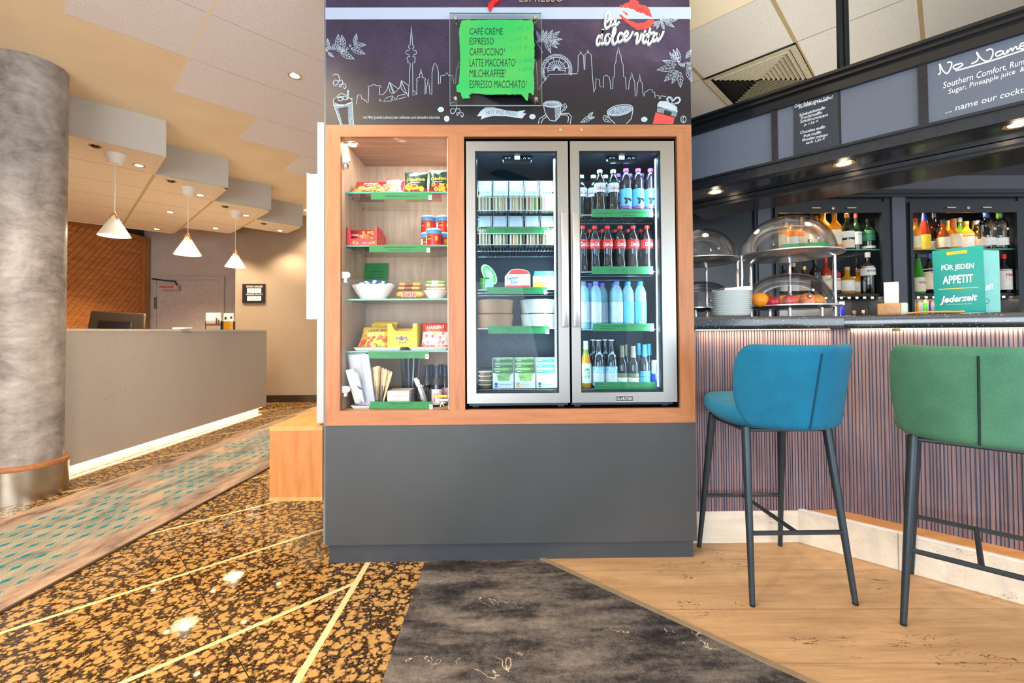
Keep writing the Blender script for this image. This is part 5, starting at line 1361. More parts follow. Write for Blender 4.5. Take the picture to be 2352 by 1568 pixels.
# salad tub with a leaning green lid, yoghurt twin cup, yellow boxes
x0, x1 = XU(1101, LY+.05), XU(1133, LY+.05); xm = (x0+x1)/2
tb = thing('salad_tub', 'round salad tub with green printed lid leaning against it in the left fridge', 'salad tub', (xm, LY+.05, z))
R_ = (x1-x0)/2
MB().lathe([(0, 0), (R_*.78, 0), (R_, .055), (R_*1.05, .058), (R_*1.0, .06), (0, .06)], 24, (xm, LY+.05, z)).build('tub', liquid('salad_green_tub', srgb(80, 130, 50), .2, .2), tb, smooth=True)
ld = MB()
c = at(1123, 628, Y=LY+.0)
for k_, (rr0, mi) in enumerate(((1.0, 0), (.86, 1), (.5, 2))):
    pts = []
    for i in range(24):
        a_ = 2*math.pi*i/24
        u_ = .042*rr0*math.cos(a_); v_ = .058*rr0*math.sin(a_)
        p = c+Vector((u_*.9+v_*-.25, v_*.32+.03-.0016*k_, v_*.9+u_*-.28))
        pts.append(p)
    ld.prism(pts, (0, .0012, -.0003), mi)
lo_ = ld.build('lid', [M('lid_white', srgb(216, 234, 216), .4), M('lid_green', srgb(120, 196, 104), .4, var=.4, vs=60), M('lid_pale', srgb(190, 224, 196), .4, var=.3, vs=90)], tb)
a0 = at(1113, 667, Y=LY)
MB().box(XU(1115, LY+.0), XU(1134, LY+.0), LY-.004, LY-.0005, z+.004, z+.05).build('side_label', [M('label_pale_green', srgb(150, 206, 170), .5)], tb)

Yg = LY+.012
x0, x1 = XU(1160, Yg), XU(1219, Yg); zt = ZV(617, Yg)
yg = thing('yoghurt_cup', 'red and white twin yoghurt cup standing on edge in the left fridge', 'yoghurt', ((x0+x1)/2, Yg, z))
hh = zt-z
out = [(x0, z), (x1, z), (x1, z+hh*.72), (x1-.012, z+hh*.9), (x1-.035, z+hh*.97), (x0+.06, z+hh), (x0+.03, z+hh*.95), (x0+.015, z+hh*.8), (x0, z+hh*.62)]
MB().prism([(x, Yg, q) for x, q in out], (0, .045, 0)).build('cup', WHITE, yg, bevel=.003)
fp = MB()
fp.prism([(x0+.002, Yg-.0006, z+.002), (x1-.002, Yg-.0006, z+.002), (x1-.002, Yg-.0006, z+hh*.2), (x0+.002, Yg-.0006, z+hh*.2)], (0, .0004, 0), 0)
fp.prism([(x, Yg-.0006, q) for x, q in [(x0+.018, z+hh*.74), (x1-.004, z+hh*.74), (x1-.014, z+hh*.88), (x1-.036, z+hh*.95), (x0+.06, z+hh*.97), (x0+.032, z+hh*.93)]], (0, .0004, 0), 0)
fp.prism([(x1-.022+.020*math.cos(t_*.5236), Yg-.001, z+hh*.58+.018*math.sin(t_*.5236)) for t_ in range(12)], (0, .0004, 0), 1)
fp.prism([(x1-.022+.013*math.cos(t_*.5236), Yg-.0016, z+hh*.58+.011*math.sin(t_*.5236)) for t_ in range(12)], (0, .0004, 0), 2)
fp.build('printed_lid', [M('yoghurt_red', srgb(222, 66, 56), .4), WLAB, M('yoghurt_pink', srgb(240, 206, 200), .4)], yg)
MB().text('Joghurt', lambda x, y: (x0+.010+.056*x, Yg-.0014, z+hh*.42+.02*y+.004*x), shear=.2, bold=.01).text('Ecke', lambda x, y: (x0+.030+.034*x, Yg-.0014, z+hh*.25+.018*y+.003*x), shear=.2, bold=.01).build('lettering', LETB, yg)
Yb = LY+.01
x0, x1 = XU(1225, Yb), XU(1281, Yb); zt = ZV(634, Yb)
yb_ = thing('cheese_box', 'pale yellow printed box standing at the right of the left fridge', 'food box', ((x0+x1)/2, Yb, z))
MB().box(x0, x1, Yb, Yb+.05, z, zt).build('carton', M('box_cream', srgb(214, 202, 170), .5), yb_, bevel=.001)
fp = MB(); fp.box(x0+.004, x0+.06, Yb-.0006, Yb-.0002, z+.004, z+.035)
fp.build('yellow_band', M('box_yellow', srgb(246, 206, 60), .5), yb_)
fp = MB()
for i in range(22): fp.box((a_ := x0+.006+RND.random()*(x1-x0-.02)), a_+RND.uniform(.003, .008), Yb-.0006, Yb-.0002, (b2 := z+.045+RND.random()*(zt-z-.055)), b2+.003)
fp.build('orange_flecks', M('box_orange', srgb(230, 150, 70), .5), yb_)
for k_, (v0, v1) in enumerate(((626, 632.5), (616.5, 624.5))):
    za, zb2 = zt+.0004+.0125*k_, zt+.0125+.0125*k_
    tag(MB().box(x0+.004+.004*k_, x1-.001-.003*k_, Yb+.002, Yb+.046, za, zb2).build('food_packet', M('packet_blue', srgb(90, 170, 214), .4, var=.15, vs=60), base=((x0+x1)/2, Yb+.02, za), bevel=.002), 'flat blue packet on the pale yellow box, %s of the two' % ('lower', 'upper')[k_], 'food packet')
# kraft bowls
z = FSH[('L', 3)]
KRAFT = M('kraft_board', srgb(150, 104, 72), .7, vs=40)
KRAFTW = M('white_bowl_board', srgb(200, 196, 190), .6, vs=40)
def bowl(u0, u1, Y, zb, hh, mat_, label):
    x0, x1 = XU(u0, Y), XU(u1, Y); xm = (x0+x1)/2; R_ = (x1-x0)/2
    t = thing('salad_bowl', label, 'bowl', (xm, Y, zb))
    c = (xm, Y, zb)
    MB().lathe([(0, 0), (R_*.9, 0), (R_*.99, hh*.93), (R_*1.01, hh*.95), (R_*.97, hh*.93), (R_*.88, .004), (0, .003)], 32, c).build('bowl', mat_, t, smooth=True)
    MB().lathe([(0, hh*.985), (R_*.9, hh*.985), (R_*.96, hh*.96), (R_*1.02, hh*.95), (R_*1.02, hh*.99), (R_*.93, hh*.999), (0, hh*.999)], 32, c).build('clear_lid', CLEARP, t, smooth=True)
Ybw = LY+.10
hb2 = (ZV(688, Ybw)-z)/2
bowl(1094, 1180, Ybw, z, hb2-.0006, KRAFT, 'brown kraft salad bowl, lower of the stack at the left of the left fridge')
bowl(1093, 1181, Ybw, z+hb2, hb2-.0006, KRAFT, 'brown kraft salad bowl with clear lid, upper of the left stack')
bowl(1196, 1280, Ybw, z, hb2-.0006, KRAFTW, 'pale salad bowl, lower of the stack at the right of the left fridge')
bowl(1195, 1281, Ybw, z+hb2, hb2-.0006, KRAFTW, 'pale salad bowl with clear lid, upper of the pale stack')
# dip pots and dressing cartons on the bottom shelf
z = FSH[('L', 4)]
for i in range(4):
    Yp = LY+.02
    x0, x1 = XU(1098, Yp), XU(1130, Yp); R_ = (x1-x0)/2; xm = (x0+x1)/2; hp = (ZV(851, Yp)-z)/4
    zb = z+hp*i
    t = thing('dip_pot', 'small round pot with pale lid, %s of four from the bottom in the left fridge' % ORD[i], 'pot', (xm, Yp, zb))
    MB().lathe([(0, 0), (R_*.8, 0), (R_*.92, hp*.78), (0, hp*.78)], 20, (xm, Yp, zb)).build('pot', M('pot_brown', srgb(120, 84, 60), .5), t, smooth=True)
    MB().lathe([(0, hp*.97), (R_*.9, hp*.97), (R_*1.0, hp*.93), (R_*1.0, hp*.8), (R_*.93, hp*.785), (0, hp*.79)], 20, (xm, Yp, zb)).build('lid', M('pot_lid', srgb(216, 200, 170), .4), t, smooth=True)
for i, (u0, u1, cm_, lb) in enumerate(((1131, 1179, [srgb(40, 90, 40), srgb(110, 160, 60), srgb(60, 80, 160)], 'left'), (1181, 1229, [srgb(50, 110, 50), srgb(130, 180, 70), srgb(226, 150, 60)], 'middle'), (1231, 1280, [srgb(40, 150, 110), srgb(150, 206, 150), srgb(50, 90, 80)], 'right'))):
    Yc = LY-.006
    x0, x1 = XU(u0, Yc), XU(u1, Yc); zt = ZV(823, Yc); hh = zt-z
    t = thing('dressing_carton', 'open white carton of green dressing sachets, %s of the three in the left fridge' % lb, 'carton', ((x0+x1)/2, Yc, z))
    e_ = .0015
    cb = MB().box(x0, x0+e_, Yc, Yc+.09, z, zt).box(x1-e_, x1, Yc, Yc+.09, z, zt).box(x0+e_, x1-e_, Yc+.09-e_, Yc+.09, z, zt).box(x0+e_, x1-e_, Yc+e_, Yc+.09-e_, z, z+e_)
    cb.prism([(x0+e_, Yc, z), (x1-e_, Yc, z), (x1-e_, Yc, z+hh*.52), (x1-.016, Yc, z+hh*.46), (x1-.022, Yc, z+hh*.25), (x0+.028, Yc, z+hh*.25), (x0+.018, Yc, z+hh*.5), (x0+e_, Yc, z+hh*.52)] if i < 2 else [(x0+e_, Yc, z), (x1-e_, Yc, z), (x1-e_, Yc, z+hh*.5), (x0+e_, Yc, z+hh*.46)], (0, e_, 0))
    box_ = cb.build('carton', M('carton_white', srgb(206, 206, 203), .5), t)
    sm_ = MB()
    for k_ in range(7):
        yk = Yc+.004+k_*.011; zk = z+hh*(.5+.47*min(1, k_/5.5)) ; 
        sm_.prism([(x0+.004, yk, z+.002), (x1-.004, yk, z+.002), (x1-.004, yk, zk), (x0+.004, yk, zk)], (0, .007, 0), 0 if k_ % 2 else 1)
        sm_.prism([(x0+.012, yk-.0006, zk-.007), (x0+.034, yk-.0006, zk-.006), (x0+.034, yk-.0006, zk-.002), (x0+.012, yk-.0006, zk-.003)], (0, .0005, 0), 2)
    sm_.build('sachets', [M('sachet_a%d' % i, cm_[0], .35, var=.4, vs=50), M('sachet_b%d' % i, cm_[1], .35, var=.4, vs=50), WLAB], t)
    pr_ = MB()
    pr_.box(x0+.010, x0+.024, Yc-.0007, Yc-.0002, z+.016, z+.028).box(x0+.010, x0+.024, Yc-.0007, Yc-.0002, z+.006, z+.012)
    pr_.text(('Joghurt-Kräuter', 'French', 'Kräuter')[i], lambda x, y: (x0+.034+(x1-x0-.042)*x*(.95, .6, .7)[i], Yc-.0008, z+.016+.007*y), shear=.2)
    pr_.build('printing', M('carton_print%d' % i, cm_[2], .5), box_)

# ================================================================ snack cabinet goods
def pouch(name, label, cat, x0, x1, z0, z1, Y, tk, colf, mats, texts=(), blobs=(), lean=0, slant=0, group=None, crimp=.08):
    """pillow bag standing on its lower edge; colf(x, y) picks the material of the front"""
    t = thing(name, label, cat, ((x0+x1)/2, Y, z0), group=group)
    w_, h_ = x1-x0, z1-z0
    def bulge(x, y): return tk/2*max(0, 1-abs(2*x-1)**3.0)**.8*max(0, 1-abs(2*y-1)**4)**.7
    def pos(x, y, sgn, ex=0):
        wob = .004*math.sin(x*9+y*5)+.003*math.sin(y*13)
        inset = .035*w_*(1-abs(2*y-1)**2)*math.copysign(abs(2*x-1)**2, .5-x)
        return Vector((x0+w_*x+inset+slant*y, Y+tk/2+sgn*(bulge(x, y)+ex)+wob*bulge(x, y)/tk+lean*y, z0+h_*y))
    m = MB()
    m.grid(lambda x, y: pos(x, y, -1), 16, 20, mif=colf)
    m.grid(lambda x, y: pos(1-x, y, 1, .0002), 16, 20, mif=lambda x, y: colf(1-x, y))
    body = m.build('pouch', mats, t, smooth=True, recalc=True, ang=1.2)
    for s, xa, ya, xb, yb2, mt, sh, bo in texts:
        MB().text(s, lambda x, y: pos(xa+(xb-xa)*x, ya+(yb2-ya)*y+.03*x, -1, .0012), 0, sh, bo).build('lettering', mt, t)
    bb = {}
    for bx, by, br, mt in blobs:
        k = mt.name
        if k not in bb: bb[k] = (MB(), mt)
        pts = [pos(min(.97, max(.03, bx+br*math.cos(a_)/1)), min(.96, max(.04, by+br*w_/h_*math.sin(a_))), -1, .0007+.0002*len(bb)) for a_ in [i*.7854 for i in range(8)]]
        bb[k][0].add(pts, [tuple(range(8))])
    for b_, mt in bb.values(): b_.build('printed_food', mt, t)
    return t
CDG = M('crisp_bag_green', srgb(24, 58, 50), .3, var=.1); CRR = M('crisp_bag_red', srgb(150, 34, 40), .3); CYE = M('crisp_yellow', srgb(240, 186, 50), .4, var=.15, vs=80); CYL = M('print_yellow', srgb(250, 206, 60), .4)
z = SHZ[0]
YS = SHY+.012
rb = random.Random(3)
def crisp(u0, u1, vt, Y, label, sl):
    bl = [(rb.uniform(.1, .9), rb.uniform(.08, .36), rb.uniform(.08, .13), CYE) for _ in range(10)]
    return pouch('crisp_bag', label, 'crisp bag', XU(u0, Y), XU(u1, Y), z+.0005, ZV(vt, Y), Y, .05, lambda x, y: 1 if y < .28-.12*abs(x-.5)*2+.08 else 0, [CDG, CRR], [('Chipsfrisch', .12, .5, .92, .66, CYL, .15, .02), ('ungarisch', .3, .43, .7, .48, LETW, .15, .01), ('funny', .4, .83, .6, .9, LETW, 0, .01)], bl+[(.5, .86, .12, M('emblem_teal', srgb(90, 180, 190), .4)), (.5, .35, .09, M('heart_red', srgb(206, 40, 50), .4))], slant=sl, lean=.02)
crisp(925, 981, 388, YS+.01, 'dark green crisp bag left of the one by the cabinet door edge', 0)
crisp(983, 1030, 384, YS+.01, 'dark green crisp bag at the right end of the top glass shelf', 0)
PRED = M('peanut_bag_red', srgb(150, 28, 34), .3); PNUT = M('peanut_tan', srgb(206, 150, 80), .5, var=.2, vs=90); PSIL = M('bag_silver', srgb(200, 190, 184), .3, .3)
bl = [(rb.uniform(.08, .9), rb.uniform(.14, .5), rb.uniform(.03, .05), PNUT) for _ in range(46)]
pouch('peanut_puff_bag', 'dark red peanut puff bag leaning back at the left of the top glass shelf', 'snack bag', XU(797, YS), XU(880, YS), z+.0005, ZV(404.5, YS, 840), YS, .05, lambda x, y: 1 if y < .08 else 0, [PRED, PSIL], [('Erdnuss', .3, .68, .72, .8, LETW, .25, .02), ('Locken', .42, .54, .8, .66, LETW, .25, .02)], bl+[(.62, .42, .13, M('sticker_green', srgb(60, 120, 80), .4))], slant=.02, lean=.06)
PPNK = M('pretzel_bag_red', srgb(214, 70, 80), .3); PCRM = M('bag_cream', srgb(236, 206, 190), .35)
bl = [(rb.uniform(.08, .9), rb.uniform(.14, .6), rb.uniform(.04, .07), M('pretzel_tan', srgb(196, 124, 60), .5)) for _ in range(24)]
pouch('pretzel_bag', 'red and cream pretzel snack bag between peanut puffs and crisps', 'snack bag', XU(875, YS), XU(921, YS), z+.0005, ZV(399, YS, 900), YS, .045, lambda x, y: 1 if .12 < y < .85 and x+.4*y < 1.05 else 0, [PPNK, PCRM], [('Knabber', .15, .70, .7, .8, LETW, .25, .02), ('mischung', .2, .58, .8, .67, LETW, .25, .02)], bl, slant=.012, lean=.05)
# a second layer of bags lying behind
for i, (u0, u1) in enumerate(((822, 880), (930, 1016))):
    yk = YS+.135
    pouch('snack_bag', ('red snack bag lying behind the peanut puff bag', 'red snack bag lying behind the crisp bags')[i], 'snack bag', XU(u0, yk), XU(u1, yk), z+.0005, z+.06, yk, .05, lambda x, y: 0, [PRED if i == 0 else PPNK])

# second shelf: red tray of peanuts and crisp tins
z = SHZ[1]
Yt = SHY+.008
x0, x1 = XU(796, Yt), XU(868, Yt); zt = ZV(520, Yt, 850)
t = thing('peanut_carton', 'red open display carton of peanut packets on the second glass shelf', 'carton', ((x0+x1)/2, Yt, z+.0005))
CTR = M('carton_red', srgb(212, 50, 62), .4); e_ = .002; dd = .15; zz0 = z+.0006; hh = zt-zz0
cb = MB()
cb.prism([(x0, Yt, zz0), (x1, Yt, zz0), (x1, Yt, zt), (x1-.014, Yt, zt), (x1-.022, Yt, zz0+hh*.36), (x0+.022, Yt, zz0+hh*.36), (x0+.016, Yt, zt-.002), (x0, Yt, zt-.002)], (0, e_, 0))
cb.prism([(x1, Yt, zz0), (x1, Yt+dd, zz0), (x1, Yt+dd, zz0+hh*.75), (x1, Yt+dd*.4, zt), (x1, Yt, zt)], (-e_, 0, 0)); cb.prism([(x0, Yt+e_, zz0), (x0, Yt+dd, zz0), (x0, Yt+dd, zz0+hh*.75), (x0, Yt+e_, zt)], (e_, 0, 0))
cb.box(x0+e_, x1-e_, Yt+dd-e_, Yt+dd, zz0, zz0+hh*.75).box(x0+e_, x1-e_, Yt+e_, Yt+dd-e_, zz0, zz0+e_)
box_ = cb.build('carton', CTR, t)
pr_ = MB()
for bx, bz, br in ((.24, .16, .008), (.33, .13, .007), (.86, .15, .008), (.74, .12, .006)): pr_.prism([(x0+(x1-x0)*bx+br*1.3*math.cos(a_*.785), Yt-.0007, zz0+hh*bz+br*math.sin(a_*.785)) for a_ in range(8)], (0, .0005, 0))
for k_ in range(7): pr_.prism([(x1+.0004, Yt+.012+k_*.018+.006*math.cos(a_*.785), zz0+hh*(.2+.5*((k_*37) % 10)/10)+.009*math.sin(a_*.785)) for a_ in range(8)], (.0005, 0, 0))
pr_.build('printed_nuts', PNUT, box_)
MB().text('Lorenz', lambda x, y: (x0+(x1-x0)*(.5+.16*x), Yt-.0008, zz0+hh*.10+.007*y), shear=.2, bold=.01).build('lettering', LETW, box_)
nb = MB()
for k_ in range(3):
    yk = Yt+.006+k_*.04
    nb.grid(lambda x, y: (x0+.004+(x1-x0-.008)*x, yk+.012-.010*math.sin(math.pi*x)*math.sin(math.pi*y)+.02*y, zz0+.004+(hh*.86)*y), 8, 8)
    nb.grid(lambda x, y: (x0+.004+(x1-x0-.008)*(1-x), yk+.0125+.010*math.sin(math.pi*x)*math.sin(math.pi*y)+.02*y, zz0+.004+(hh*.86)*y), 8, 8)
pk = nb.build('peanut_packets', PRED, t, smooth=True)
nb = MB()
for k_ in range(30):
    bx, by = rb.uniform(.45, .9), rb.uniform(.4, .9)
    nb.ball((x0+.004+(x1-x0-.008)*bx, Yt+.018-.010*math.sin(math.pi*bx)*math.sin(math.pi*by)+.02*by, zz0+.004+hh*.86*by), .006, 0, 7, 5)
nb.build('printed_nuts', PNUT, pk, smooth=True)
MB().text('Erdnüsse', lambda x, y: (x0+.016+.034*x, Yt+.0085+.02*(.66+.1*y), zz0+hh*(.56+.1*y)), shear=.2, bold=.01).build('lettering', LETW, pk)
TINR = M('tin_red', srgb(206, 40, 48), .35); TINB = M('tin_blue_lid', srgb(70, 160, 214), .4); TINW = M('tin_white', srgb(240, 240, 240), .4)
tins = []
def tin(u, Y, zb, label):
    x = XU(u, Y)
    if tins:
        return dup(tins[0], (x, Y, zb), RND.uniform(-.3, .3), label)
    R_, h_ = .0375, .086
    t = thing('crisp_tin', label, 'tin', (x, Y, zb), group='small red crisp tins')
    b = MB().lathe([(0, 0), (R_*.98, 0), (R_, .002), (R_, h_*.68)], 24, mi=0).lathe([(R_, h_*.68), (R_, h_*.9), (R_*.95, h_*.9)], 24, mi=1)
    b.build('body', [TINR, TINB], t, base=(0, 0, 0), smooth=True)
    MB().lathe([(R_*.9, h_*.9), (R_*1.03, h_*.9), (R_*1.03, h_*.97), (R_*.97, h_), (0, h_*.985)], 24).build('lid', M('tin_lid_clear', srgb(210, 226, 236), .2), t, base=(0, 0, 0), smooth=True)
    r2 = R_+.0008
    def wr(a, zf): return (r2*math.sin(a), -r2*math.cos(a), zf*h_)
    b = MB()
    b.add([wr(-.5+.25*math.cos(a_)*1.0-.0, .56+.09*math.sin(a_)) for a_ in [i*.5236 for i in range(12)]], [tuple(range(12))], 0)
    b.add([wr(.45+.2*math.cos(a_), .42+.16*math.sin(a_)) for a_ in [i*.5236 for i in range(12)]], [tuple(range(12))], 1)
    b.add([wr(-1.35, .1), wr(-.95, .1), wr(-.95, .6), wr(-1.35, .6)], [(0, 1, 2, 3)], 2)
    b.build('printed_panels', [M('tin_dark', srgb(40, 30, 34), .4), CYE, TINW], t, base=(0, 0, 0))
    r3 = R_+.0014
    MB().text('Pringles', lambda x, y: (r3*math.sin(-.8+.65*x), -r3*math.cos(-.8+.65*x), (.53+.08*y)*h_), shear=.1, bold=.01).build('lettering', CYL, t, base=(0, 0, 0))
    MB().text('ORIGINAL', lambda x, y: (r3*math.sin(-.85+.7*x), -r3*math.cos(-.85+.7*x), (.34+.09*y)*h_), bold=.01).build('lettering', CYL, t, base=(0, 0, 0))
    tins.append(t); return t
YT = SHY+.05
tin(997.5, YT, z+.0005, 'red crisp tin standing alone at the front of the second glass shelf')
tin(984.5, YT+.085, z+.0005, 'red crisp tin behind the front one, lower of the left stack')
tin(1019.5, YT+.088, z+.0005, 'red crisp tin behind the front one, lower of the right stack')
tin(984.5, YT+.085, z+.0870, 'red crisp tin, upper of the left stack on the second glass shelf')
tin(1019.5, YT+.088, z+.0870, 'red crisp tin, upper of the right stack on the second glass shelf')

# third shelf: notice card, wrapped biscuits in a bowl, bars
z = SHZ[2]
Yc = CB-.035
p = [at(836, 603, Y=Yc), at(889, 603.5, Y=Yc), at(888, 665, Y=Yc-.0), at(836, 665, Y=Yc-.0)]
zlo = z+.0006
nc = thing('notice_card', 'green notice card standing at the back of the third glass shelf', 'card', ((p[0].x+p[1].x)/2, Yc, zlo))
q = [Vector((p[0].x, Yc+.02, p[0].z)), Vector((p[1].x, Yc+.02, p[0].z)), Vector((p[1].x, Yc-.02, zlo)), Vector((p[0].x, Yc-.02, zlo))]
MB().prism(q, (0, .0015, .0004)).build('card', GREENTAG, nc)
tb_ = MB()
for i, ww in enumerate((.2, .62, .7, .66, .3, 0, .2, .6, .7)):
    if not ww: continue
    f = .16+.075*i
    a = q[0].lerp(q[3], f); b = q[1].lerp(q[2], f); d = (b-a)*.5; m_ = (a+b)/2-Vector((0, .0008, 0)); up = (q[0]-q[3]).normalized()*.005
    tb_.add([m_-d*ww, m_+d*ww, m_+d*ww+up, m_-d*ww+up], [(0, 1, 2, 3)])
tb_.build('lettering_lines', M('card_ink', srgb(34, 96, 56), .6), nc)
def dish(name, label, u0, u1, vt, vb, Y, z, ry=None, cat='bowl'):
    x0, x1 = XU(u0, Y), XU(u1, Y); R_ = (x1-x0)/2; xm = (x0+x1)/2; h_ = ZV(vt, Y-R_*.0, (u0+u1)/2)-z
    t = thing(name, label, cat, (xm, Y, z))
    k = ry or 1
    b = MB().lathe([(0, 0), (R_*.55, 0), (R_*.8, h_*.45), (R_, h_*.97), (R_*.99, h_), (R_*.95, h_*.95), (R_*.75, h_*.5), (R_*.5, .006), (0, .005)], 32, (xm, Y, z))
    b.v = [(a_, Y+(c_-Y)*k, d_) for a_, c_, d_ in b.v]
    b.build('dish', M('white_china', srgb(238, 238, 236), .15, coat=.3, var=.01), t, smooth=True)
    return t
Yd = SHY+.075
dish('biscuit_bowl', 'white china bowl heaped with blue and white wrapped biscuits', 808, 907, 655, 685, Yd, z+.0005, .62)
rz_ = random.Random(5)
BLUEW = M('wrapper_blue', srgb(40, 70, 160), .3, var=.1); WHITEW = M('wrapper_white', srgb(232, 236, 242), .3, var=.1); NAVYW = M('wrapper_navy', srgb(34, 34, 70), .3)
def wrapped(loc, L, w_, th_, rz, ry, mats, label, name='wrapped_biscuit', group='wrapped biscuits in the bowl', cat='biscuit', ends=True):
    m = MB()
    n = 8
    def f(x, y): 
        xx = (x-.5)*L; tp = max(0, 1-abs(2*x-1)**12)
        a_ = y*2*math.pi
        rw = w_/2*(.85+.15*tp if not ends else (.95 if tp > .15 else .8)); rh = th_/2*max(.06, tp)
        c_, s_ = math.cos(a_), math.sin(a_)
        return (xx, rw*math.copysign(abs(c_)**.6, c_), rh*math.copysign(abs(s_)**.6, s_))
    m.grid(f, 24, 12, mif=lambda x, y: (1 if .3 < x < .62 else 0))
    o = m.build(name, mats, None, base=(0, 0, 0), smooth=True, ang=1.2)
    o.location = loc; o.rotation_euler = (0, ry, rz)
    return tag(o, label, cat, group)
xm = (XU(808, Yd)+XU(907, Yd))/2
bsp = [(-.070, -.012, .070, .3, -.2), (-.042, -.034, .074, .1, -.1), (-.008, -.036, .074, -.2, .05), (.030, -.034, .073, .2, .1), (.064, -.012, .071, -.3, .2), (-.058, .020, .080, .2, -.25), (-.022, .012, .086, .4, 0), (.014, .010, .090, -.3, .1), (.046, .018, .086, .1, .15), (.066, .014, .078, -.2, .2)]
for i, (dx, dy, dz, a_, b2) in enumerate(bsp):
    wrapped((xm+dx, Yd+dy, z+dz), .058, .034, .018, a_, b2, [[WHITEW, BLUEW], [BLUEW, WHITEW], [NAVYW, WHITEW]][i % 3], '%s wrapped biscuit, %s from the left in the %s of the heaped bowl' % (['white and blue', 'blue and white', 'navy and white'][i % 3], ORD[i % 5], 'front' if i < 5 else 'back'))
GOLDW = M('wrapper_gold', srgb(206, 140, 60), .28, .3, var=.15); REDW = M('wrapper_red', srgb(190, 40, 40), .3); BRNW = M('wrapper_brown', srgb(120, 70, 40), .3)
Yw = SHY+.022
o = wrapped(((XU(911, Yw)+XU(975, Yw))/2, Yw, z+.020), XU(975, Yw)-XU(911, Yw), .03, .034, 0, 0, [GOLDW, GOLDW], 'gold caramel bar with big red letters on the third glass shelf', 'chocolate_bar', None, 'chocolate bar')
o.rotation_euler = (math.radians(0), 0, 0)
xx0 = XU(924, Yw); hz = .021
m_ = MB().text('TWIX', lambda x, y: (xx0-(XU(911, Yw)+XU(975, Yw))/2+.074*x, -.0165+.001*y, -.012+.024*y), shear=.15, bold=.04).build('lettering', M('red_letters', srgb(206, 34, 40), .35), o, base=(0, 0, 0))
MB().text('TWIX', lambda x, y: (xx0-(XU(911, Yw)+XU(975, Yw))/2-.0015+.077*x, -.0160+.001*y, -.0135+.027*y), shear=.15, bold=.075).build('letter_outline', LETW, o, base=(0, 0, 0))
for i in range(4):
    wrapped((XU(941, Yw+.055)+.002*(i % 2), Yw+.052+.012*(i % 2), z+.013+.0215*i), .115, .03, .02, .04*(i % 2), 0, [GOLDW, BRNW], 'gold caramel bar stacked behind the lettered one, %s from the bottom' % ORD[i], 'chocolate_bar', 'stacked gold bars on the third shelf', 'chocolate bar')
Yd2 = SHY+.07
xd = XU(1030, Yd2)
dish('bar_dish', 'white china dish of pale wrapped bars at the right of the third glass shelf', 972, 1029, 668, 685, Yd2, z+.0005, .8)
PALEW = M('wrapper_pale', srgb(226, 196, 160), .35, var=.1); GRNW = M('wrapper_green', srgb(120, 190, 80), .35)
for i in range(4):
    wrapped((XU(1001, Yd2)+.003*(i % 2), Yd2-.01+.01*(i % 2), z+.037+.0165*i), .10, .03, .0155, 0, 0, [[PALEW, WHITEW], [PALEW, PALEW], [PALEW, WHITEW], [GRNW, WHITEW]][i], '%s bar, %s from the bottom in the right-hand dish' % (['pale', 'pale', 'pale', 'green and white'][i], ORD[i]), 'wrapped_bar', 'bars in the right-hand dish', 'bar')

# fourth shelf: fruit gum bags, yellow carton
z = SHZ[3]
def tray(u0, u1, Y0, Y1, z, label):
    x0, x1 = XU(u0, Y0), XU(u1, Y0); i_ = .012
    m = MB()
    m.add([(x0+i_, Y0+i_, z), (x1-i_, Y0+i_, z), (x1-i_, Y1-i_, z), (x0+i_, Y1-i_, z), (x0, Y0, z+.016), (x1, Y0, z+.016), (x1, Y1, z+.016), (x0, Y1, z+.016), (x0+.003, Y0+.003, z+.016), (x1-.003, Y0+.003, z+.016), (x1-.003, Y1-.003, z+.016), (x0+.003, Y1-.003, z+.016), (x0+i_+.002, Y0+i_+.002, z+.003), (x1-i_-.002, Y0+i_+.002, z+.003), (x1-i_-.002, Y1-i_-.002, z+.003), (x0+i_+.002, Y1-i_-.002, z+.003)],
          [(3, 2, 1, 0)]+[(i, (i+1) % 4, 4+(i+1) % 4, 4+i) for i in range(4)]+[(4+i, 4+(i+1) % 4, 8+(i+1) % 4, 8+i) for i in range(4)]+[(8+i, 8+(i+1) % 4, 12+(i+1) % 4, 12+i) for i in range(4)]+[(12, 13, 14, 15)])
    return tag(m.build('serving_tray', M('white_china', srgb(238, 238, 236)), base=((x0+x1)/2, (Y0+Y1)/2, z)), label, 'tray')
Yt0 = SHY+.004
tray(811, 921, Yt0, Yt0+.2, z+.0005, 'white rectangular tray under the gold fruit gum bags')
tray(938, 1028, Yt0, Yt0+.2, z+.0005, 'white rectangular tray under the red fruit gum bags')
HGOLD = M('gum_bag_gold', srgb(206, 176, 70), .3, .2, var=.08); HGRN = M('gum_green', srgb(70, 160, 60), .35); HRED = M('gum_red', srgb(206, 44, 44), .35); HPNK = M('gum_pink', srgb(232, 120, 150), .35); HYEL = M('gum_yellow', srgb(240, 196, 40), .35); HWHT = M('gum_white', srgb(240, 236, 236), .35); HBLK = M('gum_black_ink', srgb(24, 20, 20), .5)
z4 = z+.0042
bl = [(rb.uniform(.08, .92), rb.uniform(.1, .62), rb.uniform(.04, .07), rb.choice([HGRN, HRED, HYEL, HGOLD, HRED])) for _ in range(46)]
gY = Yt0+.018
pouch('fruit_gum_bag', 'gold fruit gum bag with black lettering at the front of the fourth glass shelf', 'sweet bag', XU(815, gY), XU(889, gY), z4, ZV(751, gY, 850), gY, .045, lambda x, y: 1 if y < .16 else 0, [HGOLD, HRED], [('HARIBO', .22, .76, .84, .89, HBLK, .12, .02), ('GOLDBÄREN', .1, .03, .9, .12, LETW, .1, .02)], bl, lean=.05, slant=.02)
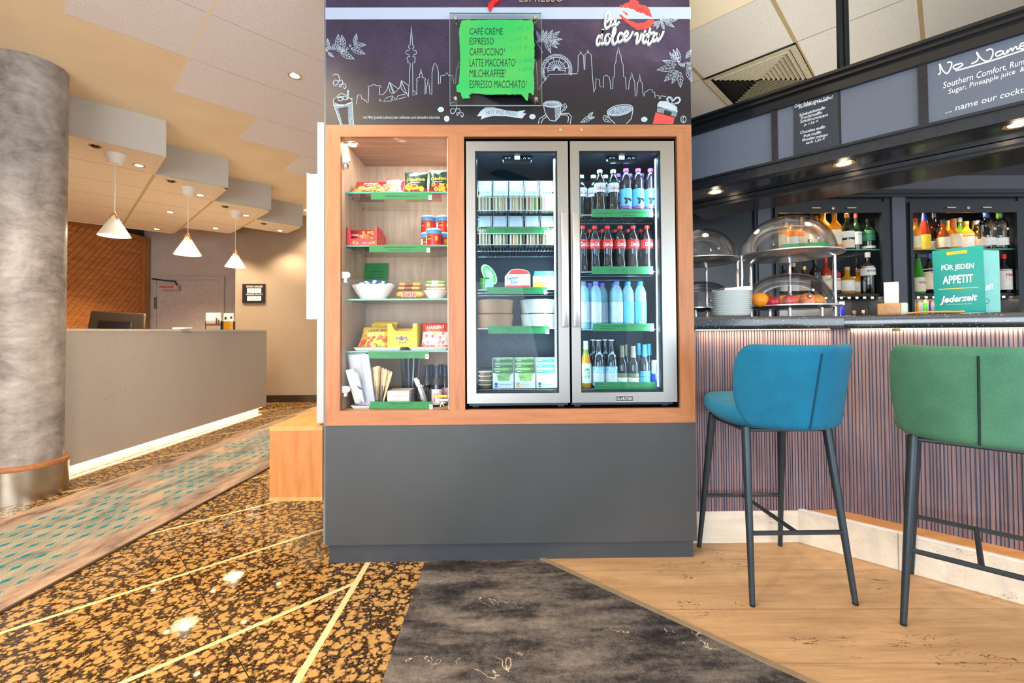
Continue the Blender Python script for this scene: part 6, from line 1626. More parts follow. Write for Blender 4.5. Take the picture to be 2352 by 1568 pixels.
for i in range(2):
    yk = gY+.068+.05*i
    pouch('fruit_gum_bag', 'gold fruit gum bag behind the front gold one, %s of two' % ('nearer', 'farther')[i], 'sweet bag', XU(846+6*i, yk), XU(906+2*i, yk), z4, ZV(742-3*i, yk, 870), yk, .04, lambda x, y: 1 if y > .93 else 0, [HGOLD, HYEL], [('HARIBO', .2, .78, .84, .88, HBLK, .12, .02)], [], lean=.035)
bl = [(rb.uniform(.08, .92), rb.uniform(.1, .62), rb.uniform(.05, .09), rb.choice([HPNK, HWHT, HYEL, HWHT, HPNK])) for _ in range(26)]
pouch('fruit_gum_bag', 'red and white fruit gum bag at the front right of the fourth glass shelf', 'sweet bag', XU(964, gY), XU(1027, gY), z4, ZV(741, gY, 1000), gY, .045, lambda x, y: 1 if .14 < y < .66 else (2 if .66 <= y < .71 else 0), [HRED, HWHT, HGRN], [('HARIBO', .18, .76, .84, .89, LETW, .12, .02), ('Color-Rado', .1, .03, .9, .12, LETW, .1, .02)], bl, lean=.05)
yk = gY+.075
pouch('fruit_gum_bag', 'red fruit gum bag behind the red and white one', 'sweet bag', XU(978, yk), XU(1028, yk), z4, ZV(741, yk, 1000), yk, .04, lambda x, y: 0, [HRED], [], [], lean=.03)
YEL = M('carton_yellow', srgb(224, 182, 8), .4, var=.03)
Ym = Yt0+.003
x0, x1 = XU(890, Ym), XU(958, Ym); zt = ZV(743, Ym, 920); zz0 = z+.0168
t = thing('sweet_carton', 'yellow open display carton with torn front edge on the fourth glass shelf', 'carton', ((x0+x1)/2, Ym, zz0))
e_ = .002; dd = .15; w_ = x1-x0; hh = zt-zz0
edge = [(x0+w_, zz0+hh), (x0+w_*.86, zz0+hh)]
for i in range(9): edge.append((x0+w_*(.84-.07*i), zz0+hh*(.70 if i % 2 else .665)+(.03*hh if i in (0, 8) else 0)))
edge += [(x0+w_*.2, zz0+hh*.78), (x0+w_*.14, zz0+hh), (x0, zz0+hh)]
cb = MB().prism([(x0, Ym, zz0), (x1, Ym, zz0)]+[(a, Ym, b) for a, b in edge], (0, e_, 0))
for xa in (x0, x1-e_): cb.prism([(xa, Ym+e_, zz0), (xa, Ym+dd, zz0), (xa, Ym+dd, zz0+hh*1.02), (xa, Ym+e_, zz0+hh)], (e_, 0, 0))
cb.box(x0+e_, x1-e_, Ym+dd-e_, Ym+dd, zz0, zz0+hh*.8).box(x0+e_, x1-e_, Ym+e_, Ym+dd-e_, zz0, zz0+e_)
box_ = cb.build('carton', YEL, t)
MB().text('m&m', lambda x, y: (x0+w_*(.3+.36*x), Ym-.0010, zz0+hh*(.28+.02*x)+.024*y), bold=.03).build('lettering', M('sweet_brown_ink', srgb(70, 40, 40), .4), box_)
MB().text('m&m', lambda x, y: (x0+w_*(.29+.38*x), Ym-.0006, zz0+hh*(.27+.02*x)+.027*y), bold=.07).build('letter_outline', LETW, box_)
MB().text('24 x 45g', lambda x, y: (x0+w_*(.1+.2*x), Ym-.0008, zz0+hh*.06+.007*y)).build('small_lettering', M('carton_ink', srgb(150, 120, 30), .5), box_)
pr_ = MB()
for i, (bx, bz) in enumerate(((.42, .2), (.52, .17), (.6, .22), (.68, .30))): pr_.prism([(x0+w_*bx+.006*math.cos(a_*.785), Ym-.0007, zz0+hh*bz+.005*math.sin(a_*.785)) for a_ in range(8)], (0, .0005, 0), i % 3)
pr_.build('printed_sweets', [M('sweet_orange', srgb(226, 90, 40), .3), M('sweet_green', srgb(60, 150, 70), .3), M('sweet_blue', srgb(50, 110, 190), .3)], box_)

# bottom of the cabinet: paper bags, cutlery, straws, napkins, small wine bottles
z = OZ0+.0006
BAGW = M('paper_bag_white', srgb(186, 190, 208), .7, vs=8)
Yp = KY+.048
for i, (u0, u1, vt, ub, dy) in enumerate(((797, 846, 812, 817, .036), (801, 852, 815, 824, .012))):
    yk = Yp+dy
    a, b = at(u0, vt, Y=yk), at(u1-6, vt-2, Y=yk)
    c, d = at(ub+38, 926, Y=yk-.02), at(ub, 926, Y=yk-.004); c.z = d.z = z+.018
    nm = MB().prism([a, b, c, d], (0, .010, 0))
    m0, m1 = a.lerp(b, .55), d.lerp(c, .5)
    nm.prism([m0+Vector((0, -.0008, 0)), m0+Vector((.003, -.0008, 0)), m1+Vector((.003, -.0008, 0)), m1+Vector((0, -.0008, 0))], (0, .0006, 0))
    tag(nm.build('paper_bag', BAGW, base=((a.x+b.x)/2, yk, z+.018), bevel=.001), 'tall white paper bag leaning at the left of the cabinet floor, %s of two' % ('rear', 'front')[i], 'paper bag')
hx = [at(793, 850, Y=KY+.024), at(812, 846, Y=KY+.018), at(829, 924, Y=KY+.024), at(815, 926, Y=KY+.024)]
hold = MB().prism(hx, (0, .02, 0))
for f0, f1 in ((.1, .5), (.58, .95)):
    l0, l1 = hx[1].lerp(hx[2], f0), hx[1].lerp(hx[2], f1); 
    hold.prism([l0, l0+Vector((.018, 0, -.012)), l1+Vector((.018, 0, -.012)), l1], (0, .02, 0))
tag(hold.build('bag_dispenser', M('dispenser_white', srgb(200, 203, 212), .4), base=hx[3], bevel=.001), 'white folded dispenser leaning in front of the paper bags', 'dispenser')
x0, x1 = XU(804, KY+.06), XU(852, KY+.06)
tray(805, 851, KY+.045, KY+.20, z, 'small white tray under the paper bags on the cabinet floor')
GL2 = clear('tumbler_glass', (.93, .95, .97, 1), .03, 1.5, 1.3)
WOODC = M('birch_wood', srgb(226, 196, 156), .7, var=.1)
def tumbler(u0, u1, vt, Y, label, name='glass_tumbler', cat='glass', mt=GL2):
    x0, x1 = XU(u0, Y), XU(u1, Y); R_ = (x1-x0)/2; h_ = ZV(vt, Y, (u0+u1)/2)-z
    t = thing(name, label, cat, ((x0+x1)/2, Y, z))
    MB().lathe([(0, 0), (R_*.88, 0), (R_, h_), (R_*.95, h_), (R_*.84, .006), (0, .006)], 24, ((x0+x1)/2, Y, z)).build('glass', mt, t, smooth=True)
    return (x0+x1)/2, R_, h_
xg, R_, h_ = tumbler(849, 884, 884, KY+.085, 'clear square-set tumbler holding wooden forks on the cabinet floor')
rc = random.Random(11)
Yg_ = KY+.085
for i in range(13):
    f = (i+.5)/13; ub = 856+22*f; ut = 851+ (34*f if f < .65 else 22+52*(f-.65)*1.6) ; vt = 846-6*math.sin(f*2.6)+ (18*(f-.6)*1.6 if f > .6 else 0)
    yy = Yg_+rc.uniform(-.02, .02)
    a = Vector((XU(ub, yy), yy, z+.009)); b = at(ut, vt, Y=yy+rc.uniform(-.004, .012))
    d = (b-a).normalized(); s_ = d.cross(Vector((0, 1, 0))).normalized()
    m = MB(); L = (b-a).length
    ws_ = [(0, .0035), (L*.55, .0045), (L*.8, .0065), (L*.95, .0068), (L, .003)]
    m.prism([a+d*l_+s_*w_ for l_, w_ in ws_]+[a+d*l_-s_*w_ for l_, w_ in ws_[::-1]], (0, .0016, 0))
    tag(m.build('wooden_fork', WOODC, base=a), 'wooden cutlery piece in the left tumbler, %s from the left' % ORD[i], 'cutlery', 'wooden cutlery in the left tumbler')
a = at(872, 893, Y=KY+.05)
fk = MB(); q = [(853, 921), (860, 912), (866, 903), (873, 895), (878, 898), (874, 908), (866, 916), (860, 921), (856, 919), (857, 922)]
# straws in a plastic cup
Ys = KY+.22
x0, x1 = XU(921, Ys), XU(962, Ys); R_ = (x1-x0)/2; xm = (x0+x1)/2; hc = ZV(871, Ys, 940)-z
t = thing('straw_cup', 'clear plastic cup full of black straws on the cabinet floor', 'cup', (xm, Ys, z))
MB().lathe([(0, 0), (R_*.75, 0), (R_*.97, hc*.96), (R_*1.05, hc*.97), (R_*1.05, hc), (R_*.95, hc), (R_*.72, .004), (0, .004)], 24, (xm, Ys, z)).build('cup', clear('cup_plastic', (.86, .90, .96, 1), .08, 1.5, 1.4), t, smooth=True)
STR = M('straw_black', srgb(26, 28, 40), .3); STR2 = M('straw_paper_strip', srgb(190, 200, 216), .4)
ztop = ZV(812, Ys, 940)
k_ = 0
for i in range(6):
    for j in range(3):
        fx = (i-2.5)/2.5; fy = (j-1)
        a = Vector((xm+fx*R_*.52, Ys+fy*R_*.45, z+.006)); b = Vector((xm+fx*R_*.98, Ys+fy*R_*.7, ztop+rc.uniform(-.006, .004)))
        tag(MB().tube([a, b], .0036, 7).build('straw', STR2 if (i*3+j) % 5 == 2 else STR, base=a), '%s drinking straw in the clear cup, %s from the left in the %s row' % ('pale' if (i*3+j) % 5 == 2 else 'black', ORD[i], ('front', 'middle', 'rear')[j]), 'straw', 'straws in the clear plastic cup')
# napkins
Yn = KY+.055
x0, x1 = XU(889, Yn), XU(940, Yn); zn = ZV(898, Yn, 910)
m = MB(); n = 14
for i in range(n):
    za = z+(zn-z)*i/n
    m.box(x0+rc.uniform(-.0012, .0012), x1+rc.uniform(-.002, .002), Yn+rc.uniform(-.001, .001), Yn+.12, za+.0003, za+(zn-z)/n)
tag(m.build('napkin_stack', M('napkin_white', srgb(204, 204, 212), .9), base=((x0+x1)/2, Yn, z)), 'stack of white paper napkins on the cabinet floor', 'napkins')
# glass with wrapped white cutlery
xg, R_, h_ = tumbler(952, 989, 886, KY+.09, 'clear tumbler holding white wrapped cutlery on the cabinet floor')
for i, (ub, ut, vt) in enumerate(((978, 953, 868), (974, 958, 872), (981, 964, 884))):
    yy = KY+.078+.012*i
    a = Vector((XU(ub, yy), yy, z+.010)); b = at(ut, vt, Y=yy)
    d = (b-a).normalized(); s_ = d.cross(Vector((0, 1, 0))).normalized()
    tag(MB().prism([a+s_*.006, a-s_*.006, b-s_*.009, b+s_*.009], (0, .004, 0)).build('wrapped_cutlery', PAPER, base=a, bevel=.001), 'white paper-wrapped cutlery set leaning in the right tumbler, %s of three' % ORD[i], 'cutlery')
# small red wine bottles
NAVY = M('navy_glass', srgb(26, 32, 48), .05, coat=.5, var=0); NFO = M('navy_foil', srgb(40, 54, 84), .3, .4); PLB = M('pale_lilac_label', srgb(216, 212, 232), .5); PKR = M('label_pink', srgb(226, 110, 140), .5)
WB = []
for i, (u, Y, lb) in enumerate(((1003, KY+.105, 'in front'), (981, KY+.166, 'left of the front one'), (1021.5, KY+.165, 'at the right end'), (991, KY+.226, 'in the second row, left'), (1012.5, KY+.229, 'in the second row, right'), (1026, KY+.215, 'in the second row, far right'))):
    lbl = 'small dark red wine bottle on the cabinet floor, %s' % lb
    if i == 5: continue
    if not WB:
        t = bottle('wine_bottle', lbl, 'bottle', (XU(u, Y), Y, z), .0268, .198, WINEP, NAVY, NFO, .93, [(.06, .44, PLB)], 'small dark wine bottles in the snack cabinet', [('e', .10, .36, .5, PKR, 0, .03)], foil=.72)
        WB.append(t)
    else: dup(WB[0], (XU(u, Y), Y, z), rc.uniform(-.3, .3), lbl)
# ================================================================ the bar
PY, CPN = 2.27, 3.945        # ribbed front: left part at depth PY, right part on X+Y=CPN
CPL = 3.74                   # the step in front of the right part
PZ = .165
bar = thing('bar_counter', 'bar counter with ribbed brown front and dark speckled worktop', 'bar counter', (1.7, 2.4, 0))
nr = random.Random(21)
def ribs(p, d, L, n, z0, z1):
    """upright ribs of uneven width along d; n points outwards"""
    s = 0; P = [p]
    while s < L:
        a, b = nr.uniform(.006, .012), nr.uniform(.003, .006)
        if s+a+b > L: break
        P += [p+d*s+n*.004, p+d*(s+a)+n*.004, p+d*(s+a+.001), p+d*(s+a+b)]; s += a+b
    P.append(p+d*L)
    P = [P[0]-n*.03]+P+[P[-1]-n*.03]
    m = MB(); k = len(P)
    m.add([(q.x, q.y, z0) for q in P]+[(q.x, q.y, z1) for q in P], [(i, i+1, k+i+1, k+i) for i in range(k-1)])
    m.m = [1 if i and (i-2) % 4 in (1, 2, 3) else 0 for i in range(k-1)]
    return m
def rib_mat():
    m, nt, b = nt_new('ribbed_brown')
    v = coords(nt, (14, 14, .8)); f = noise(nt, v, 3, 4, .6)
    mp = N(nt, 'ShaderNodeMapping', _Scale=(60, 60, 2)); t = N(nt, 'ShaderNodeTexCoord'); nt.links.new(t.outputs['Object'], mp.inputs[0]); g = noise(nt, mp.outputs[0], 3, 3)
    nt.links.new(ramp(nt, math_(nt, 'ADD', math_(nt, 'MULTIPLY', f, .5), math_(nt, 'MULTIPLY', g, .5)), [(.35, srgb(118, 94, 100)), (.65, srgb(160, 134, 136))]), b.inputs['Base Color'])
    b.inputs['Roughness'].default_value = .34
    return m
RIBS = [rib_mat(), M('rib_groove', srgb(84, 84, 108), .4)]
e45 = Vector((1, -1, 0)).normalized()
pc = Vector((CPN-PY, PY, 0))
ribs(Vector((.9, PY, 0)), Vector((1, 0, 0)), pc.x-.9, Vector((0, -1, 0)), PZ, 1.083).build('ribbed_front', RIBS, bar, recalc=True)
ribs(pc+e45*.002, e45, 2.2, n45, PZ, 1.083).build('ribbed_front', RIBS, bar, recalc=True)
PLM = oakfloor('plinth_oak', srgb(206, 194, 176), srgb(236, 226, 210))
cpl = Vector((CPL-PY, PY-.002, 0))
MB().obox((.9, PY-.004, 0), (cpl.x-.9, 0, 0), (0, .05, 0), (0, 0, PZ)).build('plinth', PLM, bar)
far = cpl+e45*2.4
MB().prism([cpl+Vector((0, 0, 0)), far, far-n45*.02, cpl-n45*.02+Vector((.0, .0, 0))], (0, 0, PZ+.003)).build('plinth', PLM, bar)
MB().prism([cpl-n45*.0005+Vector((0, 0, PZ+.003)), far+Vector((0, 0, PZ+.003)), far-n45*.022+Vector((0, 0, PZ+.003)), cpl-n45*.022+Vector((0, 0, PZ+.003))], (0, 0, .004)).build('step_edge', M('step_edge_white', srgb(244, 246, 248), .4), bar)
pfar = pc+e45*2.2
MB().prism([cpl-n45*.022, far-n45*.022, pfar-n45*.02, pc-n45*.02], (0, 0, PZ+.001)).build('step_top', wood('step_oak', srgb(226, 160, 96), srgb(242, 184, 124), 'X', 1.3), bar)
def stone():
    m, nt, b = nt_new('speckled_stone')
    v = N(nt, 'ShaderNodeTexVoronoi', _Scale=110); g = N(nt, 'ShaderNodeNewGeometry'); nt.links.new(g.outputs['Position'], v.inputs['Vector'])
    k = math_(nt, 'MULTIPLY', math_(nt, 'LESS_THAN', v.outputs['Distance'], .22), math_(nt, 'GREATER_THAN', noise(nt, g.outputs['Position'], 60, 2), .5))
    nt.links.new(mixc(nt, k, srgb(30, 31, 35), srgb(150, 152, 160)), b.inputs['Base Color']); b.inputs['Roughness'].default_value = .16; b.inputs['Specular IOR Level'].default_value = 1.0
    return m
CCT, CYF = 3.878, 2.2
cz0, cz1 = 1.084, 1.147
ccn = Vector((CCT-CYF, CYF, cz0)); cfar = ccn+e45*2.2
MB().prism([(.905, CYF, cz0), ccn, cfar, cfar-n45*.55, (ccn.x+.25, CYF+.85, cz0), (.905, CYF+.85, cz0)], (0, 0, cz1-cz0)).build('worktop', stone(), bar, bevel=.003)
bd_ = MB(); pth = [Vector((.9, PY, 0)), pc, pc+e45*2.2]
bd_.prism([(.9, PY+.03, .0), (pc.x+.005, PY+.03, 0), (pfar-n45*.03), (pfar-n45*.3), (pc.x+.12, PY+.3, 0), (.9, PY+.3, 0)], (0, 0, 1.083)).build('carcass', BLACK, bar)
UCS = M('under_counter_led', (1, .78, .5, 1), emit=2, ecol=(1, .74, .44, 1), var=0)
MB().box(.95, ccn.x-.05, CYF+.030, CYF+.038, cz0-.005, cz0-.0005).build('light_strip', UCS, bar)
MB().obox(ccn-n45*.034+e45*.02+Vector((0, 0, -.005)), e45*2.1, -n45*.008, (0, 0, .0045)).build('light_strip', UCS, bar)
light('AREA', ((.95+ccn.x)/2, CYF+.034, cz0-.007), 1.6, (1, .70, .40), ccn.x-1.0, None, sy=.01, name='counter_strip_light')
_m = ccn-n45*.038+e45*1.07
light('AREA', (_m.x, _m.y, cz0-.007), 3.6, (1, .70, .40), 2.1, None, sy=.01, name='counter_strip_light').rotation_euler = (0, 0, math.radians(-45))
cl = at(2050, 757, C=CPN-.02)
tag(MB().obox(cl+Vector((0, 0, -.006)), e45*.03, n45*.025, (0, 0, .012)).build('bag_hook', M('hook_brass', srgb(150, 120, 80), .4, .7), base=cl, bevel=.003), 'small brass hook under the worktop of the bar', 'hook')

# ---- bar stools
BLKM = M('stool_leg_dark', srgb(56, 66, 74), .38, .5)
def fabric(name, c1, c2):
    m, nt, b = nt_new(name)
    v = coords(nt); f = noise(nt, v, 700, 2, .7); g = noise(nt, v, 6, 3)
    ff = math_(nt, 'ADD', math_(nt, 'MULTIPLY', f, .7), math_(nt, 'MULTIPLY', g, .3))
    nt.links.new(ramp(nt, ff, [(.35, c1), (.65, c2)]), b.inputs['Base Color']); b.inputs['Roughness'].default_value = .9
    b.inputs['Sheen Weight'].default_value = .04
    bump(nt, b, f, .35, .002)
    return m
def stool(loc, rz, fab, seam, label):
    """local: faces +y (towards the bar), backrest at -y"""
    t = thing('bar_stool', label, 'bar stool', loc, rz)
    zs = .688
    def B(m, n, mt, par=t, **kw): return m.build(n, mt, par, base=(0, 0, 0), **kw)
    # seat: soft slab, rounded front, thicker at the rear
    def seatf(x, y):
        u, v = 2*x-1, 2*y-1
        return u, v
    P = []
    st = MB(); n = 40; lay = []
    def outline(k, z):
        o = []
        for i in range(n):
            a = 2*math.pi*i/n; c, s = math.cos(a), math.sin(a)
            ex = .55
            x = .232*k*math.copysign(abs(c)**ex, c); y = .245*k*math.copysign(abs(s)**ex, s)
            if y > 0: x *= 1-.08*(y/.245)
            o.append((x, y+.01, z+(.018 if y > 0 else 0)*abs(y)/.245))
        return o
    rings = [(.60, zs-.02), (.85, zs-.012), (.96, zs+.008), (1.0, zs+.03), (.985, zs+.05), (.93, zs+.066), (.75, zs+.074), (.35, zs+.076)]
    vs = []; fs = []
    for k, z in rings: vs += outline(k, z)
    for j in range(len(rings)-1):
        for i in range(n): fs.append((j*n+i, j*n+(i+1) % n, (j+1)*n+(i+1) % n, (j+1)*n+i))
    fs += [tuple(range(n))[::-1], tuple((len(rings)-1)*n+i for i in range(n))]
    st.add(vs, fs); B(st, 'seat', fab, smooth=True, ang=2)
    # backrest: rounded shell wrapped round the rear
    def shell(x, y, off):
        th_ = (x-.5)*2                       # -1..1 round the back
        ang = th_*1.02
        # superellipse rounding of the corners in the unrolled sheet
        rx = .252+off*.9; ry = .285+off
        z = .683+.337*y
        lean = .085*(y)+.0
        flare = 1+.04*y
        X = rx*flare*math.sin(ang)*(1.0 if abs(th_) < 1 else 1); Y = -ry*math.cos(ang)*(1)-lean*math.cos(ang)+.02
        return X, Y, z
    def sheet(off):
        def f(x, y):
            u, v = 2*x-1, 2*y-1
            # square to squircle
            k = .0
            uu = u*math.sqrt(max(0, 1-.0*v*v)); 
            # round the corners: pull in x near top/bottom
            if v > 0: r_, t_ = .24, max(0, (v-.36)/.64)
            else: r_, t_ = .40, max(0, (-v-.05)/.95)
            cut = r_*(1-math.sqrt(max(0, 1-min(1, t_)**2)))
            uu = u*(1-cut)
            return shell((uu+1)/2, (v+1)/2-.012*max(0, v)*(1-uu*uu), off)
        return f
    sh = MB(); nu, nv = 44, 22
    inner, outer = sheet(-.02), sheet(.02)
    def pil(off):
        b = sheet(0)
        def f(x, y):
            u, v = abs(2*x-1), abs(2*y-1)
            e = min(1, (1-u)/.10, (1-v)/.16); e = max(0, e); s_ = math.sqrt(max(0, 1-(1-e)**2))
            return sheet(off*s_)(x, y)
        return f
    ez = lambda y: .5-.5*math.cos(math.pi*y)
    sh.grid(lambda x, y: pil(.026)(ez(x)*.5+x*.5, ez(y)), nu, nv); sh.grid(lambda x, y: pil(-.026)(1-ez(x)*.5-x*.5, ez(y)), nu, nv)
    bk = B(sh, 'backrest', fab, smooth=True, ang=2)
    so = sheet(.0275)
    se = MB()
    se.tube([so(.5, .03+.88*i/14) for i in range(15)], .0035, 6, 0)
    B(se, 'seam', seam, bk, smooth=True)
    for dx in (-.03, .03):
        pass
    # legs, frame, footrest
    hw, fy, by = .2025, .24, -.24
    feet = {'l1': (-hw, by), 'l2': (hw, by), 'l3': (-hw, fy), 'l4': (hw, fy)}
    tops = {}
    for k, (x, y) in feet.items():
        tp = (x*.83, y*.62, zs-.012); tops[k] = tp
        m = MB().tube([tp, ((tp[0]+x)/2, (tp[1]+y)/2, (zs-.012)/2), (x, y, .006)], .0185, 12, r1=.0105)
        o = B(m, 'leg', BLKM, smooth=True)
        B(MB().lathe([(0, 0), (.0095, 0), (.0105, .004), (.0105, .010), (0, .010)], 12, (x, y, 0)), 'foot_cap', BLACK, o, smooth=True)
    fm = MB(); zt = zs-.024
    for a, b in (('l1', 'l2'), ('l3', 'l4'), ('l1', 'l3'), ('l2', 'l4')):
        fm.tube([(tops[a][0], tops[a][1], zt), (tops[b][0], tops[b][1], zt)], .010, 8)
    B(fm, 'seat_frame', BLKM, smooth=True)
    def on(k, z): f = (zs-.012-z)/(zs-.012-.006); a, b = tops[k], feet[k]; return (a[0]+(b[0]-a[0])*f, a[1]+(b[1]-a[1])*f, z)
    zf = .265
    fr_ = MB().tube([on('l1', zf), on('l2', zf)], .009, 8).tube([on('l3', zf), on('l4', zf)], .009, 8)
    a, b = on('l1', zf), on('l3', zf)
    fr_.tube([(0, a[1], zf), (0, b[1], zf)], .009, 8)
    B(fr_, 'footrest', BLKM, smooth=True)
    return t
TEALF = fabric('turquoise_wool', srgb(0, 86, 124), srgb(0, 126, 164))
GRNF = fabric('green_wool', srgb(44, 104, 80), srgb(92, 148, 118))
stool((1.1525, 1.99, .006), 0, TEALF, M('seam_teal', srgb(0, 66, 92), .9), 'turquoise bar stool with dark metal legs beside the kiosk')
stool((1.747, 1.654, .006), math.radians(-45), GRNF, M('seam_green', srgb(20, 50, 40), .9), 'green bar stool with dark metal legs at the right edge')

# ---- canopy over the bar (front on X+Y=3.7)
CC = 3.70
CB_ = 2.0
BLKW = wood('black_stained_wood', srgb(18, 20, 24), srgb(40, 44, 52), 'X', 2.0, .28)
BOARD = M('grey_board', srgb(104, 112, 128), .42, vs=3, var=.04)
cz = dict(bot=1.893, rail=1.958, btop=2.225, top=2.312)
def dg(C, s): return Vector(((C+s)/2, (C-s)/2, 0))       # s = X-Y runs along the beam
S0, S1 = -1.8, 3.0
cano = thing('bar_canopy', 'black timber canopy with grey menu boards hanging over the bar', 'canopy', dg(CC, 0)+Vector((0, 0, 1.9)))
def beam(m, C, z0, z1, t, s0=S0, s1=S1, mi=0):
    p = dg(C, s0); p.z = z0
    return m.obox(p, dg(C, s1)-dg(C, s0), -n45*t, (0, 0, z1-z0), mi)
m = MB(); beam(m, CC, cz['bot'], cz['rail'], .05); beam(m, CC-.02, cz['rail']-.012, cz['rail'], .012); beam(m, CC-.015, cz['bot'], cz['bot']+.012, .014)
m.build('lower_rail', BLKW, cano)
m = MB(); beam(m, CC, cz['btop'], cz['top']-.028, .05); beam(m, CC-.03, cz['top']-.034, cz['top']-.014, .05); beam(m, CC-.055, cz['top']-.014, cz['top'], .09); beam(m, CC-.012, cz['btop'], cz['btop']+.012, .012)
m.build('cornice', M('cornice_black', srgb(20, 24, 30), .18, coat=.3), cano)
m = MB(); beam(m, CC+.022, cz['rail'], cz['btop'], .012); m.build('board', BOARD, cano)
def sC(u, v): p = at(u, v, C=CC); return p.x-p.y
for ua, ub, v in ((1772, 1785, 300), (2110, 2132, 230)):
    m = MB(); beam(m, CC, cz['rail'], cz['btop'], .02, sC(ua, v), sC(ub, v)); m.build('divider', BLKW, cano)
m = MB(); beam(m, CC+.012, cz['rail'], cz['btop'], .008, sC(1925.5, 270), sC(1930.5, 270)); m.build('divider', BLACK, cano)
C2 = 4.285
m = MB()
sf = [dg(CC+.07, S0), dg(CC+.07, S1), dg(C2, S1), dg(C2, S0)]
m.prism([Vector((p.x, p.y, cz['bot']+.035)) for p in sf], (0, 0, .02)); m.build('soffit_board', M('soffit_black_gloss', srgb(26, 30, 38), .16, coat=.5), cano)
m = MB(); beam(m, C2, cz['bot'], 2.0, .04); beam(m, C2-.05, cz['bot']+.012, cz['bot']+.032, .035); m.build('rear_rail', BLKW, cano)
C3 = 4.74
m = MB(); m.prism([Vector((*dg(C2+.06, S0)[:2], 1.91)), Vector((*dg(C2+.06, S1)[:2], 1.91)), Vector((*dg(C3, S1)[:2], 1.895)), Vector((*dg(C3, S0)[:2], 1.895))], (0, 0, .02)); m.build('rear_board', M('brown_gloss_board', srgb(52, 44, 44), .22, coat=.4), cano)
m = MB(); m.prism([Vector((p.x, p.y, cz['top']-.02)) for p in (dg(CC+.05, S0), dg(CC+.05, S1), dg(C3, S1), dg(C3, S0))], (0, 0, .02)); m.build('top_board', BLACK, cano)
for k_, (u, v, lb) in enumerate(((1643, 440, 'nearest the kiosk'), (1938, 375, 'in the middle'), (2340, 284, 'at the right edge'))):
    p = at(u, v, Z=cz['bot']+.035)
    downlight(p.x, p.y, cz['bot']+.034, 'lit brass-rimmed downlight under the bar canopy, %s' % lb, r=.048, e=16, ang=130, rim=M('brass_rim', srgb(206, 170, 110), .2, .9))
    light('POINT', (p.x, p.y, cz['bot']-.01), .8, WARM, .02, name='downlight_glow')
# hanging rods
for u, r_, lb in ((1931, .016, 'left'), (1944.5, .012, 'right')):
    p = at(u, 120, C=CC+.06)
    tag(MB().tube([(p.x, p.y, cz['top']+.001), (p.x, p.y, ZC-.001)], r_, 12).build('hanging_rod', M('rod_black', srgb(28, 36, 40), .3, .5), base=(p.x, p.y, cz['top']), smooth=True), 'black rod carrying the bar canopy, %s of the pair' % lb, 'rod')
# unseen glowing strip and light, added on the canopy top to brighten the ceiling
ul = dg(CC+.55, -.9); 
MB().obox(dg(CC+.35, -.6)+Vector((0, 0, cz['top']+.002)), dg(CC+.35, 2.6)-dg(CC+.35, -.6), -n45*.06, (0, 0, .04)).build('added_fill_strip', M('added_fill_white', srgb(240, 240, 236), .4, emit=1.5, var=0), cano)
light('AREA', (ul.x, ul.y, cz['top']+.06), 13, (1, .96, .90), 5.0, (ul.x, ul.y, 5), sy=.7, name='added_fill_light').rotation_euler = (math.pi, 0, math.radians(45))
# chalk boards and writing
CH = M('chalk_white', srgb(238, 246, 250), .7, emit=.12)  # chalk carries a faint glow of its own, brightening the writing
K = dict(C=CC+.0192)
PB = dict(C=CC+.0135)
qd = [(1822, 240), (1927, 206), (1927.5, 337), (1823, 362)]
cbd = thing('chalkboard', 'small dark chalkboard with muffin offers on the bar canopy', 'chalkboard', at(1875, 350, **PB))
MB().prism([at(1823, 239.5, **PB), at(1925, 207.5, **PB), at(1925, 337, **PB), at(1823, 361, **PB)], -n45*.004).build('board', M('chalk_slate', srgb(46, 54, 64), .5, vs=8), cbd)
tm = MB(); K2 = dict(C=CC+.0128)
for t, u0, vb, u1, h_, dv_ in (('Oder lieber etwas Süßes?', 1824.5, 248, 1913, 8, 22), ('Something sweet?', 1834, 252, 1903, 8, 20), ('Schokoladenmuffin', 1836, 268, 1895, 7, 18), ('Fruchtmuffin', 1839, 275, 1888, 7, 14), ('Schokocroissant', 1838, 283, 1902, 7, 17), ('je 1,50 €', 1846, 291, 1880, 7, 9), ('Chocolate muffin', 1838, 308, 1895, 7, 14), ('fruit muffin', 1846, 316, 1886, 7, 10), ('chocolate croissant', 1842, 325, 1901, 7, 13), ('each 1,50 €', 1851, 332, 1895, 7, 10)):
    tm.tpx(t, u0, vb-h_, u1, vb, 0, .15, .006, dv=dv_, **K2)
tm.build('chalk_writing', CH, cbd)
wr = thing('menu_writing', 'white handwriting on the grey board at the right end of the canopy', 'writing', at(2250, 230, **K))
fn = lambda x, y: at(x/5.227+1960, y/5.227, C=CC+.0202)
big = [[(1020,895),(1045,870),(1035,780),(1042,775),(1070,840),(1110,880),(1140,870),(1175,800),(1180,755),(1160,745),(1130,752)], [(1260,770),(1225,780),(1198,805),(1220,830),(1270,810),(1315,775),(1290,760),(1255,775)],
       [(1420,765),(1480,735),(1500,690),(1480,640),(1485,630),(1530,700),(1590,735),(1640,720),(1675,650),(1670,600),(1640,590),(1600,605)], [(1790,610),(1740,620),(1705,650),(1725,675),(1780,650),(1810,610),(1795,645),(1830,645),(1850,600),(1850,635),(1880,590),(1900,580),(1905,615),(1935,570),(1960,560),(1965,595),(2000,575)], [(1990,560),(2040,550),(2060,520),(2020,520),(1995,560),(2020,590),(2080,560)], [(1230,850),(1640,735),(2080,590)]]
MB().strokes([smooth(l, 3) for l in big], 17, fn, n45, .0008).build('title_writing', CH, wr)
tm = MB(); K2 = dict(C=CC+.0200)
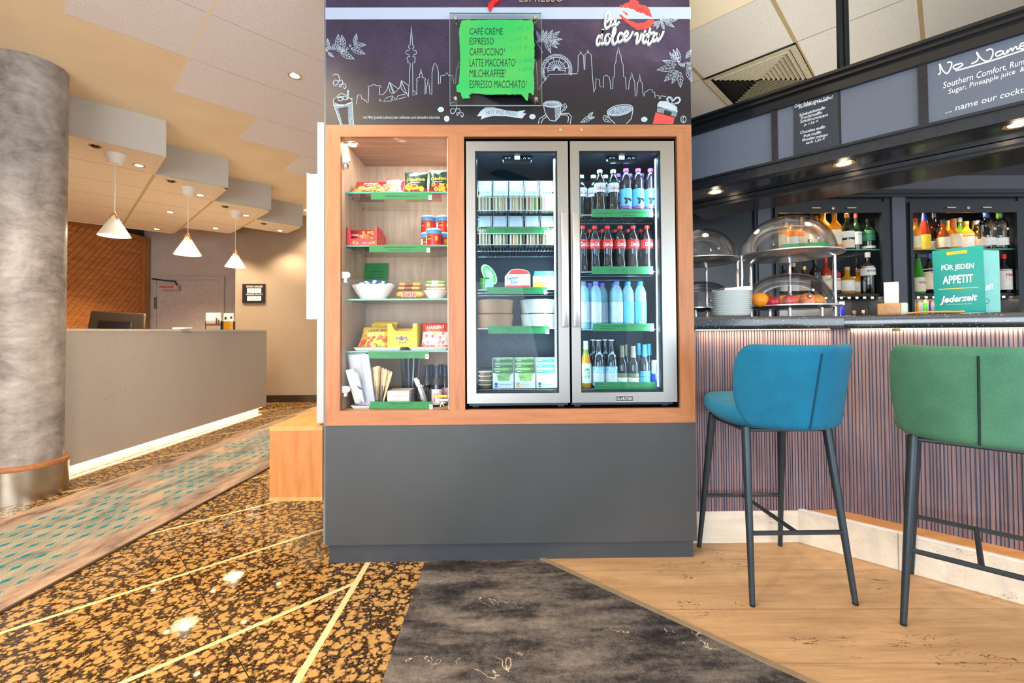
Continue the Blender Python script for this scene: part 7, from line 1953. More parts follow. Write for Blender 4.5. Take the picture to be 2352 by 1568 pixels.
for t, u0, vb, u1, h_, dv_ in (('Southern Comfort, Rum', 2166, 206, 2353, 17, 56), ('Sugar, Pineapple juice  &', 2178, 220, 2353, 15, 54), ('... name our cocktail', 2171, 261, 2372, 14, 54)):
    tm.tpx(t, u0, vb-h_, u1, vb, 0, .12, .004, dv=dv_, **K2)
tm.build('chalk_writing', CH, wr)

# ---- air vent in the ceiling
a0, b0 = 2.645*KC+TS, .08*KC+TS
vt_ = thing('air_vent', 'square cream air vent with nested slats in the tiled ceiling', 'air vent', ab(a0+TS/2, b0+TS/2, ZC))
VM = M('vent_cream', srgb(190, 178, 146), .5)
def ring(m, i0, i1, z0, z1):
    for (p, q) in (((i0, i0), (TS-i0, i0)), ((TS-i0, i0), (TS-i0, TS-i0)), ((TS-i0, TS-i0), (i0, TS-i0)), ((i0, TS-i0), (i0, i0))):
        c = TS/2
        f = lambda w_, i: (c+(w_[0]-c)*(c-i)/(c-i0), c+(w_[1]-c)*(c-i)/(c-i0))
        P, Q = f(p, i1), f(q, i1)
        m.add([ab(a0+p[0], b0+p[1], z0), ab(a0+q[0], b0+q[1], z0), ab(a0+Q[0], b0+Q[1], z1), ab(a0+P[0], b0+P[1], z1)], [(0, 1, 2, 3)])
    return m
m = MB(); ring(m, 0.001, .04, ZC-.012, ZC-.008); m.build('frame', VM, vt_, recalc=False)
m = MB()
for i in range(9): ring(m, .05+i*.0255, .05+i*.0255+.014, ZC+.008, ZC-.014)
m.build('slats', VM, vt_, recalc=False)
m = MB(); m.add([ab(a0, b0, ZC+.018), ab(a0+TS, b0, ZC+.018), ab(a0+TS, b0+TS, ZC+.018), ab(a0, b0+TS, ZC+.018)], [(0, 1, 2, 3)]); m.build('dark_duct', BLACK, vt_, recalc=False)

# ================================================================ on the counter
DY = 2.47
ALU = M('satin_aluminium', srgb(206, 206, 206), .28, .9, var=.02)
DOME = clear('acrylic_dome', (.985, .985, .99, 1), .02, 1.45, .55)
def domestand(X, Y, zlo, zhi, R_, hlo, hhi, label):
    t = thing('cake_stand', label, 'cake stand', (X, Y, cz1))
    for k_, (zz_, h_, rr_) in enumerate(((zlo, hlo, R_*.94), (zhi, hhi, R_))):
        pl = MB().lathe([(0, -.004), (rr_*.8, -.004), (rr_*.84, .004), (rr_, .006), (rr_, .012), (rr_*.83, .011), (rr_*.8, .002), (0, .002)], 40, (X, Y, zz_)).build('plate', ALU, t, smooth=True)
        rd_ = rr_*.88; P = []
        for i in range(13):
            a_ = math.pi/2*i/12; P.append((rd_*math.cos(a_)**.8 if i < 12 else 0, .013+(h_-.013)*math.sin(a_)))
        Q = [(max(0, r-.004), z_-.003) for r, z_ in P[::-1]]
        dm = MB().lathe(P+Q[1:], 40, (X, Y, zz_)).build('dome', DOME, t, smooth=True, ang=1.5)
        kb = MB().ball((X-.02, Y-rd_*.93-.004, zz_+.045 if k_ else zz_+.05), .011).build('knob', CHROME, dm, smooth=True)
    rods = MB()
    for a_ in (.35, 2.8, 4.25+.0, 5.6):
        pass
    for dx, dy in ((-.94, .1), (.92, -.15), (-.3, .90), (.55, .78)):
        p = (X+dx*R_*.97, Y+dy*R_*.97)
        rd2 = MB().tube([(*p, cz1+.001), (*p, zhi+.010)], .010, 12).build('post', CHROME, t, smooth=True)
    ft = MB()
    for dx, dy in ((.4, -.7), (-.4, -.7), (0, .8)): ft.tube([(X+dx*R_*.8, Y+dy*R_*.8, cz1+.001), (X+dx*R_*.8, Y+dy*R_*.8, zlo-.004)], .009, 10)
    ft.build('foot', CHROME, t, smooth=True)
    return t
X1_ = (XU(1701, DY)+XU(1919, DY))/2; RD = (XU(1919, DY)-XU(1701, DY))/2
domestand(X1_, DY, 1.199, 1.484, RD, .192, .222, 'two-tier chrome cake stand with clear domes and fruit on the bar')
DY2 = 2.92
domestand(XU(1697, DY2)-RD*.985, DY2, 1.21, 1.52, RD, .19, .225, 'two-tier chrome cake stand with clear domes half hidden behind the kiosk')
# green tag inside the upper dome
gtg = thing('price_tag', 'green price tag inside the upper dome of the fruit stand', 'price tag', at(1842, 576, Y=DY-.16))
m = MB()
for i in range(8):
    u0, u1 = 1793+14*i, 1793+14*(i+1)
    y0_, y1_2 = DY-.17+.010*abs(i-3.0)**1.5*.5, DY-.17+.010*abs(i+1-3.0)**1.5*.5
    b0_, b1_ = 575-.8*i, 575-.8*(i+1)
    m.add([at(u0, b0_, Y=y0_), at(u1, b1_, Y=y1_2), at(u1, b1_-14, Y=y1_2), at(u0, b0_-14, Y=y0_)], [(0, 1, 2, 3)])
for p in m.v: pass
c_ = m.build('card', GREENTAG, gtg, recalc=False)
MB().tpx('Frisches Obst   1,00 €', 1834, 560, 1876, 563.5, Y=DY-.176).tpx('Stück  1,00 €', 1857, 566.5, 1876, 569, Y=DY-.176).build('lettering', INK, c_)
# fruit
zf = 1.199+.0025
def orange(u, Y, r, label, mt, name='orange', cat='fruit'):
    X = XU(u, Y)
    t = thing(name, label, cat, (X, Y, zf))
    if name == 'apple':
        P = [(r*math.sin(a_)*(1+.05*math.sin(2*a_)), r*.95-r*.92*math.cos(a_)-(.16*r*math.exp(-((a_-math.pi)/.35)**2))+(.10*r*math.exp(-(a_/.3)**2))) for a_ in [math.pi*i/14 for i in range(15)]]
        P[0] = (0, P[0][1]); P[-1] = (0, P[-1][1])
        zmin = min(p[1] for p in P); P = [(a_, b-zmin) for a_, b in P]
        MB().lathe(P, 22, (X, Y, zf)).build('flesh', mt, t, smooth=True)
        MB().tube([(X, Y, zf+r*1.55), (X+.003, Y, zf+r*1.9), (X+.008, Y, zf+r*2.05)], .0016, 5).build('stem', M('stem_brown', srgb(80, 60, 40), .7), t)
    else:
        MB().ball((X, Y, zf+r*.96), r, 0, 24, 14, .96).build('peel', mt, t, smooth=True)
        MB().ball((X+.01, Y-.012, zf+r*1.86), .004, 0, 8, 5).build('navel', M('stem_green', srgb(120, 130, 50), .7), t)
ORM = M('orange_peel', srgb(236, 142, 30), .4, bmp=.25, bs=180); APR = M('apple_red', srgb(170, 40, 60), .25, var=.3, vs=30); APP = M('apple_pink', srgb(214, 84, 84), .25, var=.3, vs=40, stretch=(1, 1, .2)); NEC = M('peach_orange', srgb(232, 128, 74), .4, var=.2, vs=20)
orange(1747, DY-.115, .040, 'orange at the left of the lower dome', ORM)
orange(1777.5, DY-.14, .032, 'dark red apple beside the left orange under the lower dome', APR, 'apple')
orange(1815, DY-.135, .036, 'pink striped apple in the middle under the lower dome', APP, 'apple')
orange(1855, DY-.105, .038, 'peach-coloured fruit right of the pink apple under the lower dome', NEC, 'peach')
orange(1877, DY-.03, .038, 'orange at the right of the lower dome', M('orange_pale', srgb(236, 160, 70), .4))
orange(1762, DY-.02, .040, 'brownish orange behind the left orange under the lower dome', M('orange_dark', srgb(190, 100, 40), .4))
orange(1800, DY+.02, .038, 'orange at the back of the lower dome, behind the apples', ORM)
orange(1836, DY+.01, .038, 'orange at the back of the lower dome, behind the peach', ORM)
# plate stack and napkin
xp, yp = XU(1680, 2.36), 2.36
RP = (XU(1724, 2.36)-XU(1636, 2.36))/2
zp0, zp1 = cz1+.001, ZV(669, 2.36, 1680)
CHN = M('plate_china', srgb(228, 234, 234), .12, coat=.4, var=.01)
n = 14
st_ = (zp1-zp0-.012)/(n-1)
P = [(0, 0), (RP*.62, 0), (RP*.66, .002), (RP*.985, .0095), (RP, .0115), (RP*.985, .0125), (RP*.64, .0048), (0, .0045)]
p0_ = None
for i in range(n):
    lb = 'white plate in the stack on the bar, %s from the bottom' % ORD[i]
    if p0_ is None:
        p0_ = tag(MB().lathe(P, 36).build('plate', CHN, base=(0, 0, 0), smooth=True, ang=1.0), lb, 'plate', 'stack of white plates on the bar'); p0_.location = (xp, yp, zp0)
    else: dup(p0_, (xp+RND.uniform(-.001, .001), yp+RND.uniform(-.001, .001), zp0+st_*i), 0, lb)
zn = zp0+st_*(n-1)+.0118
m = MB()
m.grid(lambda x, y: (xp-.068+.145*x, yp-.07+.14*y, zn+.012+.016*max(0, x-.25)-.02*max(0, x-.92)+.002*math.sin(y*9+x*4)), 10, 8)
m.grid(lambda x, y: (xp-.068+.145*(1-x), yp-.07+.14*y, zn+.0016+.004*math.sin(y*7)**2), 10, 8)
for yy in (0, 1): m.grid(lambda x, y: (xp-.068+.145*x, yp-.07+.14*yy, (zn+.0016)*(1-y)+(zn+.012+.016*max(0, x-.25)-.02*max(0, x-.92)+.002*math.sin(yy*9+x*4))*y), 10, 2)
tag(m.build('napkin', M('napkin_lilac', srgb(226, 226, 240), .9), base=(xp, yp, zn), smooth=True), 'folded white napkin on top of the plate stack', 'napkin')
# tealight holder
CT = CCT+.12
def ct(u, off=0): return at(u, 700, C=CT+off)
a, b = ct(2015), ct(2083)
th = thing('tealight_holder', 'lit tealight in a frosted glass shade on a wooden block', 'candle holder', Vector(((a.x+b.x)/2, (a.y+b.y)/2, cz1)))
zb, zt = cz1+.001, at(2050, 696, C=CT).z
wb = Vector((a.x, a.y, zb)); dxy = Vector((b.x-a.x, b.y-a.y, 0)); ex = dxy.normalized(); ey = -n45
fu = .78
MB().obox(wb, ex*dxy.length*.8, ey*.09, (0, 0, zt-zb)).build('wooden_block', wood('block_wood', srgb(176, 124, 78), srgb(214, 164, 112), 'X', 2.2), th, bevel=.002)
MB().obox(wb+ex*(dxy.length*.8+.0005), ex*dxy.length*.2, ey*.09, (0, 0, zt-zb)).build('pale_end', M('block_pale', srgb(206, 228, 214), .6), th, bevel=.002)
g0, g1 = at(2024, 696, C=CT), at(2069, 696, C=CT); zg = at(2046, 647, C=CT).z
gc = Vector(((g0.x+g1.x)/2, (g0.y+g1.y)/2, zt+.0008)); gw = (g1-g0).length/2
def frosted():
    m, nt, b = nt_new('frosted_shade')
    b.inputs['Base Color'].default_value = srgb(246, 240, 238); b.inputs['Roughness'].default_value = .5
    tl = N(nt, 'ShaderNodeBsdfTranslucent', _Color=(1, .97, .94, 1)); mx = N(nt, 'ShaderNodeMixShader', _0=.55)
    nt.links.new(b.outputs[0], mx.inputs[1]); nt.links.new(tl.outputs[0], mx.inputs[2]); nt.links.new(mx.outputs[0], nt.nodes['Material Output'].inputs[0])
    return m
cgl = gc+ey*(.045)
MB().lathe([(gw*1.0, 0), (gw*1.04, zg-zt), (gw*.97, zg-zt-.002), (gw*.95, .002)], 4, cgl, a0=math.radians(0), a1=2*math.pi).build('frosted_shade', frosted(), th, bevel=.004)
MB().lathe([(0, 0), (gw*.55, 0), (gw*.55, .016), (0, .014)], 18, cgl).build('tealight', M('wax', srgb(240, 232, 214), .5), th, smooth=True)
MB().lathe([(0, .018), (.004, .024), (.0045, .030), (.0, .046)], 10, cgl).build('flame', M('flame_glow', (1, .8, .45, 1), emit=40, ecol=(1, .72, .36, 1), var=0), th, smooth=True)
light('POINT', cgl+Vector((0, 0, .04)), .5, WARM, .01, name='candle_light')
# menu cards
CARD = M('card_teal', srgb(0, 158, 146), .45, var=.04); CARDL = M('card_pale_teal', srgb(128, 204, 202), .5, var=.03)
CK = CCT+.10
def cardq(us, C): return [at(u, v, C=C) for u, v in us]
mc2 = thing('menu_card', 'pale teal menu card standing behind the dark teal one', 'menu card', at(2280, 712, C=CK+.06))
q = cardq([(2236, 712), (2298.5, 712), (2295, 575), (2232, 573)], CK+.05); q[0].z = q[1].z = cz1+.001
cb2 = MB().prism(q, -n45*.006).build('card', CARDL, mc2)
MB().tpx('en', 2263, 655, 2281, 668, 0, .3, .02, dv=5, C=CK+.0485).build('lettering', LETW, cb2)
MB().strokes([[(2263, 687), (2268, 686), (2273, 690), (2270, 696), (2263, 697)]], 1.2, lambda u, v: at(u, v, C=CK+.0485), n45, .0005).build('line_mark', M('card_dark_line', srgb(40, 90, 90), .5), cb2)
mc1 = thing('menu_card', 'dark teal menu card with white lettering on the bar', 'menu card', at(2200, 712, C=CK))
q = cardq([(2147, 712), (2265, 712), (2257.5, 562), (2140.5, 576.5)], CK); q[0].z = q[1].z = cz1+.001
cb1 = MB().prism(q, -n45*.005).build('card', CARD, mc1, bevel=.001)
KK = dict(C=CK-.0012)
tm = MB()
tm.tpx('FÜR JEDEN', 2162, 607, 2237, 625, 0, 0, .03, dv=6, **KK); tm.tpx('APPETIT', 2165, 634, 2235, 653, 0, 0, .03, dv=5.5, **KK)
tm.tpx('Jederzeit', 2159, 680.5, 2245, 701, 0, .25, .03, dv=7, **KK)
tm.build('lettering', LETW, cb1)
tm = MB(); fnk = lambda u, v: at(u, v, C=CK-.001)
tm.strokes([[(2156, 664.5), (2247, 659.5)]], 1.8, fnk, n45, .0005)
tm.strokes([[(2176, 582.5), (2219, 577.5)]], 7, fnk, n45, .0005)
tm.build('yellow_marks', M('card_yellow', srgb(236, 214, 50), .5), cb1)
MB().strokes([[(2173, 699.5), (2231, 697.2)]], .9, fnk, n45, .0005).build('fine_line', M('card_fine', srgb(170, 226, 220), .5), cb1)
MB().tpx('ALL DAY DINING MENU', 2181, 581.5, 2213, 583.5, 0, dv=4, C=CK-.0022).build('small_lettering', M('card_olive', srgb(150, 130, 30), .5), cb1)
# wooden tongs
p0_, p1_ = at(2082, 712, C=CT-.05), at(2216, 709, C=CT-.05)
p0_.z = p1_.z = cz1+.006
tg = MB()
for s_ in (-1, 1): tg.tube([p0_, p0_.lerp(p1_, .3)+Vector((.004*s_, .004*s_, .003)), p0_.lerp(p1_, .7)+Vector((.008*s_, .008*s_, .002)), p1_+Vector((.006*s_, .006*s_, 0))], .0045, 6)
tag(tg.build('wooden_tongs', M('bamboo', srgb(214, 150, 70), .5), base=p0_, smooth=True), 'wooden tongs lying in front of the teal menu cards', 'tongs')

# ================================================================ back bar
BY = 3.45
CABM = M('backbar_black', srgb(34, 40, 48), .3, vs=4); CABG = M('backbar_grey', srgb(84, 86, 98), .4, vs=3)
struct(MB().box(.9, 7.0, 3.92, 4.0, 0, ZC).build('wall_right', M('bar_wall_dark', srgb(40, 42, 50), .5)), 'dark wall behind the bar shelves')
bb = thing('back_bar', 'black bar cabinet wall with two glazed bottle cupboards', 'bar cabinet', (2.8, 3.6, 0))
xa, xb_, xc, xd, xe, xf = XU(1739, BY), XU(1783, BY), XU(2039, BY), XU(2094, BY), XU(2350, BY), XU(2430, BY)
zt_, zc_ = 2.045, 2.157
ZU, ZL = ZV(573, BY+.05, 2000), ZV(674.5, BY+.05, 2000)
ZL2 = ZL
m = MB()
m.box(.95, xa, BY+.03, BY+.4, 0, zc_).box(xa, xb_, BY+.01, BY+.4, 0, zc_)
m.box(xc, xd, BY+.01, BY+.4, 0, zc_).box(xe, xf, BY+.01, BY+.4, 0, zc_)
m.box(xb_, xc, BY+.37, BY+.4, 0, zc_).box(xd, xe, BY+.37, BY+.4, 0, zc_)
m.box(xb_, xc, BY+.02, BY+.37, zt_+.03, zc_-.02).box(xd, xe, BY+.02, BY+.37, zt_+.03, zc_-.02)
m.box(xb_, xc, BY+.02, BY+.37, 0, .9).box(xd, xe, BY+.02, BY+.37, 0, .9)
m.build('carcass', CABM, bb)
MB().box(xa+.02, xb_-.03, BY-.002, BY+.009, .95, zc_-.03).build('pilaster', CABG, bb); MB().box(xc+.055, xd-.03, BY-.002, BY+.009, .95, zc_-.02).build('pilaster', CABG, bb)
m = MB(); m.box(.95, xf, BY-.03, BY+.0, zc_-.02, zc_+.012).box(.95, xf, BY-.015, BY, zc_-.045, zc_-.02); m.build('cornice', CABM, bb)
m = MB().box(.95, xf, BY+.005, BY+.1, zc_+.012, 2.285); m.build('upper_board', CABG, bb)
for (x0, x1, k_) in ((xb_, xc, 0), (xd, xe, 1)):
    m = MB(); f_ = .022
    m.box(x0, x0+f_, BY-.008, BY+.012, .9, zt_+.03).box(x1-f_*1.6, x1, BY-.008, BY+.012, .9, zt_+.03).box(x0+f_, x1-f_*1.6, BY-.008, BY+.012, zt_-.055, zt_+.03)
    dr = m.build('door_frame', CABM, bb)
    us = ((2072, 0), ) if False else None
    for j, f in enumerate((.36, .68)):
        xm = x0+(x1-x0)*f; zz_ = zt_-.02
        MB().box(xm-.035, xm+.035, BY-.022, BY-.012, zz_-.004, zz_+.004).box(xm-.03, xm-.022, BY-.012, BY-.008, zz_-.004, zz_+.004).box(xm+.022, xm+.03, BY-.012, BY-.008, zz_-.004, zz_+.004).build('handle', M('handle_brass', srgb(206, 190, 150), .25, .8), dr)
    ll = MB().lathe([(0, 0), (.012, 0), (.012, .006), (0, .008)], 12).build('lock', M('handle_brass', srgb(206, 190, 150)), dr, base=(0, 0, 0))
    ll.location = Vector((x0+(x1-x0)*.52, BY-.008, zt_-.02))-Vector(bb.location); ll.rotation_euler = (math.pi/2, 0, 0)
    sh_ = MB().box(x0+.001, x1-.001, BY+.03, BY+.36, ZU-.008, ZU).build('glass_shelf', SHELFGLASS, bb)
    MB().box(x0+.001, x1-.001, BY+.0285, BY+.03, ZU-.008, ZU).build('shelf_edge', GLASSEDGE, sh_)
    MB().box(x0+.001, x1-.001, BY+.02, BY+.36, ZL-.022, ZL).build('lower_shelf', BLACK, bb)
    sp = MB(); 
    for i in range(14): sp.box(x0+.03+(x1-x0-.06)*i/13-.006, x0+.03+(x1-x0-.06)*i/13+.006, BY+.10, BY+.11, ZL-.033, ZL-.0225)
    sp.build('light_strip', M('strip_warm', (1, .86, .62, 1), emit=14, ecol=(1, .84, .6, 1), var=0), bb)
    light('AREA', ((x0+x1)/2, BY+.12, ZL-.04), 3, (1, .84, .6), x1-x0-.06, ((x0+x1)/2, BY+.2, 0), sy=.02, name='shelf_light')
    MB().box(x0+.001, x1-.001, BY+.355, BY+.368, .92, ZL-.023).build('splash_panel', M('splash_steel', srgb(150, 150, 150), .3, .8), bb)
    lx = x0+.07
    MB().lathe([(0, -.004), (.03, -.004), (.034, 0)], 14, (lx, BY+.16, zt_+.029)).build('spot_lamp', M('spot_glow', (1, .8, .45, 1), emit=18, ecol=(1, .76, .4, 1), var=0), bb)
    light('SPOT', (lx+.02, BY+.14, zt_+.02), 14, WARM, .02, (lx+.16, BY+.2, 0), spot=150, name='cupboard_beam')
    light('SPOT', (x1-.25, BY+.10, zt_+.02), 14, WARM, .02, (x1-.3, BY+.2, 0), spot=150, name='cupboard_beam')
    MB().box(x0+.022, x1-.035, BY+.002, BY+.005, ZL+.002, zt_-.056).build('door_glass', clear('cupboard_glass', (.96, .97, .98, 1), .02, 1.4, .5), dr) if k_ == 5 else None
AMB = liquid('amber_spirit', srgb(242, 176, 54), .5); DAMB = liquid('deep_amber_spirit', srgb(150, 76, 24), .25); CLR = clear('clear_spirit', (.90, .94, .95, 1), .04, 1.5, 1.8); DGR = liquid('dark_green_glass', srgb(24, 44, 26), .12); BRN = liquid('dark_brown_glass', srgb(44, 24, 14), .15); GRN2 = liquid('bright_green_glass', srgb(70, 160, 50), .3); BLU = liquid('cobalt_glass', srgb(30, 40, 170), .2); BLK2 = M('black_glass', srgb(18, 18, 22), .06, coat=.4); REDL = liquid('red_spirit', srgb(176, 56, 30), .3)
LBC = M('spirit_cream_label', srgb(232, 216, 186), .5); LBW = M('spirit_white_label', srgb(236, 234, 226), .5); LBY = M('spirit_yellow_label', srgb(232, 196, 50), .5); LBG = M('spirit_green_label', srgb(60, 130, 90), .5); LBP = M('spirit_salmon_label', srgb(214, 160, 136), .5); LBR = M('spirit_red_label', srgb(190, 50, 40), .5); LBB = M('spirit_blue_label', srgb(40, 60, 140), .5); LBK = M('spirit_black_label', srgb(26, 26, 28), .4)
CPG = M('cap_gold', srgb(206, 160, 80), .3, .6); CPR = M('cap_red', srgb(190, 30, 40), .35); CPK = M('cap_black', srgb(26, 26, 30), .4); CPS = M('cap_silver', srgb(196, 200, 206), .25, .7); CPB = M('cap_blue', srgb(40, 56, 130), .35); CPC = M('cap_cork', srgb(206, 166, 120), .7); CPW = M('cap_white', srgb(236, 236, 232), .4); CPGR = M('cap_green', srgb(110, 160, 70), .4); CPO = M('cap_orange', srgb(224, 110, 50), .4)
SHP = {'std': [(.94, 0), (1, .02), (1, .58), (.94, .64), (.55, .72), (.36, .78), (.34, .97), (.34, 1)],
       'sq': [(.95, 0), (1, .02), (1, .55), (.96, .60), (.45, .68), (.36, .75), (.36, 1)],
       'round': [(.8, 0), (.96, .03), (1, .2), (1, .42), (.9, .54), (.55, .64), (.36, .70), (.33, 1)],
       'cone': [(.96, 0), (1, .03), (1, .3), (.8, .5), (.5, .72), (.36, .84), (.34, 1)],
       'squat': [(.9, 0), (1, .04), (1, .5), (.9, .62), (.45, .74), (.36, .8), (.36, 1)]}
lab_used = {}
taken = []
def spirit(u, vt, wpx, base_z, body, cap, lab, shape, label, Y=BY+.068, foil=None, text=None, zc=.88):
    for Y in [Y, Y+.05, Y+.1, Y+.15, Y+.2, BY+.30]:
        X_, r_ = at(u, 600, Y=Y).x, wpx*Y/F/2
        if Y+r_ < BY+.366 and all(abs(b_-base_z) > .05 or math.hypot(X_-x_, Y-y_) > r_+q_+.001 for x_, y_, q_, b_ in taken): break
    taken.append((X_, Y, r_, base_z))
    h_ = ZV(vt, Y, u)-base_z; R_ = wpx*Y/F/2
    return bottle('spirit_bottle', label, 'bottle', (at(u, 600, Y=Y).x, Y, base_z+.0006), R_, h_, SHP[shape], body, cap, zc, lab, None, text, seg=16, foil=foil)
T_ = LETB
UPL = [(1795, 500, 24, AMB, CPG, [(.12, .46, LBC)], 'std', 'amber spirit bottle with gold cap seen through the upper dome, far left'),
       (1822, 503, 24, AMB, CPK, [(.12, .42, LBW)], 'std', 'amber spirit bottle with black cap seen through the upper dome'),
       (1846, 498, 24, AMB, CPC, [(.1, .4, LBC)], 'round', 'round-shouldered amber bottle seen through the right of the upper dome'),
       (1866, 491, 22, AMB, CPK, [(.1, .44, LBC)], 'std', 'amber bottle with black cap at the right rim of the upper dome'),
       (1892, 484, 31, AMB, CPG, [(.12, .5, LBC)], 'std', 'tall amber whisky bottle with gold cap right of the upper dome'),
       (1918.5, 488, 27, AMB, CPG, [(.14, .52, LBC)], 'std', 'amber whisky bottle with cream label, second right of the upper dome'),
       (1947.5, 491, 28, DGR, CPG, [(.04, .26, LBC), (.32, .5, LBW)], 'std', 'dark green bottle with gold cap and white oval label'),
       (1968, 491, 21, DGR, CPR, [(.16, .5, LBW)], 'std', 'dark green bottle with red cap and white label'),
       (1994, 503, 29, DGR, CPK, [(.3, .62, LBG), (.06, .14, LBW)], 'squat', 'squat dark bottle with green label at the right of the left cupboard')]
for a in UPL: spirit(a[0], a[1], a[2], ZU, a[3], a[4], a[5], a[6], a[7], text=('JAMESON', .40, .45, .7, T_, 0, 0) if a[0] == 1968 else None)
for i, (u, b_, c_, lb) in enumerate(((1809, AMB, CPK, 'behind the first gap'), (1834, AMB, CPG, 'behind the second gap'), (1878, AMB, CPG, 'behind the third gap'))):
    spirit(u, 496, 22, ZU, b_, c_, [(.1, .4, LBC)], 'std', 'amber bottle in the second row of the left cupboard top shelf, %s' % lb, Y=BY+.25)
LOL = [(1800, 610, 22, BRN, CPK, [(.1, .5, LBW)], 'std', 'dark bottle with white label behind the lower dome, left'),
       (1822, 604, 22, BRN, CPC, [(.1, .5, LBW)], 'std', 'dark bottle with white label behind the lower dome, middle'),
       (1846, 612, 26, BRN, CPG, [(.12, .5, LBC)], 'sq', 'dark square bottle with cream label behind the lower dome, right'),
       (1872, 588, 24, BLK2, CPK, [(.1, .44, LBK)], 'sq', 'black-labelled square bottle between dome and post'),
       (1896, 592, 22, REDL, CPR, [(.12, .5, LBC)], 'std', 'reddish bottle with cream label just right of the dome'),
       (1916, 596, 24, BRN, CPK, [(.12, .46, LBC), (.5, .7, LBR)], 'sq', 'dark bottle with red neck and cream label on the lower shelf of the left cupboard'),
       (1945, 613, 30, AMB, CPC, [(.12, .5, LBW)], 'round', 'round cork-topped bottle with patterned label, left of the two alike'),
       (1971, 618, 27, AMB, CPC, [(.12, .5, LBW)], 'round', 'round cork-topped bottle with patterned label, right of the two alike'),
       (1993, 580, 29, CLR, CPW, [(.44, .66, LBW)], 'std', 'tall clear bottle with white cap and lettered label at the right of the lower shelf')]
for a in LOL: spirit(a[0], a[1], a[2], ZL, a[3], a[4], a[5], a[6], a[7], text=('MOLINARI', .52, .57, .75, LETB, 0, .01) if a[0] == 1993 else (('GRAND', .38, .42, .7, LETR, 0, .02) if a[0] == 1916 else (('LOUT', .36, .42, .6, HBLK, 0, 0) if a[0] == 1896 else None)))
spirit(1967, 592, 25, ZL, CLR, CPK, [(.1, .5, LBW)], 'std', 'tall clear bottle with black cap behind the patterned bottles', Y=BY+.24)
UPR = [(2105, 502, 19, AMB, CPR, [(.06, .42, LBC)], 'std', 'bottle with cream label at the left end of the right cupboard'),
       (2125, 481, 23, REDL, CPB, [(.03, .38, LBY)], 'cone', 'tall red-brown bottle with blue neck and yellow label'),
       (2147, 489, 23, BRN, CPS, [(.05, .26, LBW)], 'std', 'brown bottle with silver cap and white label'),
       (2167, 505, 24, DAMB, CPK, [(.06, .4, LBC)], 'round', 'amber round bottle with black-gold cap'),
       (2191.5, 503, 30, AMB, CPO, [(.1, .5, LBC)], 'round', 'golden bottle with orange neck in the right cupboard'),
       (2220, 509, 31, AMB, CPG, [(.1, .56, LBW)], 'squat', 'squat golden bottle with round white label'),
       (2247, 507, 29, CLR, CPS, [(.02, .46, LBP)], 'squat', 'clear bottle with salmon label in the right cupboard'),
       (2268.5, 477, 30, CLR, CPW, [(.08, .26, LBW)], 'std', 'tall clear bottle with white cap and blue neck'),
       (2298, 477, 29, CLR, CPW, [(.08, .26, LBW)], 'std', 'tall clear bottle with white cap and green neck')]
for a in UPR:
    spirit(a[0], a[1], a[2], ZU, a[3], a[4], a[5], a[6], a[7], foil=.72 if a[0] in (2125, 2191.5) else None)
for i, (u, v, b_, c_, lb) in enumerate(((2178, 507, AMB, CPG, 'gold-capped bottle behind the amber round one'), (2207, 500, GRN2, CPW, 'green bottle with white cap behind the golden ones'), (2239, 507, AMB, CPG, 'gold-capped bottle behind the salmon-labelled one'))):
    spirit(u, v, 22, ZU, b_, c_, [(.1, .4, LBC)], 'std', lb, Y=BY+.25)
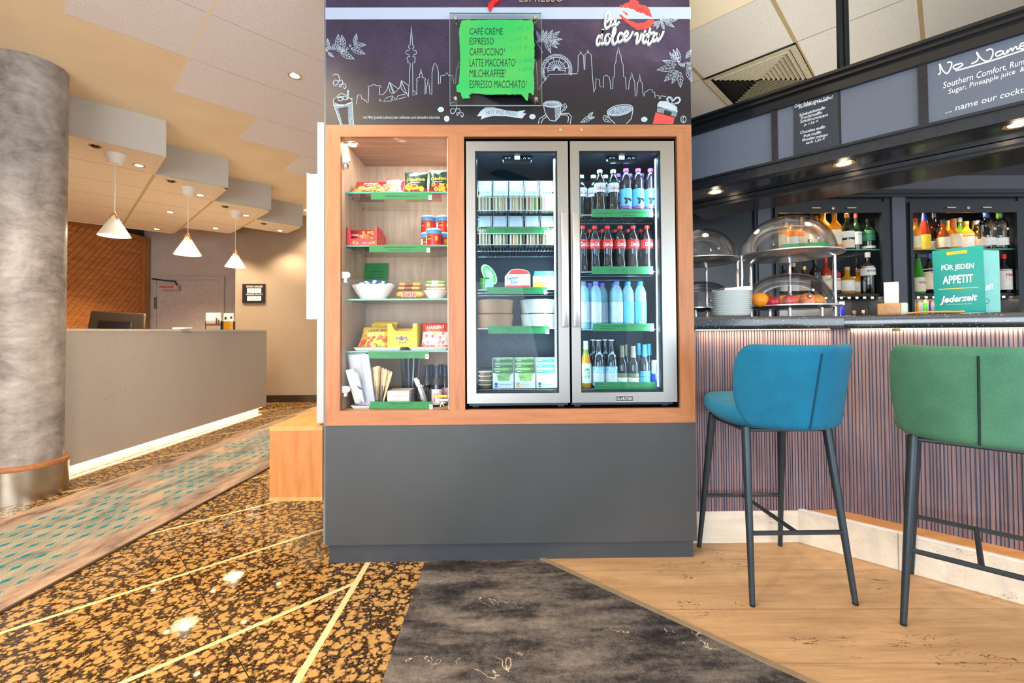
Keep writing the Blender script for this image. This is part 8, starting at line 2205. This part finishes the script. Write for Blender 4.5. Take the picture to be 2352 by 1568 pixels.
# necks of the two tall clear bottles carry coloured foil and a hanging disc
for u, mt, lb in ((2268.5, CPB, 'blue'), (2298, CPGR, 'green')):
    own = [o for o in COL.objects if o.get('label', '') == 'tall clear bottle with white cap and %s neck' % lb][0]
    bv = [v.co for v in own.children[0].data.vertices]; h_ = max(p.z for p in bv)/.88; R_ = max(p.x for p in bv)
    MB().lathe([(R_*.37, h_*.74), (R_*.36, h_*.875)], 16).build('neck_band', mt, own, base=(0, 0, 0), smooth=True)
    MB().lathe([(0, .0), (.011, 0), (.011, .003), (0, .003)], 14).build('neck_disc', M('disc_pale', srgb(206, 216, 180), .3), own, base=(0, 0, 0)).matrix_local = Matrix.Translation((.004, -R_-.002, h_*.46)) @ Matrix.Rotation(math.pi/2, 4, 'X')
LOR = [(2108.5, 583, 25, GRN2, CPK, [(.05, .4, LBC)], 'cone', 'green bottle with white label left of the menu cards'),
       (2135, 583, 25, BLK2, CPB, [(.1, .62, LBC)], 'std', 'dark bottle with cream label beside the teal menu card'),
       (2305.5, 584, 27, BLK2, CPR, [(.08, .6, LBW)], 'std', 'dark bottle with white label right of the menu cards')]
for a in LOR: spirit(a[0], a[1], a[2], ZL, a[3], a[4], a[5], a[6], a[7], text=('PIKK', .42, .49, .6, LETR, 0, .02) if a[0] > 2300 else (('AVERNA', .50, .56, .6, LETR, 0, .02) if a[0] == 2135 else ('FERNET', .24, .3, .7, LETB, 0, .0)))
for i, u in enumerate((2158, 2186, 2214, 2242)):
    spirit(u, 586+3*(i % 2), 25, ZL, [AMB, BRN, CLR, DGR][i], [CPG, CPK, CPS, CPR][i], [(.1, .45, LBC)], 'std', 'bottle on the lower shelf behind the teal menu cards, %s from the left' % ORD[i])
# small bottles standing on the back counter, only the tops showing
zb = .92
TOPS = [(1920.5, 692, 12, BLU, CPW, 'cobalt bottle with white cap'), (1933.5, 693, 20, BLU, CPW, 'broader cobalt bottle with white cap'), (1962, 713, 13, CLR, CPC, 'cork-stopped bottle'), (1983, 712, 13, CLR, CPC, 'second cork-stopped bottle'), (1990, 702, 11, DGR, CPK, 'black-capped green bottle'), (2008, 700, 13, DGR, CPK, 'broader black-capped green bottle'), (2106, 688, 12, AMB, CPC, 'slim amber bottle'), (2125, 688, 14, GRN2, CPGR, 'green-capped bottle'), (2136, 691, 8, BLU, CPR, 'slim blue and red bottle'), (2307, 687, 14, GRN2, CPC, 'green bottle at the far right')]
for i, (u, v, wpx, b_, c_, lb) in enumerate(TOPS):
    Y = BY+.05+.10*(i % 2)
    h_ = ZV(v, Y, u)-.9; R_ = wpx*Y/F/2*1.4
    bottle('spirit_bottle', lb+' whose neck shows above the worktop of the bar', 'bottle', (at(u, 700, Y=Y).x, Y, .9006), R_, h_, SHP['std'], b_, c_, .93, [(.1, .4, LBC)], None, None, seg=14)
